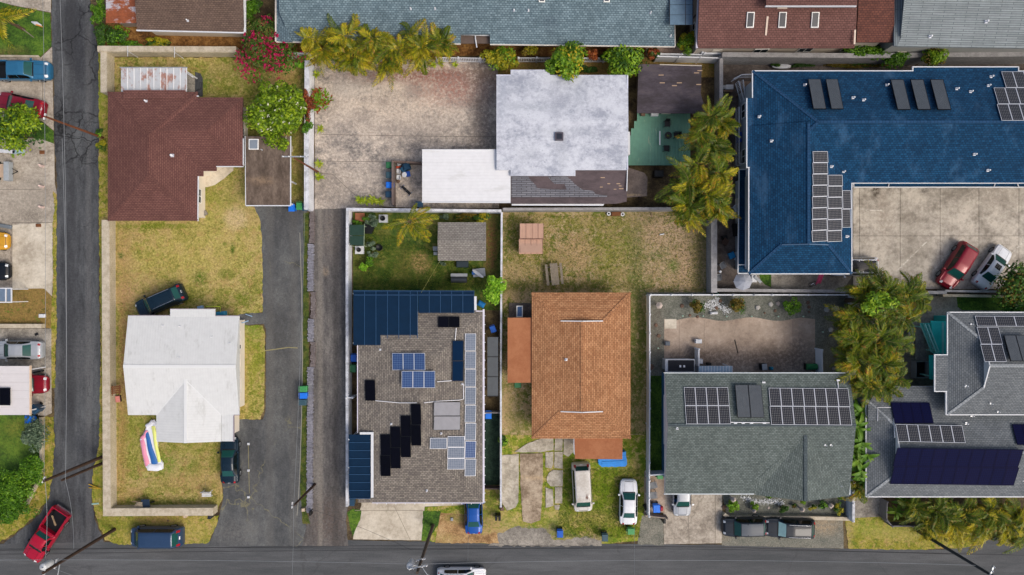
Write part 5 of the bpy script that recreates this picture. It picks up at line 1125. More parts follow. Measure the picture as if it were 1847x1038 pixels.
# ------------------------------------------------------------------ walls and fences
def cmu(name, c1, c2, mort):
    return shingle(name, c1, c2, mort, .2, .4, .15, stain='#7a7468', st=(.55, .7), samt=.3, ms=.012, bump=.4)
m_block = cmu('beige block', '#b3a890', '#bdb39d', '#8f8673'); m_blockg = cmu('grey block', '#8d8c8c', '#9a9999', '#747373'); m_blockw = cmu('white painted block', '#d3d6dc', '#dcdfe4', '#b9bcc4')
m_capb = gmat('wall cap', [(.35, '#a79c88'), (.6, '#bdb3a0')], s=2., fine=.1); m_capg = gmat('grey cap', [(.35, '#858485'), (.6, '#9b9a9b')], s=2., fine=.08); m_capw = gmat('white cap', [(.35, '#b4b7be'), (.6, '#d3d6dc')], s=1.2, fine=.08, patch=((1.5, .54, '#8f9294', .6),))
def wall(path, h, th, mat, cap, label, capw=None, name='garden_wall', capth=.06):
    ps = [G(*p) for p in path]; mid = sum(ps, Vector()) / len(ps); r = thing(name, label, 'wall', mid)
    a, b = MB(), MB()
    for i, (p, q) in enumerate(zip(ps[:-1], ps[1:])):
        e = (q - p).normalized() * th / 2; k = .003 * (i % 2)
        a.bar(p - (e if i else e * 0), q + e, th - k * 2, h - k); b.bar(p + Vector((0, 0, h + .002)) - (e if i else e * 0), q + Vector((0, 0, h + .002)) + e, (capw or th + .04) - k, capth + k)
    a.build('wall', mat, r); b.build('cap', cap, r); return r
wall([(202, 399), (203, 660), (204.5, 918), (386, 917)], 1.0, .72, m_block, m_capb, 'beige concrete block wall round the west lawn by the side road', .74)
wall([(191, 97), (200, 97), (430, 98)], 1.3, .6, m_block, m_capb, 'beige block wall behind the maroon roofed house', .5)
wall([(201, 100), (201, 168)], 1.2, .6, m_block, m_capb, 'short beige block wall at the corner of the patio cover', .6)
wall([(563.5, 120), (562.5, 250), (562.5, 378)], 1.7, .42, m_blockw, m_capw, 'white painted wall between west garden and concrete yard', .44)
wall([(633, 905), (633, 500), (633.5, 381), (903, 384)], 1.5, .2, m_blockw, m_capw, 'long white painted wall round the back garden beside the alley', .26)
wall([(905.5, 386), (904, 640), (904, 905)], 1.5, .14, m_blockw, m_capw, 'thin white wall between grey shingle house and terracotta house', .18)
wall([(907, 381), (1200, 380), (1262, 381)], 1.5, .24, m_blockg, m_capg, 'grey block wall behind the patchy yard', .26)
wall([(1279, 398), (1279, 523)], 1.6, .55, m_blockg, m_capg, 'thick grey wall between patchy yard and dark patio', .56)
wall([(1291, 113), (1291, 190), (1296, 300)], 1.7, .3, m_blockg, m_capg, 'grey block wall beside the dark felt shed', .34)
wall([(1290, 113), (1520, 115), (1860, 112), (1990, 112)], 2.2, .42, m_blockg, m_capg, 'tall grey wall behind the blue roofed apartments', .44)
wall([(1284, 523.5), (1540, 526), (1690, 528)], 1.2, .3, m_blockg, m_capg, 'low grey wall south of the blue roofed apartments', .3)
wall([(1690, 525), (1830, 527), (1990, 527)], 1.2, .2, m_blockg, m_capg, 'narrow wall between parking lot and dark east lawn', .22)
wall([(1690, 533), (1830, 535), (1990, 535)], .9, .2, m_block, m_capb, 'lower pale wall along the dark east lawn', .26)
wall([(1303, 925), (1312, 931), (1440, 931), (1527, 933)], .5, .3, m_block, m_capb, 'low beige kerb wall of the street flower bed', .34)
wall([(1531, 532), (1530, 700), (1528, 800), (1527, 932)], 1.3, .2, m_blockw, m_capw, 'white wall between grey green roof and banana plants', .24)
wall([(-60, 588), (78, 588)], .5, .4, m_block, m_capb, 'low white topped wall above the silver car', .4)
wall([(97, 750), (0, 750), (-60, 750)][1:], .3, .2, m_block, m_capb, 'short kerb below the white carport')
wall([(78, 752), (79, 835), (72, 868), (52, 908)], .35, .2, m_block, m_capb, 'curved low wall at the edge of the southwest hedge')
wall([(-20, 412 - 310), (70, 103)], .12, .15, m_block, m_capb, 'low kerb below the northwest lawn')
# leaning brick row between driveway and alley
r = thing('brick_edging', 'long ragged row of grey brown bricks between driveway and alley', 'wall', G(562, 640))
m_bk = [gmat('edging brick %s' % c, [(.35, c), (.65, d)], s=2., fine=.2) for c, d in (('#6d6462', '#857c79'), ('#78777f', '#93929a'), ('#6d6462', '#857c79'))]
segs = [(380, 440, 562, 0), (440, 527, 560, 1), (527, 575, 565, 0), (575, 617, 561, 1), (617, 662, 565, 0), (662, 925, 560.5, 1)]
brm = None; cnt = 0; rest = MB()
for y0, y1, x, mi in segs:
    y = y0
    while y < y1 - 2:
        p = G(x + (y - 660) * -.006 + random.uniform(-.6, .6), y + 1.7); L = .62 if mi else .5
        if cnt < 290:
            k = (mi, cnt % 5)
            if k not in PM:
                a = MB(); l = L / 2 + random.uniform(-.04, .04); a.hexa([(-l, -.07, 0), (l, -.08, 0), (l, .07, 0), (-l, .08, 0)], [(-l + .03, -.06, .2), (l, -.07, .28), (l, .07, .28), (-l + .03, .07, .2)]); PM[k] = a.mesh('brick', m_bk[mi])
            o = bpy.data.objects.new('brick', PM[k]); COL.objects.link(o); o.parent = r; o.location = p - ORG[r.name]; o.rotation_euler = (0, 0, random.uniform(-.08, .08)); cnt += 1
        y += 2.95
m_vin = smat('white vinyl', '#d3d6db', .45, var=.03); m_greyw = smat('weathered grey wood', '#6d6b6c', .85, var=.2)
def fence(path, h, sp, label, mat=None, post=.13, th=.05, group=None, rails=False, name='fence', slats=False):
    mat = mat or m_vin; ps = [G(*p) for p in path]; r = thing(name, label, 'fence', sum(ps, Vector()) / len(ps), group)
    pm = MB(); pm.box((-post / 2, -post / 2, 0), (post / 2, post / 2, h + .08)); pm.hexa([(-post * .7, -post * .7, h + .081), (post * .7, -post * .7, h + .081), (post * .7, post * .7, h + .081), (-post * .7, post * .7, h + .081)], [(-.01, -.01, h + .16), (.01, -.01, h + .16), (.01, .01, h + .16), (-.01, .01, h + .16)]); pmm = pm.mesh('post', mat)
    for p, q in zip(ps[:-1], ps[1:]):
        L = (q - p).length; n = max(1, round(L / (sp * S))); d = (q - p) / n; ang = math.atan2(d.y, d.x)
        l = d.length - post
        a = MB()
        if slats:
            a.box((-l / 2, -th / 2, h - .1), (l / 2, th / 2, h)); a.box((-l / 2, -th / 2, .15), (l / 2, th / 2, .25)); k = int(l / .15)
            for i in range(k): x = -l / 2 + l * (i + .5) / k; a.box((x - .045, -.015, .25), (x + .045, .015, h - .1))
        else:
            a.box((-l / 2, -th / 2, .08), (l / 2, th / 2, h)); a.box((-l / 2, -th / 2 - .03, h - .1), (l / 2, th / 2 + .03, h + .02))
        am = a.mesh('panel', mat)
        for i in range(n + 1):
            c = p + d * i
            o = bpy.data.objects.new('post', pmm); COL.objects.link(o); o.parent = r; o.location = c - ORG[r.name]; o.rotation_euler = (0, 0, ang)
            if i < n: o = bpy.data.objects.new('panel', am); COL.objects.link(o); o.parent = r; o.location = c + d / 2 - ORG[r.name]; o.rotation_euler = (0, 0, ang)
    return r
fence([(1168, 532), (1350, 532), (1541, 532)], 1.5, 34, 'white vinyl fence along the north side of the gravel garden')
fence([(1166, 533), (1166, 700), (1165, 922)], 1.6, 34, 'white vinyl fence with post caps west of the gravel garden')
fence([(527, 106), (566, 107)], 1.6, 33, 'short white fence beside the bougainvillea')
fence([(790, 112), (905, 114)], 1.3, 33, 'white picket fence behind the concrete yard', slats=True)
fence([(935, 113), (1000, 113)], 1.3, 33, 'white picket fence left of the round green tree', slats=True)
fence([(1050, 113), (1125, 113)], 1.3, 33, 'white picket fence behind the red shrub', slats=True)
fence([(1180, 112), (1293, 115)], 1.6, 37, 'white vinyl fence above the dark felt shed')
fence([(1186, 106), (1262, 107)], 1.3, 37, 'upper white vinyl fence by the pink paving')
fence([(1262, 107), (1512, 109)], 1.7, 45, 'white vinyl fence below the mauve brown roof')
fence([(1257, 82), (1258, 106)], 1.7, 24, 'short white side fence at the corner of the mauve brown house')
fence([(1587, 898), (1586, 930), (1596, 941), (1668, 941)], 1.3, 40, 'grey board fence round the small southeast yard', m_greyw)
fence([(1527, 838), (1527, 932)], 1.3, 30, 'white vinyl fence at the mouth of the east side path')
fence([(713, 296), (713, 372)], 1.5, 38, 'brown grey board fence along the bins in the concrete yard', smat('brown grey boards', '#6a5d58', .85, var=.2), th=.12)
fence([(713, 296), (762, 298)], 1.3, 25, 'brown grey board fence north of the cluttered courtyard', smat('brown boards', '#66564e', .85, var=.2), th=.08)
fence([(876, 741), (902, 741)], 1.2, 26, 'short grey fence closing the side passage south of the lean-to', m_greyw)
fence([(872, 875), (902, 876)], 1.2, 30, 'short black fence closing the dark side passage', m_trimd)
fence([(1165, 850), (1200, 848)], 1.5, 35, 'short white gate panel by the blue clapboard wall')
fence([(1161, 925), (1200, 930)], .9, 39, 'low board fence in front of the service yard', smat('grey brown boards', '#8a7f72', .85))
fence([(632, 713), (643, 713)], 1.6, 11, 'narrow white gate beside the grey shingle house')
fence([(1470, 629), (1471, 673)], 1.5, 40, 'white fence panel at the east end of the garden pad')
fence([(1253, 628), (1253, 672)], 1.5, 44, 'white fence panel between pad and tiny shed')
# dark green ground cover passage
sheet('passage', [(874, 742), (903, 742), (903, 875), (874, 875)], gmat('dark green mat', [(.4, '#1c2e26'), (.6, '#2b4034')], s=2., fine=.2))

# ------------------------------------------------------------------ cars
m_glass = smat('car glass', '#1b4a46', .05, var=.15, sc=1.5); m_glassd = smat('tinted glass', '#0c1414', .05); m_tyre = smat('tyre rubber', '#151515', .9); m_rim = smat('wheel rim', '#9a9da1', .3, .8)  # teal of the car glass is reflection painted into its colour
m_hl = smat('headlight', '#d5dade', .1); m_tl = smat('tail light', '#9c1218', .2); m_trim = smat('black trim', '#101113', .5); m_chrome = smat('chrome', '#c9ccd0', .15, .9); m_plate = smat('number plate', '#d9dbe0', .5)
m_shade = smat('silver sunshade', '#9fc4c2', .4, var=.1)
PRO = {
 'sedan': dict(h=1.43, st=[(0, .62, .42, .47, .5), (.012, .78, .56, .62, .66), (.05, .90, .66, .74, .76), (.14, .98, .74, .83, .80), (.27, 1, .84, .93, .80), (.41, 1, .9, 1.36, .66), (.55, 1, .92, 1.43, .66), (.69, 1, .93, 1.36, .65), (.83, .99, .94, 1.03, .76), (.94, .95, .92, .99, .74), (.985, .87, .8, .88, .68), (1, .74, .55, .62, .58)], ws=(.275, .405), rw=(.695, .825), sd=(.31, .80)),
 'hatch': dict(h=1.5, st=[(0, .62, .42, .47, .5), (.015, .8, .56, .62, .66), (.06, .92, .68, .76, .76), (.16, .98, .78, .87, .8), (.25, 1, .86, .97, .8), (.39, 1, .92, 1.42, .68), (.55, 1, .94, 1.5, .68), (.82, 1, .96, 1.42, .66), (.93, .97, .95, 1.08, .72), (.98, .9, .84, .93, .7), (1, .8, .55, .62, .64)], ws=(.255, .385), rw=(.83, .925), sd=(.29, .84)),
 'suv': dict(h=1.75, st=[(0, .66, .5, .56, .56), (.012, .82, .68, .76, .7), (.05, .93, .84, .92, .78), (.15, .99, .94, 1.02, .82), (.24, 1, 1.0, 1.1, .82), (.36, 1, 1.05, 1.66, .72), (.5, 1, 1.07, 1.75, .72), (.86, 1, 1.08, 1.7, .7), (.95, .98, 1.06, 1.16, .76), (.985, .93, .9, 1.0, .76), (1, .84, .55, .62, .7)], ws=(.245, .355), rw=(.87, .945), sd=(.28, .88)),
 'van': dict(h=1.9, st=[(0, .66, .5, .56, .56), (.012, .84, .72, .8, .72), (.05, .95, .88, .98, .8), (.13, 1, 1.0, 1.1, .84), (.27, 1, 1.1, 1.84, .78), (.4, 1, 1.1, 1.9, .8), (.9, 1, 1.1, 1.88, .8), (.965, .98, 1.08, 1.2, .82), (.99, .95, .9, 1.0, .8), (1, .88, .55, .62, .74)], ws=(.14, .26), rw=(.905, .962), sd=(.19, .9)),
 'pickup': dict(h=1.75, st=[(0, .66, .55, .6, .56), (.012, .84, .75, .82, .72), (.04, .94, .9, .98, .8), (.14, .99, .98, 1.06, .84), (.25, 1, 1.04, 1.13, .84), (.34, 1, 1.06, 1.68, .72), (.42, 1, 1.07, 1.75, .72), (.52, 1, 1.07, 1.7, .72), (.565, 1, 1.06, 1.12, .84), (.58, 1, 1.04, 1.08, .86)], ws=(.255, .335), rw=(.525, .56), sd=(.29, .535), bed=(.585, 1.0)),
 'crewcab': dict(h=1.75, st=[(0, .66, .55, .6, .56), (.012, .84, .75, .82, .72), (.04, .94, .9, .98, .8), (.14, .99, .98, 1.06, .84), (.25, 1, 1.04, 1.13, .84), (.34, 1, 1.06, 1.68, .72), (.42, 1, 1.07, 1.75, .72), (.63, 1, 1.07, 1.7, .72), (.675, 1, 1.06, 1.12, .84), (.69, 1, 1.04, 1.08, .86)], ws=(.255, .335), rw=(.635, .67), sd=(.29, .645), bed=(.695, 1.0)),
}
def car(kind, label, cat, px, py, deg, L, Wd, paint, roof=None, rails=False, sunroof=False, shade=False, plate=True, group=None, name=None, vans=False, roofbox=None):
    pr = PRO[kind]; st = pr['st']; hw = Wd / 2
    def sec(t):
        for a, b in zip(st[:-1], st[1:]):
            if t <= b[0]:
                k = (t - a[0]) / (b[0] - a[0]); return [a[i] + (b[i] - a[i]) * k for i in range(1, 5)]
        return list(st[-1][1:])
    def topz(t, y):
        w_, zb, zt, tw = sec(t); u = min(1, abs(y) / (tw * hw))
        return zt + .025 * (1 - u * u) - .05 * max(0, (u - .8) / .2)
    r = thing(name or 'parked_car', label, cat, (0, 0, 0), group)
    ts = sorted(set([s[0] for s in st] + [i / 30 * st[-1][0] for i in range(31)]))
    rows = []
    for t in ts:
        w_, zb, zt, tw = sec(t); x = L * (.5 - t); a = []
        hf = [(0, .24), (.88 * w_, .24), (.99 * w_, .36), (w_, .55 if zb > .6 else zb * .8), (w_, max(.56, zb - .12) if zb > .7 else zb * .92), (.965 * w_, zb), ((tw * .5 + .95 * w_ * .5), (zb * .52 + zt * .48)), (tw * 1.02, zt - .07), (.92 * tw, zt - .01), (.6 * tw, zt + .014), (0, zt + .025)]
        for y, z in hf: a.append((x, y * hw, z))
        for y, z in hf[-2:0:-1]: a.append((x, -y * hw, z))
        rows.append(a)
    mb = MB(); mb.grid(rows, 0, True); mb.face(rows[0][::-1]); mb.face(rows[-1])
    body = mb.build('body', paint, r)
    def patch(nm, t0, t1, y0, y1, mat, nt=5, ny=7, off=.012, par=r, mir=False, taper=0):
        for s_ in ((1, -1) if mir else (1,)):
            g_ = []
            for i in range(nt + 1):
                t = t0 + (t1 - t0) * i / nt; w_, zb, zt, tw = sec(t); f = 1 - taper * (i / nt)
                g_.append([(L * (.5 - t), s_ * (y0 + (y1 - y0) * j / ny) * tw * hw * f, topz(t, (y0 + (y1 - y0) * j / ny) * tw * hw) + off) for j in range(ny + 1)])
            m = MB(); m.grid(g_); m.build(nm, mat, par)
    a, b = pr['ws']; patch('windscreen', a, b, -.9, .9, m_shade if shade else m_glass, 6, 8)
    a, b = pr['rw']; patch('rear_window', a, b, -.84, .84, m_glass, 6, 8)
    a, b = pr['ws'][0], pr['sd'][1]; mid = (pr['sd'][0] + pr['sd'][1]) / 2
    for s_ in (1, -1):
        for t0, t1 in ((pr['sd'][0], mid - .006), (mid + .006, pr['sd'][1])):
            g_ = []
            for i in range(6):
                t = t0 + (t1 - t0) * i / 5; w_, zb, zt, tw = sec(t); p5 = (.965 * w_, zb); p6 = (tw * .5 + .95 * w_ * .5, zb * .52 + zt * .48); p7 = (tw * 1.02, zt - .07); row = []
                for q in (.12, .5, .92):
                    y, z = (p5[0] + (p6[0] - p5[0]) * q * 2, p5[1] + (p6[1] - p5[1]) * q * 2) if q <= .5 else (p6[0] + (p7[0] - p6[0]) * (q - .5) * 2, p6[1] + (p7[1] - p6[1]) * (q - .5) * 2)
                    row.append((L * (.5 - t), s_ * (y * hw + .012), z + .006))
                g_.append(row)
            m = MB(); m.grid(g_); m.build('side_window', m_glassd, r)
    c0 = pr['ws'][0]; patch('wiper_cowl', c0 - .022, c0 - .002, -.86, .86, m_trim, 1, 4)
    patch('headlight', .018, .06, .66, .99, m_hl, 2, 2, .014, mir=True)
    if 'bed' not in pr:
        patch('tail_light', .945, .985, .72, 1.0, m_tl, 2, 2, .014, mir=True)
        if plate: patch('number_plate', .975, .988, -.2, .2, m_plate, 1, 1, .02)
    patch('bonnet_seam', .035, .042, -.7, .7, m_trim, 1, 4, .006)
    for y_ in (-.6, .58): patch('bonnet_crease', .06, c0 - .03, y_, y_ + .025, m_trim if paint.name[:5] != 'black' else m_tyre, 4, 1, .005)
    if roof: patch('roof_panel', pr['ws'][1] + .012, pr['rw'][0] - .012, -.86, .86, roof, 4, 6, .008)
    if sunroof: patch('sunroof', pr['ws'][1] + .04, pr['ws'][1] + .15, -.5, .5, m_glassd, 2, 3, .016)
    if rails:
        for s_ in (1, -1):
            m = MB(); m.tube([(L * (.5 - t), s_ * sec(t)[3] * hw * .88, topz(t, 0) + .04) for t in (pr['ws'][1] + .05, .6, pr['rw'][0] - .03)], .022, 6); m.build('roof_rail', m_chrome, r)
    if 'bed' in pr:
        b0, b1 = pr['bed']; x0, x1 = L * (.5 - b0), L * (.5 - b1); t = .09; z0, z1 = .5, 1.06; m = MB(); w_ = hw
        m.box((x1, -w_, z0), (x0, -w_ + t, z1)); m.box((x1, w_ - t, z0), (x0, w_, z1)); m.box((x1, -w_ + t, z0), (x1 + t, w_ - t, z1)); m.box((x0 - t, -w_ + t, z0), (x0, w_ - t, z1)); m.box((x1 + t, -w_ + t, z0), (x0 - t, w_ - t, z0 + .06), 1)
        for s_ in (-1, 1): m.box((x1 + .5, s_ * (w_ - t), z0 + .06), (x1 + 1.3, s_ * (w_ - t - .18), z0 + .3), 1)
        bd = m.build('truck_bed', [paint, m_trim], r)
        for s_ in (-1, 1): m = MB(); m.box((x1 - .02, s_ * w_ * .98, .7), (x1 + .05, s_ * w_ * .8, 1.0)); m.build('tail_light', m_tl, r)
        m = MB(); m.box((x1 - .14, -w_ * .9, .42), (x1 - .01, w_ * .9, .56)); m.build('bumper', m_chrome, r)
    for s_ in (1, -1):
        t = pr['ws'][0] + .035; m = MB(); x = L * (.5 - t); y = hw * 1.0
        m.hexa([(x - .1, s_ * y, .93), (x + .08, s_ * y, .93), (x + .03, s_ * (y + .2), .93), (x - .1, s_ * (y + .2), .93)], [(x - .1, s_ * y, 1.08), (x + .06, s_ * y, 1.08), (x + .02, s_ * (y + .18), 1.06), (x - .1, s_ * (y + .18), 1.06)]); m.build('wing_mirror', paint if kind != 'pickup' else m_trim, r)
        for t in (.185, .8):
            x = L * (.5 - t); R = .33 if pr['h'] < 1.6 else .37; m = MB()
            rr = [[(x + q * math.cos(k * math.pi / 9), s_ * yy, R + q * math.sin(k * math.pi / 9)) for k in range(18)] for q, yy in ((R * .6, hw - .2), (R, hw - .2), (R, hw - .02), (R * .92, hw + .012), (R * .66, hw + .016))]
            m.grid(rr, 0, True); wl = m.build('wheel', m_tyre, r)
            m = MB(); m.face([(x + R * .66 * math.cos(k * math.pi / 9), s_ * (hw + .008), R + R * .66 * math.sin(k * math.pi / 9)) for k in range(18)])
            for k in range(5): an = k * 2 * math.pi / 5; m.bar((x, s_ * (hw + .014), R), (x + R * .6 * math.cos(an), s_ * (hw + .014), R + R * .6 * math.sin(an)), .02, .05)
            m.build('rim', m_rim, wl)
    p = W(px, py, .9); r.location = (p.x, p.y, .004 * LEVEL[0]); r.rotation_euler = (0, 0, math.radians(deg)); return r
PT = {k: paintm(k + ' car paint', c, mt, ro) for k, c, mt, ro in (('blue', '#2a6488', .3, .35), ('red', '#7e1024', .3, .3), ('silver', '#a3a8ae', .5, .35), ('white', '#d6d9de', .0, .35), ('van white', '#c2bfb9', .0, .5), ('navy', '#28405f', .3, .35), ('black', '#0b1016', .2, .25), ('dark teal', '#0c2230', .3, .25), ('bright blue', '#0c4c9c', .3, .3), ('crimson', '#a30c2c', .2, .3), ('yellow', '#b8881f', 0, .4), ('charcoal', '#18212b', 0, .55), ('grey roof', '#4a525b', 0, .6))}
car('crewcab', 'blue crew cab pickup on the northwest driveway, front towards the road', 'pickup truck', 36, 127, 0, 5.6, 1.85, PT['blue'], name='pickup_truck')
car('sedan', 'dark red sedan parked below the blue pickup with its tail to the road', 'car', 35, 188, 180 - 13, 4.6, 1.75, PT['red'])
car('hatch', 'yellow car poking in at the left edge of the concrete lot', 'car', -28, 435, 0, 4.2, 1.75, PT['yellow'])
car('sedan', 'black car nose showing at the left edge of the pale slab', 'car', -30, 489, 0, 4.6, 1.8, PT['black'])
car('sedan', 'silver sedan with green windows parked above the white carport', 'car', 30, 632, 180, 4.7, 1.8, PT['silver'])
car('hatch', 'red car with only its bonnet out from the white carport', 'car', 42, 694, 0, 4.3, 1.8, PT['red'])
car('pickup', 'red pickup truck with black bed turning at the street corner', 'pickup truck', 82, 966, 236.5, 5.6, 1.85, PT['crimson'], name='pickup_truck')
car('van', 'dark blue minivan parked on the grass verge by the street', 'minivan', 281, 969, 180, 5.0, 1.85, PT['navy'], name='minivan', rails=False)
car('suv', 'dark blue black SUV on the lawn behind the white metal roof', 'SUV', 288, 544, 180 + 24, 4.9, 1.85, PT['dark teal'], rails=True)
car('sedan', 'very dark teal sedan tucked beside the white roofed house', 'car', 413, 831, 91, 4.5, 1.75, PT['dark teal'])
car('sedan', 'bright blue sedan half under the grey shingle roof', 'car', 854, 922, 91, 4.5, 1.72, PT['bright blue'])
car('van', 'old white van with dark stains on its roof parked on the grass', 'van', 1050, 880, 273, 4.7, 1.8, PT['van white'], name='van', roof=gmat('stained van roof', [(.4, '#b8b2a8'), (.6, '#c9c5be')], s=1., fine=.05, spots=((1055, 886, 3, 5, '#6e554c', .4, .9), (1062, 886, 2, 4, '#6e554c', .4, .9), (1041, 903, 3, 3, '#8a7464', .5, .7))))
car('sedan', 'white sedan parked on the grass beside the white fence', 'car', 1134, 907, 89, 4.3, 1.72, PT['white'])
car('hatch', 'silver hatchback with its nose out of the carport below the green grey roof', 'car', 1231, 893, 270, 4.3, 1.75, PT['silver'])
car('suv', 'dark grey SUV with pale grey roof parked in front of the dark wagon', 'SUV', 1343, 951, 181, 4.2, 1.8, PT['charcoal'], roof=PT['grey roof'])
car('suv', 'long dark wagon with a silver sunshade in its windscreen', 'SUV', 1425, 953, 178, 4.8, 1.85, PT['charcoal'], shade=True, rails=True)
car('hatch', 'white car driving along the street at the bottom edge', 'car', 832, 1043, 0, 4.7, 1.8, PT['white'], name='moving_car', rails=True)
car('suv', 'red SUV parked at a slant in the concrete parking lot', 'SUV', 1728, 479, 238, 4.7, 1.85, PT['red'])
car('sedan', 'white sedan with a sunroof parked at a slant beside the red SUV', 'car', 1793, 482, 54, 4.6, 1.8, PT['white'], sunroof=True)
car('suv', 'black and white SUV with roof rails half under the blue roof', 'SUV', 1541, 481, 180, 4.6, 1.8, PT['white'], roof=PT['black'], rails=True)
# plank in the red pickup's bed
mb = MB(); a, b = W(94, 930, .9), W(101, 948, .9); mb.bar(a, b, .14, .06); mb.bar(a + Vector((.1, 0, .061)), b + Vector((-.1, .1, .061)), .06, .03); one(mb, 'plank', smat('plank wood', '#8f7a5e', .8), 'pale wooden plank lying in the bed of the red pickup', 'plank')
# ------------------------------------------------------------------ poles and cables
m_pole = smat('creosoted timber', '#3b2b22', .9, var=.2, sc=2.); m_polebr = smat('red brown timber', '#6b4029', .9, var=.2); m_metal = smat('galvanised steel', '#a9afb4', .4, .4); m_drum = smat('transformer grey', '#b9bdc0', .5)
def utility_pole(label, x, y, h, mat, lean=(0, 0), r0=.16, arms=(), drum=None, lamp=None, name='utility_pole'):
    b = G(x, y); t = b + Vector((lean[0], lean[1], h)); r = thing(name, label, 'pole', b)
    mb = MB(); mb.tube([b, b.lerp(t, .5), t], [r0, r0 * .85, r0 * .68], 10); mb.build('shaft', mat, r)
    for z, ang, ln in arms:
        c = b.lerp(t, z / h); d = Vector((math.cos(ang), math.sin(ang), 0)) * ln / 2; mb = MB(); mb.bar(c - d + Vector((0, 0, -.05)) + Vector((-d.y, d.x, 0)).normalized() * .16, c + d + Vector((0, 0, -.05)) + Vector((-d.y, d.x, 0)).normalized() * .16, .1, .12); mb.build('crossarm', m_metal, r)
        for k in (-.9, -.45, .45, .9): mb = MB(); p = c + d * k + Vector((0, 0, .07)) + Vector((-d.y, d.x, 0)).normalized() * .16; mb.lathe(p, [(.03, 0), (.06, .04), (.04, .08), (.06, .12), (.02, .18)], 8); mb.build('insulator', m_vent, r)
    if drum:
        z, dx, dy = drum; c = b.lerp(t, z / h) + Vector((dx, dy, 0)); mb = MB(); mb.lathe(c - Vector((0, 0, .6)), [(.27, 0), (.29, .05), (.29, .95), (.25, 1.02), (.02, 1.08)], 16)
        mb.bar(c, b.lerp(t, z / h), .08, .1); mb.lathe(c + Vector((.1, 0, .45)), [(.05, 0), (.03, .1), (.05, .14), (.02, .25)], 8, 0); mb.build('transformer', m_drum, r)
    if lamp:
        z, dx, dy = lamp; c = b.lerp(t, z / h); e = c + Vector((dx, dy, .35)); mb = MB(); mb.tube([c, c.lerp(e, .5) + Vector((0, 0, .15)), e], .035, 8); am = mb.build('lamp_arm', m_metal, r)
        d = Vector((dx, dy, 0)).normalized(); mb = MB(); n = Vector((-d.y, d.x, 0))
        rows = [[e + d * u + (n * math.cos(a) * w_ + Vector((0, 0, 1)) * math.sin(a) * .1) for a in [k * math.pi / 5 for k in range(10)]] for u, w_ in ((-.05, .05), (.1, .14), (.35, .19), (.55, .15), (.62, .05))]
        mb.grid(rows, 0, True); mb.face(rows[0]); mb.face(rows[-1]); mb.build('lamp_head', m_vent, am)
    return r, t
_, T1 = utility_pole('dark timber pole leaning over the side road by its lower corner', 188, 823, 8.5, m_pole, (0, 0), .17, arms=((8.2, 1.2, .5),))
mb = MB(); mb.tube([G(187, 835), G(187, 835) + Vector((-.1, 0, 6.0))], [.15, .11], 10); one(mb, 'stub_pole', m_pole, 'shorter dark stub pole just below the timber pole on the side road', 'pole', at=tuple(G(187, 835)))
_, T2 = utility_pole('dark street pole with grey transformer drum and lamp at the corner', 207, 955, 10.1, m_pole, (0, 0), .17, arms=((9.6, 1.35, 1.6), (8.2, 1.35, .8)), drum=(9.9, .1, .55), lamp=(8.0, .05, -1.9))
_, T3 = utility_pole('short pole with white top fittings beside the brick row', 568, 874, 6.4, m_pole, (0, 0), .13, arms=((6.2, 1.5, .5),))
_, T4 = utility_pole('street pole with transformer and lamp below the concrete driveway', 781, 948, 11., smat('grey timber', '#4a4038', .9, var=.2), (0, 0), .17, arms=((10.2, 0.2, 1.6), (8.6, .2, .8)), drum=(9.6, -.75, .1), lamp=(9.0, .65, -.9))
_, T5 = utility_pole('dark grey pole leaning over the southeast street verge', 1655, 958, 10.6, smat('dark grey timber', '#34383c', .85, var=.2), (0, 0), .16, arms=((10.2, 1.2, 1.6),))
_, T6 = utility_pole('slim reddish brown pole reaching across the side road from the maroon roof', 186, 249, 8.2, m_polebr, (0, 0), .12, arms=((7.9, 1.3, .5),))
_, T7 = utility_pole('small brown pole beside the white wall west of the concrete yard', 574, 311, 7.2, m_polebr, (0, 0), .1, arms=((7.0, 0., 2.3),))
m_wire = smat('pale cable', '#7f8488', .6); m_wired = smat('black cable', '#26272a', .6)
def cable(a, b, sag, label, mat=m_wire, rr=.018):
    a, b = Vector(a), Vector(b); n = 24; path = []
    for i in range(n + 1): t = i / n; path.append(a.lerp(b, t) - Vector((0, 0, sag * 4 * t * (1 - t))))
    mb = MB(); mb.tube(path, rr, 5, 0, False); one(mb, 'overhead_cable', mat, label, 'cable', at=tuple(a))
Wt = lambda x, y, z: W(x, y, z)
cable(Wt(-80, 1011, 9.3), Wt(758, 1018, 9.3), .4, 'long pale cable above the street, west of the middle lamp pole')
cable(Wt(758, 1018, 9.3), Wt(1760, 1020, 9.5), .9, 'long pale cable above the street, east of the middle lamp pole')
cable(Wt(-80, 992, 7.5), Wt(770, 990, 7.5), .3, 'black low cable above the north edge of the street, west span', m_wired, .016)
cable(Wt(770, 990, 7.5), Wt(1720, 1000, 7.5), .5, 'black low cable above the north edge of the street, east span', m_wired, .016)
cable(T1, Wt(76, -60, 8.), .3, 'white cable along the west edge of the side road', m_wire, .016)
cable(T1 + Vector((0, .1, -.1)), T2 + Vector((-.1, .2, -.3)), .3, 'short heavy cable from leaning timber pole to the transformer pole', m_wire, .022)
cable(Wt(118, 868, 6.), Wt(112, 250, 7.), .3, 'pale cable over the middle of the side road, western strand')
cable(Wt(118, 868, 6.), Wt(106, -60, 8.), .5, 'pale cable over the middle of the side road, eastern strand')
cable(Wt(118, 868, 6.), Wt(133, 990, 8.), .3, 'cable from the stub pole down to the street')
cable(T7 + Vector((1, 0, 0)), T3, .4, 'thin cable from the brown pole down to the pole by the brick row', m_wire, .012)
cable(T3, Wt(524, 1100, 8.), .2, 'thin cable from the pole by the brick row across the street', m_wire, .012)
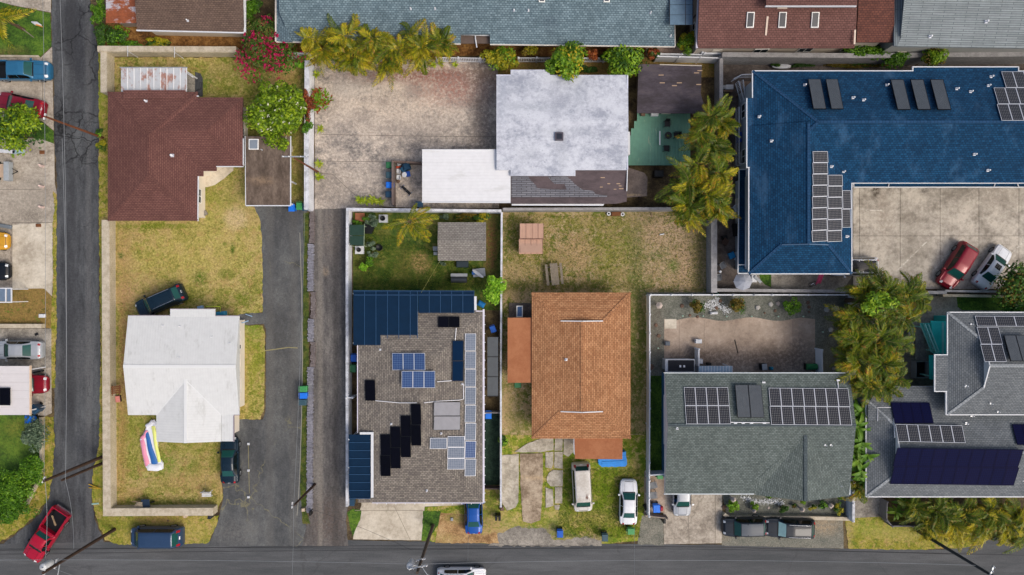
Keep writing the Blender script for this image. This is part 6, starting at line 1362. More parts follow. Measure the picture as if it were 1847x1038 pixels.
cable(T3 + Vector((0, 0, -.4)), Wt(743, 993, 7.2), .5, 'thin black cable crossing the concrete driveway', m_wired, .012)
cable(W(845, 910, 3.4), Wt(844, 1012, 9.), .1, 'thin cable from grey shingle roof to the street line', m_wire, .012)
cable(Wt(1145, 900, 3.5), Wt(1145, 1100, 9.), .2, 'thin cable crossing the street near the white sedan', m_wire, .01)
cable(T2 + Vector((0, 0, -1)), Wt(280, 1100, 8), .2, 'cable crossing the street near the minivan', m_wire, .012)
cable(W(794, 470, 2.2), W(760, 528, 3.4), .05, 'yellowish line from garden shed to the awning', smat('yellow cord', '#9d9a55', .7), .012)
# ------------------------------------------------------------------ foliage
LM = {
 'green': leafm('bright green leaves', [(0, '#3c5c14'), (.45, '#628a1a'), (.8, '#8eae26'), (1, '#b0c43a')]),
 'plum': leafm('plumeria leaves', [(0, '#40590f'), (.35, '#678716'), (.7, '#91aa20'), (1, '#bcc93a')]),
 'dark': leafm('dark green leaves', [(0, '#1f3a14'), (.5, '#37591c'), (.85, '#527a22'), (1, '#7d9a35')]),
 'hedge': leafm('hedge leaves', [(0, '#2c500e'), (.5, '#487414'), (.85, '#67921c'), (1, '#86ac2a')]),
 'lime': leafm('lime leaves', [(0, '#4f7f18'), (.5, '#71a61e'), (1, '#a2c93a')]),
 'greyg': leafm('grey green leaves', [(0, '#3f5240'), (.5, '#62775c'), (1, '#8a9a80')]),
 'yellow': leafm('yellow leaves', [(0, '#6c7416'), (.45, '#96951e'), (.8, '#b9aa28'), (1, '#cfa830')]),
 'red': leafm('bougainvillea leaves', [(0, '#2f4a1a'), (.5, '#4c6b23'), (.8, '#6e6a30'), (1, '#7c3a2e')]),
 'flower': leafm('magenta bracts', [(0, '#8e0f3a'), (.5, '#b3164e'), (1, '#c92a6a')], .3),
 'rust': leafm('rust red leaves', [(0, '#5c2a1c'), (.5, '#8d4426'), (1, '#ab6a35')]),
 'olive': leafm('olive brown leaves', [(0, '#41380f'), (.5, '#6a5a18'), (1, '#8a7a26')]),
 'white': leafm('white blossom', [(0, '#d8d6b8'), (1, '#f0eede')], .3),
 'palm': leafm('palm leaflets', [(0, '#46520e'), (.3, '#687412'), (.58, '#8c8e18'), (.8, '#b09c1e'), (1, '#b07a28')], .3, .45, .35),
 'palmy': leafm('yellow palm leaflets', [(0, '#66700f'), (.35, '#8d8f18'), (.7, '#b5a822'), (1, '#cdb636')], .3, .45, .35),
 'palmg': leafm('green palm leaflets', [(0, '#2c400d'), (.4, '#4a600f'), (.75, '#687a16'), (1, '#8a8a22')], .3, .45, .35),
 'tip': leafm('dry leaflet tips', [(0, '#585412'), (.5, '#7c6a1a'), (1, '#97682a')], .3),
 'banana': leafm('paddle leaves', [(0, '#3b5c18'), (.5, '#56801f'), (.85, '#7f982c'), (1, '#a39a3a')], .25),
 'ti': leafm('yellow green strap leaves', [(0, '#64801a'), (.5, '#8fa524'), (1, '#c0b936')], .25),
}
m_bark = smat('bark', '#5a4736', .95, var=.25, sc=6.); m_barkp = smat('palm stem', '#7a7148', .8, var=.2)
def quads(name, P, A, B, mat, parent=None, off=Vector()):
    """kite shaped leaves: centres P, half length A, half width B"""
    n = len(P); v = np.empty((n, 4, 3), np.float32)
    v[:, 0] = P - A; v[:, 1] = P + B - A * .1; v[:, 2] = P + A; v[:, 3] = P - B - A * .1
    v -= np.array(off, np.float32)
    me = bpy.data.meshes.new(name); me.vertices.add(n * 4); me.vertices.foreach_set('co', v.ravel()); me.loops.add(n * 4)
    me.loops.foreach_set('vertex_index', np.arange(n * 4, dtype=np.int32)); me.polygons.add(n); me.polygons.foreach_set('loop_start', np.arange(0, n * 4, 4, dtype=np.int32)); me.polygons.foreach_set('loop_total', np.full(n, 4, np.int32))
    me.materials.append(mat); me.update(calc_edges=True)
    o = bpy.data.objects.new(name, me); COL.objects.link(o)
    if parent: o.parent = parent
    return o
def unit(n):
    d = rng.normal(size=(n, 3)); return d / np.linalg.norm(d, axis=1)[:, None]
def cloud(cx, cy, cz, rx, ry, rz, n, leaf, lobes=14, lr=.42, flat=.0, shell=.35):
    """leaf positions and axes over many lobes within an ellipsoid (upper side favoured)"""
    d = unit(lobes); d[:, 2] = np.abs(d[:, 2]) * .9 - .15
    rad = rng.uniform(.25, .9, lobes)[:, None]; lc = d * rad; lc[0] = 0
    lrad = rng.uniform(.65, 1.25, lobes) * lr
    k = rng.integers(0, lobes, n); u = unit(n); u[:, 2] = np.where(u[:, 2] < -.3, -u[:, 2], u[:, 2])
    rr = lrad[k] * (1 - shell * rng.random(n) ** 2)
    p = lc[k] + u * rr[:, None]
    P = p * np.array([rx, ry, rz]) + np.array([cx, cy, cz])
    nrm = u * .8 + rng.normal(size=(n, 3)) * .5 + np.array([0, 0, .5]); nrm /= np.linalg.norm(nrm, axis=1)[:, None]
    a = np.cross(nrm, unit(n)); a /= np.linalg.norm(a, axis=1)[:, None] + 1e-6; b = np.cross(nrm, a)
    s = leaf * rng.uniform(.7, 1.3, n)[:, None]
    return P, a * s, b * s * .5
def rpx(r): return r * S
def tree(label, cat, x, y, rx, ry, h, kind='green', n=2500, leaf=.14, lobes=16, name='tree', trunk=True, flowers=None, group=None, lr=.42, kinds=None, base=None, th=None):
    """x, y = crown centre in the photograph, rx ry its half size (px), h its top height (m)"""
    rzm = (th or min(h * .45, max(rx, ry) * S * .9)); cz = h - rzm; c = W(x, y, cz + rzm * .4); kx = 1 - (cz + rzm * .4) / H
    bp = G(*base) if base else Vector((c.x, c.y, 0)); r = thing(name, label, cat, bp, group)
    RX, RY = rx * S * kx * 1.1, ry * S * kx * 1.1
    P, A, B = cloud(c.x, c.y, cz, RX, RY, rzm, n, leaf, lobes, lr)
    P[:, 2] = np.maximum(P[:, 2], .04)
    quads('crown', P, A, B, LM[kind], r, bp)
    for kd, fr in (kinds or ()):
        m = int(n * fr); P2, A2, B2 = cloud(c.x, c.y, cz, RX, RY, rzm * 1.02, m, leaf, lobes, lr); P2[:, 2] = np.maximum(P2[:, 2], .04); quads('crown', P2, A2, B2, LM[kd], r, bp)
    if flowers:
        kd, m, fs = flowers; P2, A2, B2 = cloud(c.x, c.y, cz + .08, RX * 1.03, RY * 1.03, rzm * 1.05, m, fs, 30, .3, shell=.05)
        reps = 5; Pq = np.repeat(P2, reps, 0) + rng.normal(size=(m * reps, 3)) * fs * .6; q = unit(m * reps); q2 = np.cross(q, unit(m * reps)); quads('blossom', Pq, q * fs, q2 * fs * .7, LM[kd], r, bp)
    if trunk:
        mb = MB(); top = Vector((c.x, c.y, cz)); mb.tube([bp, bp.lerp(top, .5) + Vector((.08, .05, 0)), top], [max(.06, h * .035), max(.05, h * .028), max(.03, h * .018)], 7)
        for k in range(5):
            a = k * 1.256 + .4; e = top + Vector((math.cos(a) * RX * .6, math.sin(a) * RY * .6, rzm * .35)); mb.tube([bp.lerp(top, .7), bp.lerp(top, .7).lerp(e, .5) + Vector((0, 0, .1)), e], [h * .015 + .02, h * .01 + .015, .015], 5)
        mb.build('trunk', m_bark, r)
    return r
# fronds --------------------------------------------------------------
def frond_mesh(name, L, droop, lw, ll, pairs, mat, curl=0., up=.55, vee=.5, wob=.15):
    """arching frond along +x; rachis + pairs of leaflets"""
    mb = MB(); path = []
    for i in range(13):
        t = i / 12; path.append(Vector((L * (t - .12 * t * t), curl * L * t * t, L * (up * t - droop * t * t))))
    mb.tube(path, [.022 * (1 - .75 * i / 12) for i in range(13)], 5, 1)
    for i in range(pairs):
        t = .12 + .88 * i / (pairs - 1); k = min(11, int(t * 12)); f = t * 12 - k; p = path[k].lerp(path[k + 1], f); d = (path[k + 1] - path[k]).normalized(); side = Vector((-d.y, d.x, 0)).normalized(); upv = side.cross(d) * -1
        l = ll * (math.sin(math.pi * min(1, .18 + t * .82)) ** .6 * .9 + .12) * random.uniform(.85, 1.15)
        for s_ in (1, -1):
            dr = (side * s_ * .8 + d * (.45 + .5 * t) + Vector((0, 0, vee * random.uniform(.4, 1)))).normalized(); e1 = p + dr * l * .5; e2 = e1 + (dr * .8 + Vector((random.uniform(-wob, wob), random.uniform(-wob, wob), -.75))).normalized() * l * .5
            n = dr.cross(Vector((0, 0, 1))).normalized() * lw * .5
            mb.face([p - n * .4, p + n * .4, e1 + n, e1 - n], 0); mb.face([e1 - n, e1 + n, e2 + n * .1, e2 - n * .1], 2 if random.random() < .08 + .22 * t else 0)
    # join leaflet halves so each leaflet is one island
    me = mb.mesh(name, [mat, m_barkp, LM['tip']]); 
    import bmesh
    bm = bmesh.new(); bm.from_mesh(me); bmesh.ops.remove_doubles(bm, verts=bm.verts, dist=.0008); bm.to_mesh(me); bm.free()
    return me
FR = {k: [frond_mesh('frond', 1.9 + .25 * i, .5 + .14 * i, .088, .74, 24, LM[k], c, .55, .5, .45) for i, c in enumerate((-.6, -.15, .3, .7))] for k in ('palm', 'palmy', 'palmg')}
FRC = [frond_mesh('frond', 2.9, .42, .055, .6, 34, LM['palm'], c, .4, .25) for c in (-.12, .1)]
m_stemg = smat('palm cane', '#8a8a3e', .7, var=.2)
def palm(label, x, y, h, nf, kind='palm', sc=1., group=None, bias=None, spread=.3, name='palm_tree', kinds=None, cat='palm', stems=4):
    """areca type clump: crown centre pixel x,y at height h"""
    c = W(x, y, h); bp = Vector((c.x, c.y, 0)); r = thing(name, label, cat, bp, group)
    mb = MB(); tops = []
    for s_ in range(stems):
        a = random.uniform(0, 6.28); t = Vector((math.cos(a) * spread * random.random() * 1.6, math.sin(a) * spread * random.random() * 1.6, h * random.uniform(.78, 1))) ; tops.append(t); b = Vector((t.x * .4, t.y * .4, 0))
        mb.tube([b, b.lerp(t, .5) + Vector((.05, .05, 0)), t], [.06, .05, .035], 6)
    me = mb.mesh('trunk', m_stemg); o = bpy.data.objects.new('trunk', me); COL.objects.link(o); o.parent = r
    kl = kinds or [kind]
    for k in range(nf):
        a = 2 * math.pi * k * .618 + random.uniform(-.3, .3)
        if bias is not None and random.random() < .45: a = bias + random.uniform(-.7, .7)
        f = bpy.data.objects.new('frond', random.choice(FR[random.choice(kl)])); COL.objects.link(f); f.parent = r
        s1 = sc * random.uniform(.75, 1.12); f.location = random.choice(tops) + Vector((0, 0, -.1)); f.rotation_euler = (random.uniform(-.3, .3), random.uniform(-.65, .15), a); f.scale = (s1, s1 * random.choice((1, -1)), s1)
    return r
# ------------------------------------------------------------------ the garden plants of the photograph
random.seed(21)
ORD = 'first second third fourth fifth sixth seventh eighth ninth tenth eleventh twelfth'.split()
g_ = 'palms of the hedge in front of the long blue grey roof'
for i, (x, y, sc) in enumerate(((560, 70, .55), (588, 88, .85), (622, 62, .9), (635, 95, .85), (672, 66, .9), (690, 98, .85), (718, 88, .8), (745, 62, .9), (765, 90, .9), (790, 70, .75))):
    lb = ORD[i] + ' palm from the west in the yellow green hedge before the long blue grey roof'
    palm(lb if i else 'small yellow palm at the west end of the hedge by the bougainvillea', x, y, 4.2, 22, sc=sc, kinds=['palm', 'palm', 'palmg', 'palmy'] if i else ['palmy'], bias=random.choice((-1.9, -1.2, -1.6)), group=g_ if i else None)
# palms by the deck
for i, (x, y, sc) in enumerate(((1285, 208, .8), (1268, 235, .8), (1306, 222, .75), (1290, 262, .85), (1262, 296, .85), (1298, 310, .9), (1238, 335, .9), (1275, 350, .95), (1240, 372, .85), (1293, 368, .8))):
    top = y < 270
    palm('palm of the clump beside the green deck' if top else 'palm of the big clump overhanging the patchy yard', x, y, 5.0, 22, sc=sc, kinds=['palm', 'palmg', 'palmg'] if top else ['palm', 'palmy', 'palmg', 'palmg'], group='palms beside the green deck' if top else 'palms overhanging the patchy yard', bias=-1.6)
# big clump east
for i, (x, y, sc) in enumerate(((1566, 532, .9), (1600, 525, .95), (1640, 530, .9), (1665, 545, .75), (1555, 570, 1.0), (1595, 568, 1.0), (1635, 575, .9), (1550, 612, 1.0), (1590, 610, 1.05), (1620, 625, .85), (1555, 655, 1.0), (1595, 655, 1.0), (1620, 680, .7), (1565, 695, .9), (1600, 700, .75))):
    palm('palm of the dense clump between gravel garden and teal stairs', x, y, 5.2, 24, sc=sc * .94, kinds=['palm', 'palmg', 'palmg', 'palmg'], group='palms between gravel garden and teal stairs', bias=2.9)
tree('papaya like tree with light green leaves rising from the dense palm clump', 'tree', 1592, 545, 30, 26, 7., 'green', 700, .16, 12, th=.9)
# southeast street palms
for i, (x, y, sc) in enumerate(((1655, 915, .75), (1678, 948, .75), (1690, 922, .95), (1712, 945, .9), (1740, 925, 1.), (1765, 945, .95), (1795, 925, 1.), (1815, 950, .95), (1842, 930, 1.), (1852, 960, .9))):
    palm(ORD[i] + ' palm from the west in the bright row along the southeast street verge', x, y, 3.2, 22, sc=sc * .95, kinds=['palmy', 'palmy', 'palmg'] if y > 930 else ['palmg', 'palmy', 'palmg'], group='palms along the southeast street verge', bias=-1.2)
# coconut like palm in back garden
c = W(737, 400, 4.2); r = thing('palm_tree', 'single palm with long spread fronds on the green back lawn', 'palm', Vector((c.x, c.y, 0)))
mb = MB(); mb.tube([(0, 0, 0), (.1, .05, 2.2), (0, 0, 4.2)], [.16, .12, .1], 10); o = bpy.data.objects.new('trunk', mb.mesh('trunk', m_bark)); COL.objects.link(o); o.parent = r
for a, s1 in ((200, 1.0), (240, 1.0), (285, .75), (310, 1.1), (350, .9), (15, 1.15), (40, .95), (60, .75), (170, .6), (335, 1.0)):
    f = bpy.data.objects.new('frond', random.choice(FRC)); COL.objects.link(f); f.parent = r; f.location = (0, 0, 4.15); f.rotation_euler = (random.uniform(-.2, .2), -.1, math.radians(a)); f.scale = (s1 * .95,) * 3
# northwest lawn palm
c = W(-2, 30, 3.2); r = thing('palm_tree', 'feathery green palm leaning over the northwest lawn', 'palm', Vector((c.x, c.y, 0)))
mb = MB(); mb.tube([(0, 0, 0), (0, 0, 3.2)], [.16, .1], 10); o = bpy.data.objects.new('trunk', mb.mesh('trunk', m_bark)); COL.objects.link(o); o.parent = r
for a, s1 in ((-5, .95), (-25, 1.1), (-45, 1.1), (-65, 1.1), (-85, .9), (-110, 1.), (20, .8), (45, .8)):
    f = bpy.data.objects.new('frond', random.choice(FR['palmg'] + FR['palmy'])); COL.objects.link(f); f.parent = r; f.location = (0, 0, 3.2); f.rotation_euler = (random.uniform(-.2, .2), -.1, math.radians(a)); f.scale = (s1 * .95,) * 3
# trees
tree('large round flowering tree with small white blossoms beside the brown carport', 'tree', 496, 204, 54, 57, 4.6, 'plum', 10000, .16, 54, flowers=('white', 80, .085), lr=.3)
tree('wide bougainvillea bush full of magenta flowers at the corner of two roofs', 'bush', 480, 84, 58, 56, 3.4, 'red', 7000, .12, 34, name='bougainvillea', flowers=('flower', 640, .11), lr=.3, kinds=(('hedge', .25),))
tree('green shrub under the bougainvillea by the white fence', 'shrub', 545, 112, 13, 13, 1.6, 'lime', 500, .12, 8, name='shrub')
tree('rounded bright green tree between long roof and white coated roof', 'tree', 1024, 108, 31, 33, 4.6, 'green', 2600, .16, 22, kinds=(('yellow', .12),))
tree('spreading green tree next to the dark felt shed', 'tree', 1130, 110, 36, 26, 3.6, 'green', 2300, .16, 20, kinds=(('dark', .2),))
tree('yellow green bush right of the north palm hedge', 'bush', 902, 103, 30, 20, 2.6, 'yellow', 1500, .13, 14, name='bush', kinds=(('green', .6),))
tree('small yellow bush by the picket fence', 'bush', 955, 92, 16, 12, 1.8, 'yellow', 500, .11, 8, name='bush', kinds=(('olive', .5),))
tree('rust red shrub behind the picket fence', 'shrub', 1071, 97, 13, 11, 1.9, 'rust', 600, .11, 8, name='shrub')
tree('dark green shrub between the rust red shrub and the spreading tree', 'shrub', 1093, 98, 12, 10, 1.8, 'dark', 450, .11, 8, name='shrub')
tree('dark red leaved shrub at the east end of the picket fence', 'shrub', 1180, 97, 12, 12, 1.8, 'rust', 450, .11, 8, name='shrub', kinds=(('dark', 1.),))
tree('round clipped yellow green bush beside the glass canopy', 'bush', 1239, 73, 17, 19, 2.4, 'yellow', 1500, .1, 10, name='bush', kinds=(('green', .7),))
tree('green creeping hedge over the grey wall under the rust brown roof', 'hedge', 1570, 92, 62, 15, 2.9, 'hedge', 3200, .12, 34, name='hedge', lr=.24, trunk=False)
tree('drooping end of the green creeper over the grey wall', 'hedge', 1618, 106, 26, 16, 3.0, 'hedge', 1200, .12, 12, name='hedge', trunk=False)
tree('small round tree on the grey wall below the pale grey roof', 'tree', 1686, 98, 22, 19, 3.6, 'green', 1300, .13, 14, kinds=(('olive', .25),))
tree('round green tree at the left edge beside the dark red sedan', 'tree', 26, 228, 42, 38, 4.0, 'plum', 3200, .16, 26, kinds=(('dark', .2),))
for x, y, rx, ry, e in ((12, 922, 40, 30, 'lower end'), (28, 885, 38, 30, 'middle part'), (52, 850, 25, 28, 'upper end'), (8, 890, 30, 34, 'west side by the photo edge')):
    tree('large green hedge curving round the southwest lawn, ' + e, 'hedge', x, y, rx, ry, 2.1, 'hedge', int(rx * ry * 3.6), .1, 40, name='hedge', lr=.3, trunk=False)
tree('grey green rounded shrub beside the blue bin on the southwest lawn', 'shrub', 58, 782, 25, 30, 2.0, 'greyg', 2200, .11, 20, name='shrub')
tree('lime green round tree between back garden and patchy yard', 'tree', 893, 521, 21, 22, 3.2, 'lime', 1600, .12, 14)
tree('dark leafy tree at the right edge below the parking lot', 'tree', 1846, 525, 44, 38, 5.0, 'dark', 3600, .16, 26, kinds=(('olive', .3),))
for i, (x, y, rx, ry, k, h, lb) in enumerate((
    (1259, 553, 14, 13, 'olive', 1.6, 'olive brown shrub in the gravel garden'), (1332, 551, 17, 17, 'olive', 1.7, 'brown green bonsai like tree in the middle of the gravel garden'), (1428, 553, 16, 16, 'hedge', 1.6, 'round clipped bright green bush in the gravel garden'),
    (1325, 912, 14, 12, 'green', 1.2, 'leafy green shrub at the west end of the flower bed'), (1362, 915, 9, 8, 'green', .9, 'low shrub beside the white stone bed'), (1412, 918, 9, 9, 'dark', .9, 'dark shrub near the middle of the flower bed'), (1388, 897, 7, 5, 'dark', .8, 'small dark shrub at the eave of the flower bed'), (1448, 906, 8, 8, 'green', .9, 'green shrub right of the middle of the flower bed'),
    (1470, 916, 9, 5, 'yellow', .7, 'low yellow flowering plant in the flower bed'), (1485, 912, 9, 8, 'dark', .8, 'dark plant beside the small white lantern'), (1512, 918, 9, 11, 'yellow', .9, 'yellow green shrub at the east end of the flower bed'), (1515, 899, 9, 6, 'green', .9, 'green shrub under the eave at the east end'), (1432, 914, 6, 5, 'olive', .6, 'tiny olive plant in the flower bed'),
    (660, 396, 10, 8, 'hedge', 1.2, 'small green bush in the corner planter of the back garden'), (672, 398, 12, 11, 'greyg', 1.4, 'grey green succulent bush beside the white planter'), (644, 403, 9, 6, 'hedge', 1.0, 'small bush above the green net shelter'),
    (668, 441, 11, 9, 'greyg', 1.2, 'blue green plant beside the black pot'), (672, 460, 11, 8, 'greyg', 1.1, 'lower blue green plant in the back garden'), (668, 472, 12, 10, 'hedge', 1.1, 'green shrub in the lower corner of the planting bed'), (655, 480, 9, 9, 'lime', 1.3, 'bright lime plant in the planting bed'), (798, 475, 8, 5, 'greyg', .6, 'pale plant below the garden shed'),
    (800, 392, 13, 7, 'greyg', .9, 'grey green plant beside the spread palm'), (842, 392, 28, 7, 'olive', .8, 'straggly bush row behind the garden shed'), (872, 393, 16, 8, 'yellow', .8, 'yellow green grass clump behind the garden shed'),
    (175, 20, 14, 26, 'hedge', 1.8, 'bright green shrub beside the rusty shed'), (182, 58, 12, 22, 'dark', 1.6, 'mixed green shrub at the road edge'), (178, 76, 10, 12, 'hedge', 1.2, 'low green shrub at the end of the roadside planting'), (208, 60, 20, 17, 'dark', 1.4, 'dark spiky shrub below the rusty shed'), (230, 81, 44, 7, 'hedge', .9, 'low green ground hedge along the block wall'),
    (285, 79, 26, 12, 'yellow', .9, 'yellow green grassy shrub in the mulch bed'), (450, 20, 13, 22, 'hedge', 1.8, 'green shrub north of the bougainvillea'), (462, 8, 16, 12, 'dark', 1.5, 'dark shrub at the top edge beside the brown roof'),
    (181, 262, 11, 11, 'yellow', 1.4, 'yellow bush at the edge of the side road'), (178, 240, 7, 8, 'dark', 1.1, 'small dark bush beside the brown pole'), (552, 192, 12, 30, 'rust', 2.8, 'reddish green shrub between the flowering tree and white wall'), (551, 232, 11, 26, 'hedge', 2.6, 'green shrub below the reddish one along the white wall'),
    (30, 255, 12, 6, 'rust', .6, 'small red shrub below the round edge tree'), (1400, 117, 10, 5, 'dark', .7, 'dark plant beside the white board'), (1452, 118, 30, 5, 'dark', .7, 'dark creeping plants at the foot of the tall grey wall'), (1540, 117, 60, 5, 'olive', .7, 'brown green weeds at the foot of the tall grey wall'),
    (1020, 125, 34, 8, 'yellow', .6, 'yellow grassy weeds below the picket fence'), (1070, 122, 26, 8, 'dark', .6, 'dark weeds left of the spreading tree'), (910, 795, 10, 10, 'dark', .5, 'weedy clump near the slab path'), (752, 522, 10, 4, 'dark', .4, 'dark weeds above the navy awning'))):
    tree(lb, 'shrub', x, y, rx, ry, h, k, int(60 + rx * ry * 4.0), .095, max(6, int(rx * ry / 18)), name='shrub', trunk=i < 20, lr=.36 if max(rx, ry) < 25 else .26, kinds=(('lime', .25),) if i % 3 == 0 and k in ('dark', 'green') else (('dark', .3),) if k in ('olive', 'rust', 'yellow') else None)
# strap leaved rosettes: each leaf a part
def paddle(name, L, wd, mat, droop=.35, up=.7):
    mb = MB(); rows = []; n = 7
    for i in range(n):
        t = i / (n - 1); x = L * t * (1 - .1 * t); z = L * (up * t - droop * t * t * 1.4); w_ = wd * (math.sin(math.pi * min(1, .1 + t * .9)) ** .7) + .004; rows.append([(x, -w_, z + w_ * .35), (x, 0, z), (x, w_, z + w_ * .35)])
    mb.grid(rows); return mb.mesh(name, mat)
PD = {'ti': [paddle('leaf', .6, .055, LM['ti'], .3, .8), paddle('leaf', .5, .06, LM['ti'], .4, .5)], 'banana': [paddle('leaf', 1.7, .22, LM['banana'], .45, .6), paddle('leaf', 1.4, .2, LM['banana'], .6, .4)], 'croton': [paddle('leaf', .5, .06, LM['green'], .3, .8), paddle('leaf', .42, .06, LM['rust'], .3, .6)], 'agave': [paddle('leaf', .45, .05, LM['greyg'], .2, .9)]}
def rosette(label, x, y, kind, n, sc=1., h=.5, name='rosette_plant', cat='plant', group=None, tiers=1, rings=1, spread=.0):
    c = W(x, y, h); r = thing(name, label, cat, Vector((c.x, c.y, 0)), group)
    mb = MB(); mb.tube([(0, 0, 0), (0, 0, h)], [.05 * sc + .02, .04 * sc + .01], 7); o = bpy.data.objects.new('stem', mb.mesh('stem', m_barkp)); COL.objects.link(o); o.parent = r
    for k in range(n):
        a = k * 2.4 + random.uniform(-.2, .2); a2 = random.random() * 6.3; f = bpy.data.objects.new('leaf', random.choice(PD[kind])); COL.objects.link(f); f.parent = r
        s1 = sc * random.uniform(.75, 1.1); f.location = (math.cos(a2) * spread * random.random(), math.sin(a2) * spread * random.random(), h - random.random() * h * .3); f.rotation_euler = (random.uniform(-.2, .2), random.uniform(-.5, .3), a); f.scale = (s1,) * 3
    return r
rosette('yellow green rosette plant at the north end of the white wall', 571, 134, 'ti', 16, 1.0, .6)
rosette('yellow rosette plant midway along the white wall', 577, 232, 'ti', 14, 1.0, .6)
rosette('upper yellow rosette of the pair by the brown pole', 576, 296, 'ti', 14, 1., .6); rosette('lower yellow rosette of the pair by the brown pole', 575, 319, 'ti', 16, 1.1, .6)
rosette('large bushy croton with red tips against the white wall', 574, 180, 'croton', 170, 1.15, 1.3, spread=1.2, name='croton_bush')
for i, x in enumerate((648, 660, 672, 684)): rosette('lime green leafy plant of the row above the back garden wall', x, 361 + (i % 2) * 2, 'ti', 22, 1.0, .8, group='leafy plants above the back garden wall', spread=.2)
for i, (x, y, sc) in enumerate(((1556, 745, 1.), (1562, 775, 1.), (1552, 800, 1.), (1565, 820, .9), (1556, 850, 1.), (1548, 770, .9), (1550, 830, .9), (1565, 868, .7))):
    rosette('broad leaved banana like plant in the strip beside the grey green roof', x, y, 'banana', 24, sc * .8, 4.6, name='banana_plant', group='banana like plants beside the grey green roof', spread=.3)
for i, (x, y) in enumerate(((1553, 868), (1560, 885))): palm('drooping orange green palm at the foot of the banana strip', x, y, 3.4, 14, sc=.6, kinds=['palm', 'palmg'], group='palms at the foot of the banana strip', bias=-1.4)
for i, (x, y, sc) in enumerate(((1628, 905, .9), (1618, 925, .8), (1637, 915, .8))): rosette('broad leaved plant inside the small southeast yard fence', x, y, 'banana', 11, sc * .8, 1.6, name='banana_plant', group='broad leaved plants inside the southeast yard fence')
for x, y, s_ in ((781, 117, .9), (795, 115, .8), (821, 117, .8)): rosette('small green plant at the foot of the palm hedge', x, y, 'ti', 14, s_, .4, group='small plants at the foot of the palm hedge')
# pale rock beds and garden ornaments ---------------------------------
m_stone = smat('pale stone', '#a9a7a2', .9, var=.25, sc=9.); m_stonew = smat('white stone', '#c9ccce', .9, var=.15); m_stoneb = smat('brown boulder', '#6a5548', .95, var=.3, sc=6.); m_lantern = smat('lantern stone', '#b3a79e', .9, var=.2)
def rock(x, y, r_, label, mat=None, z=0, h=.7, n=1, cat='stone', name='garden_stone'):
    mb = MB()
    for k in range(n):
        c = G(x, y) + Vector((random.uniform(-.3, .3) * (n > 1), random.uniform(-.3, .3) * (n > 1), 0)); rr = r_ * random.uniform(.7, 1.1) / (1 if n == 1 else 1.6); off = [random.uniform(.78, 1.15) for _ in range(9)]
        rows = [[c + Vector((rr * q * off[j] * math.cos(j * 2 * math.pi / 9), rr * q * off[(j + 2) % 9] * math.sin(j * 2 * math.pi / 9), rr * h * zz)) for j in range(9)] for q, zz in ((.95, -.1), (1, .35), (.8, .8), (.35, 1.05))]
        mb.grid(rows, 0, True, False); mb.face(rows[-1])
    return one(mb, name, mat or m_stone, label, cat)
mb = MB(); rs = random.Random(3)
def chips(poly_c, n, sx, sy, mat, label, r0=.05, z=.05):
    P = []; mb = MB()
    for k in range(n):
        cx, cy = rs.choice(poly_c); x, y = rs.gauss(cx, sx), rs.gauss(cy, sy); c = G(x, y); a = rs.random() * 6; s_ = r0 * rs.uniform(.6, 1.4)
        q = [c + Vector((math.cos(a + j * 1.57) * s_, math.sin(a + j * 1.57) * s_ * .7, z + rs.uniform(-.02, .02))) for j in range(4)]; mb.face([p + Vector((0, 0, s_ * rs.uniform(.1, .7))) for p in q]); 
        t = [p - Vector((0, 0, s_ * .5)) for p in q]
        for j in range(4): mb.face([t[j], t[(j + 1) % 4], mb.v[-4 - 4 * j + (j + 1) % 4] if False else q[(j + 1) % 4], q[j]])
    o = one(mb, 'white_stones', mat, label, 'stones'); o['kind'] = 'stuff'; return o
chips([(1276, 551), (1283, 546), (1291, 549), (1299, 553), (1306, 556), (1311, 562), (1292, 541), (1284, 555)], 420, 3.6, 3.2, m_stonew, 'scatter of white stones in the gravel garden')
chips([(1343, 898), (1352, 902), (1362, 905), (1372, 906), (1382, 905), (1392, 904), (1402, 904), (1408, 908)], 420, 4., 2.4, m_stonew, 'scatter of white stones in the street flower bed')
for x, y, r_, lb, mt in ((1230, 552, .2, 'dark stone left of the olive brown shrub', m_stoneb), (1244, 569, .18, 'brown stone below the olive brown shrub', m_stoneb), (1258, 572, .2, 'second brown stone below the olive brown shrub', m_stoneb), (1292, 556, .2, 'brown stone among the white stones', m_stoneb), (1299, 543, .25, 'brown boulder at the top of the white stones', m_stoneb),
    (1366, 555, .32, 'pale stone group right of the bonsai like tree', m_stone), (1390, 549, .25, 'flat pale stone near the clipped bush', m_stone), (1403, 548, .25, 'tan stone near the clipped bush', m_lantern), (1398, 561, .16, 'small brown stone under the tan stone', m_stoneb), (1379, 565, .14, 'tiny brown stone in the gravel garden', m_stoneb),
    (1457, 546, .2, 'brown stone in a stack right of the clipped bush', m_stoneb), (1459, 554, .2, 'lower brown stone in the stack right of the clipped bush', m_stoneb), (1459, 563, .14, 'small orange brown stone near the pad corner', m_stoneb), (1491, 559, .3, 'pale blue stone beside the hexagonal lantern', m_stone), (1498, 595, .3, 'blue grey plant like stone by the palms', m_stone), (1482, 634, .28, 'grey stone by the east white panel', m_stone), (1503, 665, .22, 'grey stone by the northeast house corner', m_stone),
    (1183, 587, .25, 'dark stone with white pebbles west of the pad', m_stoneb), (1188, 606, .26, 'dark brown pot stone west of the pad', m_stoneb), (1170, 632, .24, 'pale stone by the white fence', m_stone), (1174, 662, .28, 'dark stone group by the tiny shed', m_stoneb),
    (1386, 916, .22, 'pinkish stone in the flower bed', m_lantern), (1306, 915, .26, 'rust red stone at the west end of the flower bed', m_stoneb), (303, 549 - 400 + 790, .12, 'small stone by the bottom wall', m_stoneb)):
    rock(x, y, r_, lb, mt)
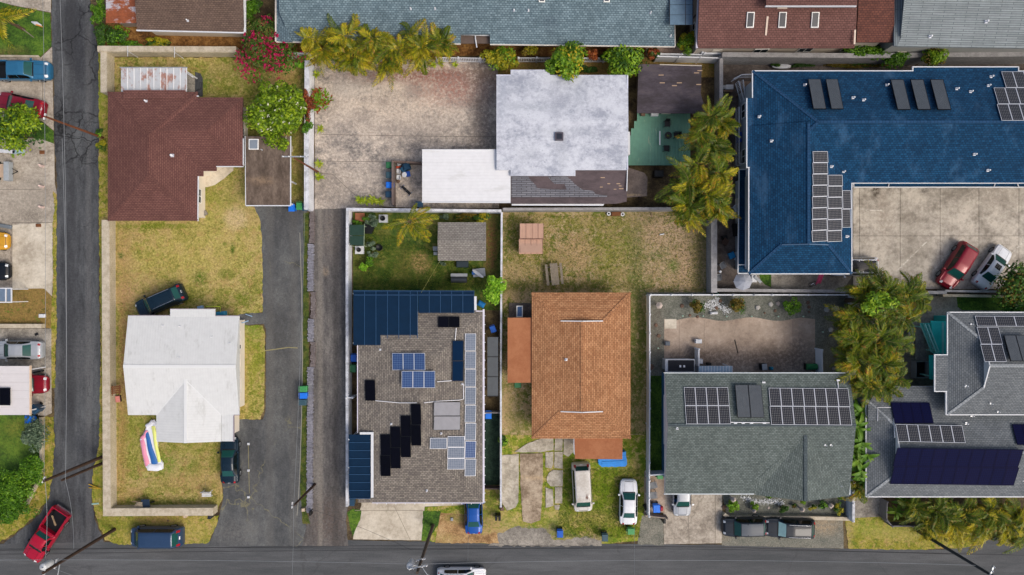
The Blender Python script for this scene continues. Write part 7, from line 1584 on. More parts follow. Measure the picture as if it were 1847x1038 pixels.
def lantern(x, y, label, k=6, r_=.34):
    b = G(x, y); r = thing('stone_lantern', label, 'lantern', b)
    mb = MB(); mb.lathe(b, [(.16, 0), (.1, .08), (.08, .45), (.17, .5), (.17, .56)], 10); mb.build('base', m_lantern, r)
    mb = MB(); mb.lathe(b + Vector((0, 0, .56)), [(.13, 0), (.13, .22)], 6); mb.build('lamp_box', m_lantern, r)
    mb = MB(); mb.lathe(b + Vector((0, 0, .78)), [(r_, 0), (r_ * .95, .05), (.1, .2), (.05, .3)], k); mb.build('roof', m_lantern, r)
lantern(1186, 551, 'hexagonal stone lantern in the northwest corner of the gravel garden'); lantern(1502, 557, 'hexagonal pink stone lantern in the northeast corner of the gravel garden'); lantern(1355, 917, 'round grey stone lantern in the flower bed', 12, .2); lantern(1441, 915, 'round pale lantern right of the middle of the flower bed', 12, .24); lantern(1318, 897, 'white round topped lantern at the west end of the flower bed', 12, .26); lantern(1492, 908, 'square white lantern near the east end of the flower bed', 4, .3)
for i, (x, y) in enumerate(((1230, 570), (1267, 570), (1309, 571), (1354, 571), (1402, 571), (1447, 571), (1482, 599), (1186, 628))):
    b = G(x, y); mb = MB(); mb.tube([b, b + Vector((0, 0, .3))], .02, 6); mb.lathe(b + Vector((0, 0, .28)), [(.07, 0), (.075, .03), (.02, .07)], 10); one(mb, 'garden_light', smat('pale green lamp', '#a9cbb8', .3), 'small pale solar garden light at the edge of the pad', 'garden light', 'solar lights along the garden pad')
# ------------------------------------------------------------------ bins, furniture, clutter
BC = {'blue': '#1356b4', 'green': '#2c6a44', 'navy': '#1f3f58', 'grey': '#34505c', 'bright': '#1a6fd8', 'lgreen': '#3d8a50'}
BM = {}
def wbin(label, x, y, col, rz=0, open_=False, sc=1., group=None):
    """wheeled bin: handle side at +y"""
    if col not in BM: BM[col] = smat(col + ' bin plastic', BC[col], .45, var=.08)
    m = BM[col]; b = G(x, y, 0) ; b = W(x, y, 1.0); b.z = .004 * LEVEL[0]
    r = thing('wheeled_bin', label, 'bin', (0, 0, 0), group)
    mb = MB(); mb.hexa([(-.2, -.24, .06), (.2, -.24, .06), (.2, .2, .06), (-.2, .2, .06)], [(-.28, -.33, .98), (.28, -.33, .98), (.28, .3, .98), (-.28, .3, .98)]); mb.build('body', m, r)
    mb = MB(); mb.hexa([(-.3, -.37, .985), (.3, -.37, .985), (.3, .34, .985), (-.3, .34, .985)], [(-.26, -.3, 1.06), (.26, -.3, 1.06), (.26, .3, 1.08), (-.26, .3, 1.08)]); mb.box((-.12, -.2, 1.07), (.12, .12, 1.085)); mb.build('lid', m, r)
    mb = MB(); mb.tube([(-.26, .36, 1.0), (-.24, .42, 1.02), (.24, .42, 1.02), (.26, .36, 1.0)], .018, 6); mb.build('handle', m, r)
    for s_ in (-1, 1): mb = MB(); mb.tube([(s_ * .2, .24, .12), (s_ * .27, .24, .12)], .12, 12); mb.build('wheel', m_tyre, r)
    place(r, b, rz, sc); return r
wbin('blue bin at the corner of the brown carport', 526, 375, 'bright'); wbin('green bin between the blue and navy bins by the carport', 540, 372, 'lgreen'); wbin('navy bin against the white wall by the carport', 551, 374, 'navy')
wbin('green bin, topmost of the three on the driveway edge', 547, 702, 'lgreen', math.pi / 2); wbin('blue bin, middle of the three on the driveway edge', 547, 714, 'bright', math.pi / 2); wbin('grey blue bin, lowest of the three on the driveway edge', 546, 726, 'grey', math.pi / 2)
wbin('green bin at the top of the row outside the brown fence', 703, 298, 'green', -math.pi / 2); wbin('teal grey bin second in the row outside the brown fence', 703, 316, 'grey', -math.pi / 2); wbin('bright blue bin third in the row outside the brown fence', 703, 334, 'bright', -math.pi / 2); wbin('navy bin at the bottom of the row outside the brown fence', 702, 351, 'navy', -math.pi / 2)
wbin('blue bin beside the grey green shrub', 51, 757, 'bright'); wbin('dark bin beside the red car bonnet', 64, 738, 'navy', .8, sc=1.2)
wbin('blue bin in the narrow alley west of the grey shingle house', 638, 646, 'blue'); wbin('dark green bin below the blue bin in the narrow alley', 637, 665, 'green')
wbin('blue bin in the dark side passage', 881, 749, 'bright'); wbin('navy bin at the end of the navy awning by the driveway', 634, 906, 'navy')
wbin('blue bin standing alone on the grass verge', 1010, 963, 'blue'); wbin('dark grey bin standing alone at the kerb', 1091, 970, 'grey'); wbin('green bin behind the white sedan', 1138, 959, 'lgreen', math.pi / 2)
wbin('blue bin with a bright lid in the service yard', 1184, 917, 'bright', sc=1.1); wbin('blue tub beside the end of the navy awning by the white panel', 889, 594, 'blue', .4, sc=.9)
wbin('green bin under the terracotta side roof', 934, 692, 'green', 0, sc=1.1); wbin('dark bin behind the white carport', 756, 369, 'navy', 1.57); wbin('green bin with white trim by the service yard gate', 1191, 861, 'lgreen', 1.57, sc=.8)
def boxthing(name, label, cat, x, y, w_, d_, h_, mat, rz=0, z=0, bev=.03, lid=None):
    b = W(x, y, z + h_ * .8); b.z = z + (.004 * LEVEL[0] if z == 0 else 0); mb = MB(); w_, d_ = w_ / 2, d_ / 2
    mb.hexa([(-w_, -d_, 0), (w_, -d_, 0), (w_, d_, 0), (-w_, d_, 0)], [(-w_, -d_, h_ - bev), (w_, -d_, h_ - bev), (w_, d_, h_ - bev), (-w_, d_, h_ - bev)]); mb.hexa([(-w_ + .001, -d_ + .001, h_ - bev + .001), (w_ - .001, -d_ + .001, h_ - bev + .001), (w_ - .001, d_ - .001, h_ - bev + .001), (-w_ + .001, d_ - .001, h_ - bev + .001)], [(-w_ + bev, -d_ + bev, h_), (w_ - bev, -d_ + bev, h_), (w_ - bev, d_ - bev, h_), (-w_ + bev, d_ - bev, h_)], 1 if lid else 0)
    o = bpy.data.objects.new(name, mb.mesh(name, [mat] + ([lid] if lid else []))); COL.objects.link(o); o.location = b; o.rotation_euler = (0, 0, rz); return tag(o, label, cat)
# metal garden shed, pinkish rusty panels
r = thing('shed', 'small pinkish metal shed with rust patches on the patchy yard', 'shed', G(962, 432))
m_pink = ribbed('pink metal sheet', '#b08b76', .25, .55, .1, dirt='#6e2f22', dth=.66, dsc=1.1, damt=.9, depth=.3); 
for x, in ((0,),):
    sheets(r, eplane((937, 430), (980, 430), 1.95, .1), [937.5, 949, 960, 970.5, 980], [403.5, 431], 'y', m_pink, smat('pink rib', '#8d6d5c', .6), g=.1, ribh=.02)
    sheets(r, eplane((979, 431), (936, 431), 1.95, .1) if False else Plane(eplane((937, 430), (980, 430), 1.95, .1).p, (0, -.1, 1)), [936, 947, 958, 968.5, 978.5], [432, 458.5], 'y', m_pink, smat('pink rib', '#8d6d5c', .6), g=.1, ribh=.02, lift=-.25)
mb = MB(); slab(mb, [(936.5, 430.6), (980, 430.6), (980, 432), (936.5, 432)], flat(2.02), .1); mb.build('ridge_cap', smat('rust edge', '#7b5a4c', .7), r)
walls(r, [(937, 403), (980, 403), (979, 458), (936, 458)], 1.65, '#a98a78', windows=False, inset=2)
# picnic table
r = local('picnic_table', 'weathered grey wooden picnic table with two benches on the patchy yard', 'table'); m_wood = smat('weathered wood', '#7d7466', .9, var=.25, sc=5.)
for i in range(5): mb = MB(); mb.box((-.36 + i * .147, -1.05, .72), (-.36 + i * .147 + .135, 1.05, .76)); mb.build('table_plank', m_wood, r)
for s_ in (-1, 1): mb = MB(); mb.box((s_ * .58, -1.02, .42), (s_ * .82, 1.02, .46)); mb.build('bench', m_wood, r)
for y in (-.7, .7):
    mb = MB(); mb.box((-.8, y - .04, .36), (.8, y + .04, .419)); mb.box((-.34, y - .039, .66), (.36, y + .039, .719))
    for s_ in (-1, 1): mb.bar((s_ * .25, y + .061, .68), (s_ * .6, y + .061, 0), .1, .04, up=(0, 1, 0))
    mb.build('leg_frame', m_wood, r)
p = W(1000, 495, .7); place(r, (p.x, p.y, .13), math.radians(6))
# small table in front lawn
r = local('bench', 'small white slatted bench on the lawn above the bottom block wall', 'bench'); m_wb = smat('white bench paint', '#c6c8ca', .6)
for i, y in enumerate((-.18, -.02, .14)): mb = MB(); mb.box((-.45, y, .42), (.45, y + .13, .45)); mb.build('slat', m_wb, r)
mb = MB(); mb.box((-.45, .3, .5), (.45, .34, .85)); mb.build('backrest', m_wb, r)
for x in (-.4, .36): mb = MB(); mb.box((x, -.18, 0), (x + .05, -.12, .42)); mb.box((x, .3, 0), (x + .05, .36, .5)); mb.build('leg', m_wb, r)
p = G(377, 890); place(r, (p.x, p.y, .1), 0)
# water slide: inflatable striped sheet on the lawn
r = thing('bounce_slide', 'inflatable striped slide in pink, blue, yellow and white on the west lawn', 'inflatable', G(271, 805))
def lens(x0, y0, x1, y1, wa, wb, z, mat, nm, bulge=.12):
    a, b = W(x0, y0, z), W(x1, y1, z); d = (b - a).normalized(); n = Vector((-d.y, d.x, 0)); rows = []
    for i in range(9):
        t = i / 8; c = a.lerp(b, t); w_ = (wa + (wb - wa) * t) * S / 2; wob = n * math.sin(t * 9) * .03
        rows.append([c + wob + n * w_ * q + Vector((0, 0, math.sqrt(max(0, 1 - q * q)) * bulge * (1 if 0 < i < 8 else .3))) for q in (-1, -.8, -.4, 0, .4, .8, 1)])
    mb = MB(); mb.grid(rows); mb.build(nm, mat, r)
m_ip, m_ib, m_iy, m_iw = smat('pink vinyl', '#d98ea6', .5, var=.05), smat('blue vinyl', '#2a62a4', .5, var=.05), smat('yellow vinyl', '#d6dd7e', .5, var=.05), smat('white vinyl cloth', '#dcdee6', .5, var=.05)
mb = MB(); poly = [(253, 793), (262, 777), (266, 766), (278, 757), (283, 762), (281, 775), (284, 800), (285, 820), (288, 828), (294, 836), (294, 846), (285, 850), (268, 849), (262, 840), (258, 822), (255, 806)]
mb.prism([tuple(W(*p, .25)[:2]) for p in rough_poly(poly, 5, .3)], .1, .3); mb.build('base', m_iw, r)
lens(256, 794, 266, 841, 8, 9, .3, m_ip, 'stripe'); lens(256, 793, 266, 777, 8, 5, .3, m_ip, 'stripe'); lens(263, 777, 279, 838, 6, 12, .31, m_ib, 'stripe'); lens(276, 769, 287, 834, 7, 6, .3, m_iy, 'stripe'); lens(264, 771, 277, 761, 8, 9, .32, m_iw, 'top_roll'); lens(266, 843, 292, 843, 12, 11, .32, m_iw, 'bottom_roll')
# blue tarp over something by terracotta porch
mb = MB(); poly = [(1079, 829), (1129, 815), (1131, 838), (1128, 842), (1086, 843), (1080, 838)]; mb.prism([tuple(W(*p, .8)[:2]) for p in rough_poly(poly, 6, .6)], .02, .8); mb.bar(W(1086, 836, .8), W(1126, 834, .8), .3, .05); one(mb, 'tarp_cover', smat('blue tarp', '#1f84d6', .5, var=.15, sc=2.), 'bright blue tarp covered heap beside the terracotta porch', 'tarp')
# skylight cabinet at side of terracotta house
r = thing('cabinet', 'white framed glass topped cabinet standing above the terracotta side roof', 'cabinet', G(937, 562)); mb = MB(); a, b = W(931.5, 552, 1.), W(943, 572.5, 1.); mb.box((a.x, b.y, 0), (b.x, a.y, .95)); mb.build('body', m_frame, r); mb = MB(); mb.box((a.x + .09, b.y + .09, .951), (b.x - .09, a.y - .09, .97)); mb.build('pane', smat('blue glass', '#3c5f8c', .15), r)
mb = MB(); a, b = G(918, 547), G(958, 573); mb.box((a.x, b.y, 0), (b.x, a.y, .2)); one(mb, 'step', m_paving, 'dark step slab under the glass topped cabinet', 'step')
# chairs and table on deck
m_blk = smat('black plastic', '#101214', .5); m_gch = smat('grey plastic', '#6b7076', .5); m_wch = smat('white plastic', '#c9ccd0', .5)
def chair(label, x, y, rz, mat, z=0., group=None, sc=1.):
    r = local('chair', label, 'chair', group)
    mb = MB(); mb.hexa([(-.25, -.25, .4), (.25, -.25, .4), (.23, .22, .4), (-.23, .22, .4)], [(-.27, -.27, .45), (.27, -.27, .45), (.25, .22, .45), (-.25, .22, .45)]); mb.build('seat', mat, r)
    mb = MB(); mb.hexa([(-.24, .22, .45), (.24, .22, .45), (.24, .27, .45), (-.24, .27, .45)], [(-.2, .36, .9), (.2, .36, .9), (.2, .4, .9), (-.2, .4, .9)]); mb.build('backrest', mat, r)
    for s_ in (-1, 1):
        mb = MB(); mb.bar((s_ * .28, -.2, .62), (s_ * .28, .3, .64), .05, .03); mb.build('armrest', mat, r)
        for y_ in (-.22, .22): mb = MB(); mb.bar((s_ * .24, y_, .4), (s_ * .28, y_ * 1.15, 0), .04, .04, up=(0, 1, 0)); mb.build('leg', mat, r)
    p = W(x, y, z + .6); place(r, (p.x, p.y, z + .004 * LEVEL[0] * (z == 0)), rz, sc)
chair('black chair at the top of the deck table', 1204.5, 223, 0, m_blk, .6); chair('black chair at the bottom of the deck table', 1203, 267, math.pi, m_blk, .6); chair('black chair right of the deck table', 1221, 243, -1.5, m_blk, .6)
r = local('table', 'small black table with a green brown plant pot on the deck', 'table'); mb = MB(); mb.lathe((0, 0, .68), [(.34, 0), (.35, .04)], 20); mb.build('tabletop', m_blk, r)
for k in range(4): a = k * math.pi / 2 + .78; mb = MB(); mb.tube([(.22 * math.cos(a), .22 * math.sin(a), .68), (.28 * math.cos(a), .28 * math.sin(a), 0)], .02, 6); mb.build('leg', m_blk, r)
p = W(1205, 245, 1.2); place(r, (p.x, p.y, .6)); rosette('small potted plant on the black deck table', 1205.5, 245, 'croton', 9, .4, 1.45)
boxthing('cool_box', 'pale oval cool box on the deck by the dark shed', 'box', 1181, 206, .7, .35, .4, m_wch, z=.6); boxthing('planter', 'small brown planter at the deck corner', 'planter', 1160, 206, .4, .3, .3, m_stoneb, z=.6)
boxthing('barbecue', 'black covered barbecue in the dark strip below the deck', 'barbecue', 1188, 314, .9, .6, .9, m_blk)
# dark patio clutter
chair('white plastic chair on the dark patio, upper', 1329, 376, .5, m_wch); chair('white plastic chair on the dark patio, lower', 1322, 386, 2.8, m_wch); chair('grey chair at the south of the dark patio', 1304, 480, .5, m_gch); chair('grey chair near the south wall of the dark patio', 1296, 502, .1, m_gch)
chair('brown chair in the middle of the dark patio', 1309, 437, 1., smat('brown plastic', '#453228', .6)); boxthing('crate', 'dark crate beside the brown chair on the patio', 'crate', 1307, 429, .5, .4, .35, m_blk, .2); boxthing('blue_tub', 'turquoise tub on the dark patio', 'tub', 1320, 461, .55, .6, .4, smat('turquoise plastic', '#1c7fb4', .5), .4)
boxthing('cushion', 'pale round cushion beside the turquoise tub', 'cushion', 1330, 458, .4, .4, .3, m_wch, .2)
boxthing('paper_stack', 'white board leaning near the turquoise tub', 'board', 1330, 468, .4, .5, .1, m_wch, .9)
boxthing('black_heap', 'black covered furniture under the lean-to edge', 'furniture', 1329, 415, .5, 1.2, .7, m_blk, .1)
mb = MB(); b = G(1289, 491); mb.tube([b, b + Vector((0, 0, 1.8))], .03, 6); mb.lathe(b + Vector((0, 0, 1.75)), [(.12, 0), (.12, .1), (.02, .14)], 12); one(mb, 'lamp_post', m_wch, 'white topped lamp post at the edge of the dark patio', 'lamp')
mb = MB(); c = W(1340, 508, 2.2); rows = [[c + Vector((R * math.cos(k * math.pi / 4) * 1.05, R * math.sin(k * math.pi / 4), z)) for k in range(8)] for R, z in ((.85, 0), (.45, .3), (.03, .5))]; mb.grid(rows, 0, True, False); mb.face(rows[0]); mb.tube([Vector((c.x, c.y, 0)), c + Vector((0, 0, .4))], .03, 8, 1); one(mb, 'patio_umbrella', [smat('grey blue canvas', '#969ba6', .9, var=.08), m_pole], 'grey patio umbrella at the south corner of the blue roofed building', 'umbrella')
boxthing('gas_tank', 'white and grey heater box beside the grey umbrella', 'box', 1359, 503, .5, .7, .9, m_wch); mb = MB(); mb.bar(W(1361, 499, 1.), W(1372, 510, .9), .25, .1); one(mb, 'folded_chair', m_trimg, 'grey folded lounger beside the turf scrap', 'lounger')
r = thing('play_slide', 'pink plastic slide on the concrete strip behind the blue roof', 'slide', G(1478, 505)); m_pk = smat('pink plastic', '#d6587c', .45)
mb = MB(); a, b = W(1481, 494, 1.1), W(1475, 511, .2); mb.bar(a, b, .4, .05); n = Vector((.2, .06, 0)); mb.bar(a + n, b + n, .05, .16); mb.bar(a - n, b - n, .05, .16); mb.build('chute', m_pk, r)
mb = MB(); mb.bar(a, (a.x, a.y + .3, 0), .4, .05, up=(0, 1, 0)); mb.build('ladder', m_blk, r)
r = thing('bicycle', 'small dark bicycle lying next to the pink slide', 'bicycle', G(1465, 514))
for x in (1461, 1468): mb = MB(); c = G(x, 514 - (x - 1461) * .3) + Vector((0, 0, .2)); mb.tube([c + Vector((.2 * math.cos(k * .524), .2 * math.sin(k * .524), .03 * math.sin(k))) for k in range(13)], .02, 5); mb.build('wheel', m_tyre, r)
mb = MB(); mb.tube([G(1461, 514, 0) + Vector((0, 0, .22)), G(1465, 511) + Vector((0, 0, .3)), G(1468, 512) + Vector((0, 0, .22))], .025, 6); mb.tube([G(1465, 511) + Vector((0, 0, .3)), G(1467, 515) + Vector((0, 0, .35))], .02, 6); mb.build('frame', m_chrome, r)
# surfboard, trailer, boards
def board(label, x, y, L, Wd, rz, mat, z=.3, name='surfboard'):
    mb = MB(); rows = [[(L * (t - .5), Wd / 2 * w_ * math.cos(a), z * 0 + .05 * math.sin(a) * (w_ > .1)) for a in [k * math.pi / 4 for k in range(8)]] for t, w_ in ((0, .02), (.05, .4), (.2, .8), (.5, 1), (.8, .85), (.93, .55), (1, .15))]
    mb.grid(rows, 0, True); o = bpy.data.objects.new(name, mb.mesh(name, mat)); COL.objects.link(o); p = W(x, y, z); o.location = (p.x, p.y, z); o.rotation_euler = (0, 0, rz); return tag(o, label, name)
board('white surfboard lying along the foot of the tall grey wall', 1410, 120, 1.9, .5, 0, m_wch); 
r = thing('garden_cart', 'white garden tool cart beside the landing steps', 'cart', G(1312, 157)); mb = MB(); a, b = W(1309, 153, .6), W(1323, 161, .6); mb.box((a.x, b.y, .3), (b.x, a.y, .6)); mb.build('tray', m_wch, r); mb = MB(); c = W(1306, 157, .5); mb.lathe(c - Vector((0, 0, .2)), [(.1, 0), (.2, .05), (.18, .2), (.03, .3)], 12); mb.build('bucket', m_wch, r)
mb = MB(); a, b = W(1306, 162, .4), W(1322, 165, .4); mb.box((a.x, b.y, .05), (b.x, a.y, .35)); one(mb, 'wood_stack', m_tread, 'low stack of brown wood below the white tool cart', 'wood')
for x, y, w_, lb in ((1318, 91, 1.2, 'white plastic lounger under the mauve roof eave'), (1388, 92, 1.0, 'rust red box under the mauve roof eave'), (1430, 95, .8, 'white cabinet under the mauve roof eave'), (1465, 96, 1.2, 'white low rail under the mauve roof eave'), (1264, 92, .6, 'white slatted crate by the side fence')):
    boxthing('garden_box', lb, 'box', x, y, w_, .4, .5, smat('clutter rust', '#94604c', .7) if 'rust' in lb else m_wch)
# courtyard clutter
boxthing('water_tank', 'dark blue plastic drum in the fenced courtyard', 'drum', 733, 300, .7, .7, .8, smat('drum blue', '#12364f', .4), .3, bev=.12); boxthing('dark_tub', 'second dark blue tub beside the drum', 'tub', 728, 305, .6, .5, .6, smat('tub blue', '#1c4660', .4), .8)
boxthing('crate', 'blue crate under the drum in the courtyard', 'crate', 736, 314, .4, .5, .3, smat('crate blue', '#1d4a9c', .5), .2)
mb = MB(); c = W(729, 315, .6); mb.lathe(Vector((c.x, c.y, .1)), [(.14, 0), (.2, .3), (.24, .42), (.2, .46)], 14, sx=1, sy=1.2); one(mb, 'toilet_bowl', m_wch, 'white oval basin in the fenced courtyard', 'basin')
for i, (x, y, lb) in enumerate(((719, 309, 'upper white open box in the courtyard'), (719, 320, 'lower white open box in the courtyard'))):
    mb = MB(); c = W(x, y, .3); 
    for sx, sy, w_, d_ in ((-.17, 0, .04, .36), (.17, 0, .04, .36), (0, -.2, .3, .04), (0, .2, .3, .04)): mb.box((c.x + sx - w_ / 2, c.y + sy - d_ / 2, .1), (c.x + sx + w_ / 2, c.y + sy + d_ / 2, .35))
    mb.box((c.x - .17, c.y - .2, .1), (c.x + .17, c.y + .2, .12)); one(mb, 'open_box', m_wch, lb, 'box')
boxthing('toolbox', 'orange red toolbox in the corner of the courtyard', 'toolbox', 719, 302, .5, .2, .25, smat('orange red', '#a8452c', .5), .1); boxthing('motor', 'small grey machine in the top corner of the courtyard', 'machine', 720, 296, .4, .35, .4, m_trimg, .3); boxthing('pot', 'brown pot below the white boxes', 'pot', 718, 327, .3, .3, .25, m_stoneb, .5, bev=.08)
r = local('weight_bench', 'black exercise bench lying diagonally in the courtyard', 'bench'); mb = MB(); mb.box((-.5, -.13, .4), (.05, .13, .48)); mb.build('seat', m_blk, r); mb = MB(); mb.box((.08, -.13, .4), (.6, .13, .48)); mb.build('backrest', m_blk, r)
for x in (-.5, .55): mb = MB(); mb.box((x - .03, -.25, 0), (x + .03, .25, .05)); mb.box((x - .03, -.03, .05), (x + .03, .03, .4)); mb.build('leg', m_chrome, r)
p = W(732, 343, .4); place(r, (p.x, p.y, .1), math.radians(-43))
# back garden clutter
r = thing('net_shelter', 'dark green netting shelter in the corner of the back garden', 'shelter', G(645, 425)); m_net = smat('green netting', '#1f3a30', .8, var=.15)
for y0, y1 in ((406, 425), (426, 444)): mb = MB(); slab(mb, [(631, y0), (657, y0), (656, y1), (631, y1 - (y1 > 440) * 2)], eplane((657, 444), (657, 406), 1.5, .05), .03); mb.build('net_panel', m_net, r)
mb = MB(); mb.bar(W(657.5, 404, 1.5), W(656.5, 446, 1.5), .05, .05)
for x, y in ((634, 408), (657, 408), (657, 444), (634, 444)): p = W(x, y, 1.4); mb.box((p.x - .03, p.y - .03, 0), (p.x + .03, p.y + .03, 1.4))
mb.build('frame', smat('pale green frame', '#8a9a80', .6), r)
def pot(label, x, y, r_=.28, base=None):
    c = W(x, y, .6); r = thing('planter_pot', label, 'pot', Vector((c.x, c.y, 0))); mb = MB(); mb.lathe(Vector((c.x, c.y, .3)), [(r_ * .75, 0), (r_, .3), (r_ * .9, .32), (r_ * .88, .26), (.02, .25)], 16); mb.build('pot', m_blk, r)
    mb = MB(); q = base or .5; mb.box((c.x - q, c.y - q * .9, 0), (c.x + q, c.y + q * .9, .29)); mb.build('stand', m_wch, r)
pot('black pot on a white stand at the top of the back garden', 690, 394, .26, .42); pot('black pot on a white stand below the net shelter', 647, 451, .22, .42)
mb = MB(); c = W(684, 447, .3); mb.lathe(Vector((c.x, c.y, .05)), [(.3, 0), (.34, .3), (.3, .32), (.28, .2), (.02, .18)], 16); one(mb, 'black_pot', m_blk, 'black round pot on the lawn by the blue green plant', 'pot')
mb = MB(); c = W(668, 412, .4); mb.hexa([(c.x - .5, c.y + .4, .05), (c.x - .5, c.y - .5, .05), (c.x + .1, c.y - .5, .05), (c.x + .5, c.y + .35, .05)], [(c.x - .52, c.y + .42, .5), (c.x - .52, c.y - .52, .5), (c.x + .1, c.y - .55, .5), (c.x + .52, c.y + .37, .5)]); one(mb, 'compost_tub', m_blk, 'black quarter round pond tub beside the netting shelter', 'tub')
boxthing('planter', 'terracotta tiled planter at the corner of the back garden', 'planter', 649, 392, .9, .8, .3, smat('terracotta tile', '#8d5a40', .8))
r = local('barbecue', 'dark grey barbecue with a rounded lid below the garden shed', 'barbecue')
mb = MB(); rows = [[(x, .28 * math.cos(a), .75 + .25 * math.sin(a)) for a in [k * math.pi / 8 for k in range(9)]] for x in (-.75, .75)]; mb.grid(rows); mb.build('lid', smat('dark steel', '#3c4146', .35, .4), r); mb = MB(); mb.box((-.75, -.28, .2), (.75, .28, .75)); mb.build('body', m_blk, r); mb = MB(); mb.box((-.8, .3, .65), (.8, .6, .7)); mb.build('shelf', m_trimg, r)
for x in (-.7, .7):
    mb = MB(); mb.box((x - .03, -.25, 0), (x + .03, .25, .2)); mb.build('leg', m_blk, r)
p = W(828, 505, .8); place(r, (p.x, p.y, .1), 0); boxthing('storage_chest', 'dark blue grey storage trunk at the wall of the garden shed', 'trunk', 834, 477, 1.15, .6, .5, smat('trunk', '#24323a', .5), 0)
boxthing('lawn_mower', 'upturned white and grey cart right of the barbecue', 'cart', 864, 492, 1.2, .8, .4, m_trimg, .1); board('white ironing board shaped shelf on the grey cart', 862, 494, 1.3, .35, -.6, m_wch, .6, 'ironing_board'); boxthing('basin', 'small blue box on the grey cart', 'box', 854, 493, .3, .3, .2, smat('blue', '#2c5e9c', .5), 0, .4)
boxthing('blue_cover', 'rumpled bright blue cover at the end of the navy awning', 'cover', 868, 549, .7, .5, .9, smat('blue cover', '#136aa8', .5, var=.2), -.5, bev=.12)
# white sheeted clutter by white roofed house
boxthing('cushion', 'blue and white heap behind the white metal roof', 'heap', 361, 555, .5, .3, .35, smat('pale blue', '#8aa8c4', .6), .2); boxthing('blue_bag', 'turquoise bag behind the white metal roof', 'bag', 398, 566, .9, .4, .6, smat('turquoise', '#2a8ab0', .5), .1, bev=.1)
mb = MB(); mb.tube([W(372, 553, .9), W(397, 553, .9), W(398, 566, .5)], .03, 6); one(mb, 'yellow_pole', smat('yellow pole', '#b9cf3a', .5), 'thin yellow green pole behind the white metal roof', 'pole')
mb = MB(); mb.tube([W(436, 583, .9), W(448, 579, 1.0)], .05, 8); mb.tube([W(443, 567, .2), W(455, 571, .2)], .04, 6); one(mb, 'water_toy', smat('pale blue plastic', '#93b3d0', .5), 'pale blue hose fitting on the path beside the white house', 'hose fitting')
# rusty cart straddling west block wall
r = thing('wooden_pallet', 'small brown pallet leaning over the west block wall', 'pallet', G(209, 706)); m_rb = smat('rusty brown', '#6d4528', .85, var=.3)
for i in range(4): mb = MB(); a = W(201, 699 + i * 3.6, 1.15); b = W(218, 697 + i * 3.6, 1.15); mb.bar(a, b, .15, .04); mb.build('slat', m_rb, r)
mb = MB(); mb.bar(W(203, 696, 1.08), W(203, 714, 1.08), .08, .06); mb.bar(W(216, 695, 1.08), W(216, 712, 1.08), .08, .06); mb.build('frame', m_rb, r)
boxthing('toy_car', 'small pink and yellow toy in a black tray by the block wall', 'toy', 213, 720, .45, .6, .3, m_blk, .1, lid=smat('pink yellow', '#c98078', .5))
# wheelbarrow with sacks at bottom wall
r = local('wheelbarrow', 'dark wheelbarrow loaded with pale sacks by the bottom block wall', 'wheelbarrow')
mb = MB(); mb.hexa([(.0, -.25, .3), (.5, -.2, .3), (.5, .25, .3), (0, .3, .3)], [(-.1, -.45, .6), (.7, -.4, .6), (.7, .4, .6), (-.1, .45, .6)]); mb.build('tray', smat('barrow blue', '#1b2c40', .5), r)
for s_ in (-1, 1): mb = MB(); mb.tube([(.6, s_ * .2, .3), (-.4, s_ * .28, .45), (-1.0, s_ * .3, .55)], .03, 6); mb.build('handle', m_tread, r)
for i in range(4): mb = MB(); mb.tube([(-.9 + .1 * i, -.2 + .12 * i, .55), (-.4, -.25 + .14 * i, .62), (0, -.2 + .12 * i, .64)], [.05, .07, .06], 7); mb.build('sack', smat('sack', '#a2947f', .9), r)
mb = MB(); mb.tube([(.75, -.04, .18), (.75, .04, .18)], .18, 14); mb.build('wheel', m_tyre, r)
p = W(258, 909, .6); place(r, (p.x, p.y, .1), .1)
boxthing('letter_box', 'dark letter box on the end of the bottom block wall', 'letter box', 379, 931, .3, .5, .9, smat('dark box', '#20242a', .5), -.2); boxthing('meter_box', 'cream meter box below the bottom block wall', 'box', 334, 931, .25, .3, .5, smat('cream', '#c2ae96', .7))
for i, (x, y) in enumerate(((448, 801), (448, 849), (448, 897))): boxthing('marker_block', ('upper', 'middle', 'lower')[i] + ' pale marker block on the asphalt driveway line', 'block', x, y, .22, .22, .12, m_wch)
boxthing('meter_box', 'cream box at the foot of the short pole', 'box', 547, 920, .3, .3, .3, smat('cream', '#c2ae96', .7)); boxthing('meter_box', 'dark post box by the brick row end', 'letter box', 560, 926, .15, .4, .8, m_blk)
for i, (x, y) in enumerate(((895, 934), (901, 934))): boxthing('letter_box', ('left', 'right')[i] + ' dark letter box at the end of the thin white wall', 'letter box', x, y, .22, .5, .9, m_blk)
boxthing('letter_box', 'black letter box by the service yard fence', 'letter box', 1198, 939, .22, .5, .9, m_blk); boxthing('utility_box', 'small grey ground box on the front dirt', 'box', 815, 937, .25, .3, .12, m_trimg)
# service yard
chair('grey garden chair in the service yard, upper', 1178, 876, .3, m_gch, sc=1.2); chair('grey garden chair in the service yard, lower', 1178, 894, .1, m_gch, sc=1.2); boxthing('red_bucket', 'red bucket beside the blue bin in the service yard', 'bucket', 1193, 918, .3, .4, .4, smat('red bucket', '#9c1c30', .5), bev=.08); boxthing('tool_heap', 'heap of dark tools in the service yard', 'heap', 1167, 915, .6, .5, .5, m_blk, .5, bev=.15)
boxthing('garden_heap', 'dark pots by the wall at the passage mouth', 'pots', 905, 918, .4, .4, .4, m_stoneb, .2, bev=.1)
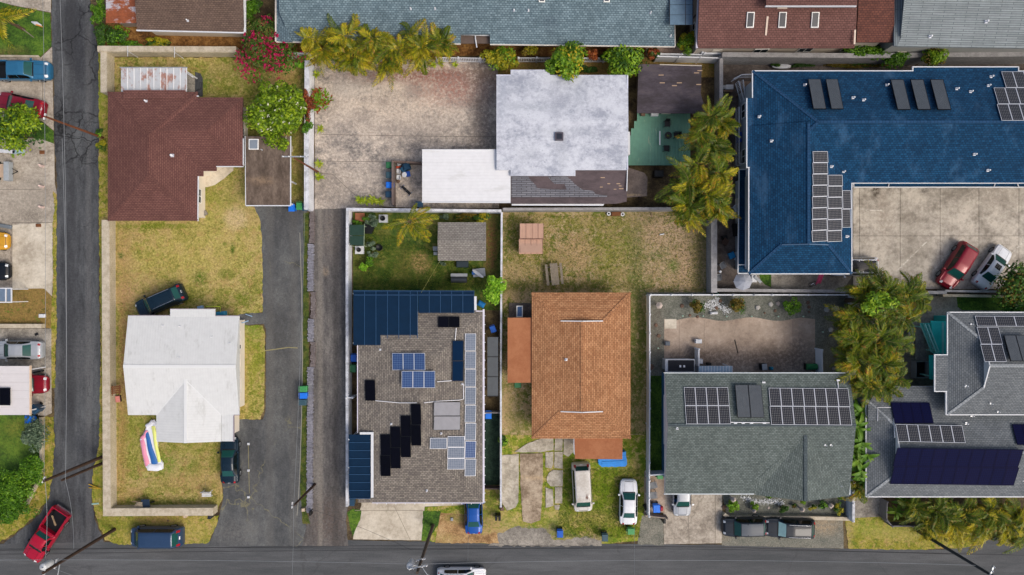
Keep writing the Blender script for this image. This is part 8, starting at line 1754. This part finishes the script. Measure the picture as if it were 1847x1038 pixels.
# pad furniture
boxthing('air_conditioner', 'white air conditioner box at the top of the pad panel', 'air conditioner', 1260, 616, .6, .4, .5, m_wch, lid=m_wch); boxthing('air_conditioner', 'white box unit beside the tiny shed', 'box', 1262, 652, .5, .45, .9, m_wch); boxthing('hose_reel', 'black bin by the pale blue awning', 'box', 1279, 657, .4, .25, .5, m_blk)
r = thing('compost_tumbler', 'green garden cart at the east end of the pad', 'cart', G(1463, 661)); mb = MB(); a = W(1455, 662, .6); b = W(1473, 662, .6); mb.tube([a, b], .3, 12); mb.build('drum', smat('cart green', '#2f7a48', .5), r)
for p in (a, b): mb = MB(); mb.box((p.x - .04, p.y - .3, 0), (p.x + .04, p.y + .3, .5)); mb.build('stand', m_blk, r)
boxthing('barbecue', 'small black and silver grill against the back eave', 'grill', 1378, 662, .5, .6, .8, m_blk, .1, lid=m_trimg); boxthing('gas_bottle', 'turquoise gas bottle beside the grill', 'gas bottle', 1392, 665, .28, .28, .5, smat('turquoise bottle', '#1f7c96', .4), bev=.08); boxthing('stool', 'grey stool on the west side of the pad', 'stool', 1204, 620, .45, .4, .4, smat('slate plastic', '#58606a', .5)); 
mb = MB(); b = G(1293, 531); mb.lathe(b, [(.14, 0), (.18, .12), (.12, .25), (.02, .3)], 14); one(mb, 'glass_ball', smat('turquoise glass', '#5fa79d', .15), 'turquoise glass ball by the garden fence', 'ball'); boxthing('statue', 'pair of white seated figurines beside the white stones', 'figurine', 1288, 565, .7, .25, .3, m_wch, .05, bev=.1)
# wheels at back wall
for i, (x, y, lb) in enumerate(((1098, 386, 'left white wheel against the grey block wall'), (1123, 387, 'right white wheel against the grey block wall'))):
    mb = MB(); c = W(x, y, .2); mb.tube([Vector((c.x, c.y, .13)), Vector((c.x, c.y, .27))], .19, 16, 0); mb.tube([Vector((c.x, c.y, .12)), Vector((c.x, c.y, .28))], .09, 12, 1); one(mb, 'wheel', [m_wch, m_blk], lb, 'wheel')
boxthing('trailer_part', 'rust brown machine part between two white wheels', 'machine', 1111, 386, .9, .4, .3, m_rb, .05); boxthing('plank', 'white plank scrap on the patchy yard', 'plank', 1194, 423, .45, .12, .05, m_wch, .2, z=.12); boxthing('plank', 'pale stick near the grey wall on the patchy yard', 'stick', 1175, 387, .08, .4, .05, m_tread, .3, z=.12)
boxthing('stepping_block', 'grey concrete block by the maroon house wall', 'block', 369, 385, .45, .4, .25, m_walk, .5)
# west edge
r = thing('trailer', 'small utility trailer with a white box at the left edge', 'trailer', G(12, 308)); mb = MB(); a, b = W(7, 292, .9), W(16.5, 326, .9); mb.box((a.x, b.y, .4), (b.x, a.y, .95)); mb.build('front_box', smat('silver box', '#9aa0a4', .4), r)
mb = MB(); a, b = W(-30, 296, .6), W(6, 320, .6); mb.box((a.x, b.y, .45), (b.x, a.y, .55)); mb.build('deck', smat('beige board', '#b39c86', .8), r)
mb = MB(); mb.bar(W(17, 302, .5), W(32, 309.5, .45), .05, .05); mb.bar(W(17, 317, .5), W(32, 310.5, .45), .05, .05); mb.bar(W(22, 304, .46), W(22, 316, .46), .04, .04); mb.lathe(W(32, 310, .42), [(.06, 0), (.06, .12), (.02, .16)], 8); mb.build('drawbar', m_blk, r)
for s_ in (294, 322): mb = MB(); p = W(-8, s_, .5); mb.tube([(p.x, p.y - .1, .3), (p.x, p.y + .1, .3)], .3, 14); mb.build('wheel', m_tyre, r)
for i, y in enumerate((300, 337, 374)):
    mb = MB(); b = G(80, y); mb.tube([b, b + Vector((0, 0, .75))], .07, 10); mb.lathe(b + Vector((0, 0, .75)), [(.1, 0), (.08, .06), (.02, .1)], 10); mb.box((b.x - .35, b.y - .12, .02), (b.x - .05, b.y + .1, .2), 0); one(mb, 'bollard', smat('pinkish white', '#c9b3ab', .6), ('upper', 'middle', 'lower')[i] + ' pinkish white post on the concrete lot', 'bollard')
boxthing('rust_plate', 'rust red drain plate above the posts on the concrete lot', 'plate', 76, 275, .5, .35, .05, m_rb); boxthing('rust_plate', 'rust brown block below the posts on the concrete lot', 'plate', 69, 407, .45, .3, .15, m_rb)
for i, (x, y, w_, lb, mt) in enumerate(((8, 273, 2.2, 'grey white board pile below the round edge tree', m_wch), (33, 274, 1.1, 'pale blue board pile beside the edge tree', smat('pale board', '#9fb8c4', .6)), (6, 408, 1.6, 'flat grey blue strip above the yellow car', smat('slate strip', '#6a7278', .6)), (76, 570, .6, 'white stone slab on the weedy yard', m_wch))):
    boxthing('board_pile', lb, 'boards', x, y, w_, .35, .2, mt, random.uniform(-.2, .2))
r = thing('kayak', 'white and orange board on the northwest lawn', 'board', G(66, 43)); 
mb = MB(); a, b = W(57, 40, .3), W(75, 46, .3); mb.tube([a, a.lerp(b, .5), b], [.06, .2, .04], 10); mb.build('hull', m_wch, r); mb = MB(); mb.tube([W(66, 44.5, .34), W(77, 49, .34)], [.12, .03], 8); mb.build('tip', smat('orange', '#c98a4a', .6), r)
mb = MB(); mb.tube([W(32, 45, .3), W(44, 55, .3), W(61, 68, .2)], [.08, .06, .04], 7); one(mb, 'fallen_branch', m_wood, 'bare grey branch lying on the northwest lawn', 'branch')
boxthing('metal_rack', 'dark metal frame beside the red bonnet', 'frame', 68, 671, .8, .15, .5, m_blk, .2); boxthing('drain_cover', 'small dark drain plate above the silver car', 'drain', 66, 603, .35, .25, .03, m_dark, .4)
for i, (a, b, c) in enumerate((((162, 873), (186, 881), '#b8942a'), ((162, 879), (184, 880), '#b8942a'))): mb = MB(); mb.tube([G(*a) + Vector((0, 0, .15)), G(*b) + Vector((0, 0, .3))], .05, 6); one(mb, 'yellow_guard', smat('yellow guard', c, .6), ('upper', 'lower')[i] + ' yellow guy wire guard at the corner of the side road', 'guard')
boxthing('road_marker', 'pale turquoise marker board on the corner verge', 'marker', 172, 909, .7, .14, .05, smat('pale turquoise', '#93b8ae', .6), .1)
# clothes line posts near the patio cover
for i, (x, y) in enumerate(((249, 104), (331, 106))): mb = MB(); b = G(x, y); mb.tube([b, b + Vector((0, 0, 1.8))], .03, 6); mb.bar(b + Vector((0, -.5, 1.75)), b + Vector((0, .5, 1.75)), .04, .04); one(mb, 'clothes_post', m_wch, ('left', 'right')[i] + ' thin white post behind the rusty patio roof', 'post')
mb = MB(); mb.bar(W(336, 131, 1.), W(349, 140, .9), .12, .04); one(mb, 'plank', m_wch, 'white plank leaning off the corner of the rusty patio roof', 'plank')
# surface litter on lawns: grass tufts
def tufts(name, poly, n, mat, label, hgt=.09, seed=1):
    rg = np.random.default_rng(seed); xs = [p[0] for p in poly]; ys = [p[1] for p in poly]; P = rg.uniform((min(xs), min(ys)), (max(xs), max(ys)), (n * 2, 2)); ins = np.zeros(len(P), bool); j = len(poly) - 1
    for i in range(len(poly)):
        xi, yi = poly[i]; xj, yj = poly[j]; c = ((yi > P[:, 1]) != (yj > P[:, 1])) & (P[:, 0] < (xj - xi) * (P[:, 1] - yi) / (yj - yi + 1e-9) + xi); ins ^= c; j = i
    P = P[ins][:n]; m = len(P); X = (P[:, 0] - CX) * S; Y = -(P[:, 1] - CY) * S; Z = np.full(m, .004 * LEVEL[0] + .02); q = np.stack([X, Y, Z], 1)
    a = rg.normal(size=(m, 3)) * np.array([1, 1, .6]); a[:, 2] = np.abs(a[:, 2]) + .3; a /= np.linalg.norm(a, axis=1)[:, None]; b = np.cross(a, rg.normal(size=(m, 3))); b /= np.linalg.norm(b, axis=1)[:, None]
    s_ = rg.uniform(.6, 1.4, m)[:, None] * hgt
    o = quads(name, (q + a * s_ * .4).astype(np.float32), a * s_, b * s_ * .22, mat); o['kind'] = 'stuff'; o['label'] = label; o['category'] = 'grass'; return o
LM['dry'] = leafm('dry grass', [(0, '#6d6c26'), (.4, '#98893c'), (1, '#bfae72')], .2, .8); LM['grass'] = leafm('green grass', [(0, '#38521a'), (.5, '#57701f'), (1, '#83882f')], .2, .8)
tufts('grass', [(212, 400), (470, 400), (472, 560), (390, 556), (212, 560)], 5000, LM['dry'], 'dry straw coloured grass of the west lawn', .07, 2)
tufts('grass', [(212, 750), (280, 800), (395, 800), (395, 912), (212, 912)], 3000, LM['dry'], 'dry grass of the lawn above the bottom block wall', .07, 3)
tufts('grass', [(908, 388), (1272, 388), (1272, 525), (908, 525)], 6000, LM['dry'], 'patchy dry grass of the centre yard', .08, 4)
tufts('grass', [(908, 388), (1272, 388), (1272, 525), (908, 525)], 7000, LM['grass'], 'green grass among the dry grass of the centre yard', .08, 5)
tufts('grass', [(640, 400), (860, 480), (880, 522), (640, 522)], 12000, LM['grass'], 'green grass of the back garden', .07, 6)
tufts('grass', [(1035, 845), (1155, 845), (1155, 970), (1000, 970), (1020, 845)], 12000, LM['grass'], 'green grass of the front yard', .07, 7)
print('objects', len(bpy.data.objects))
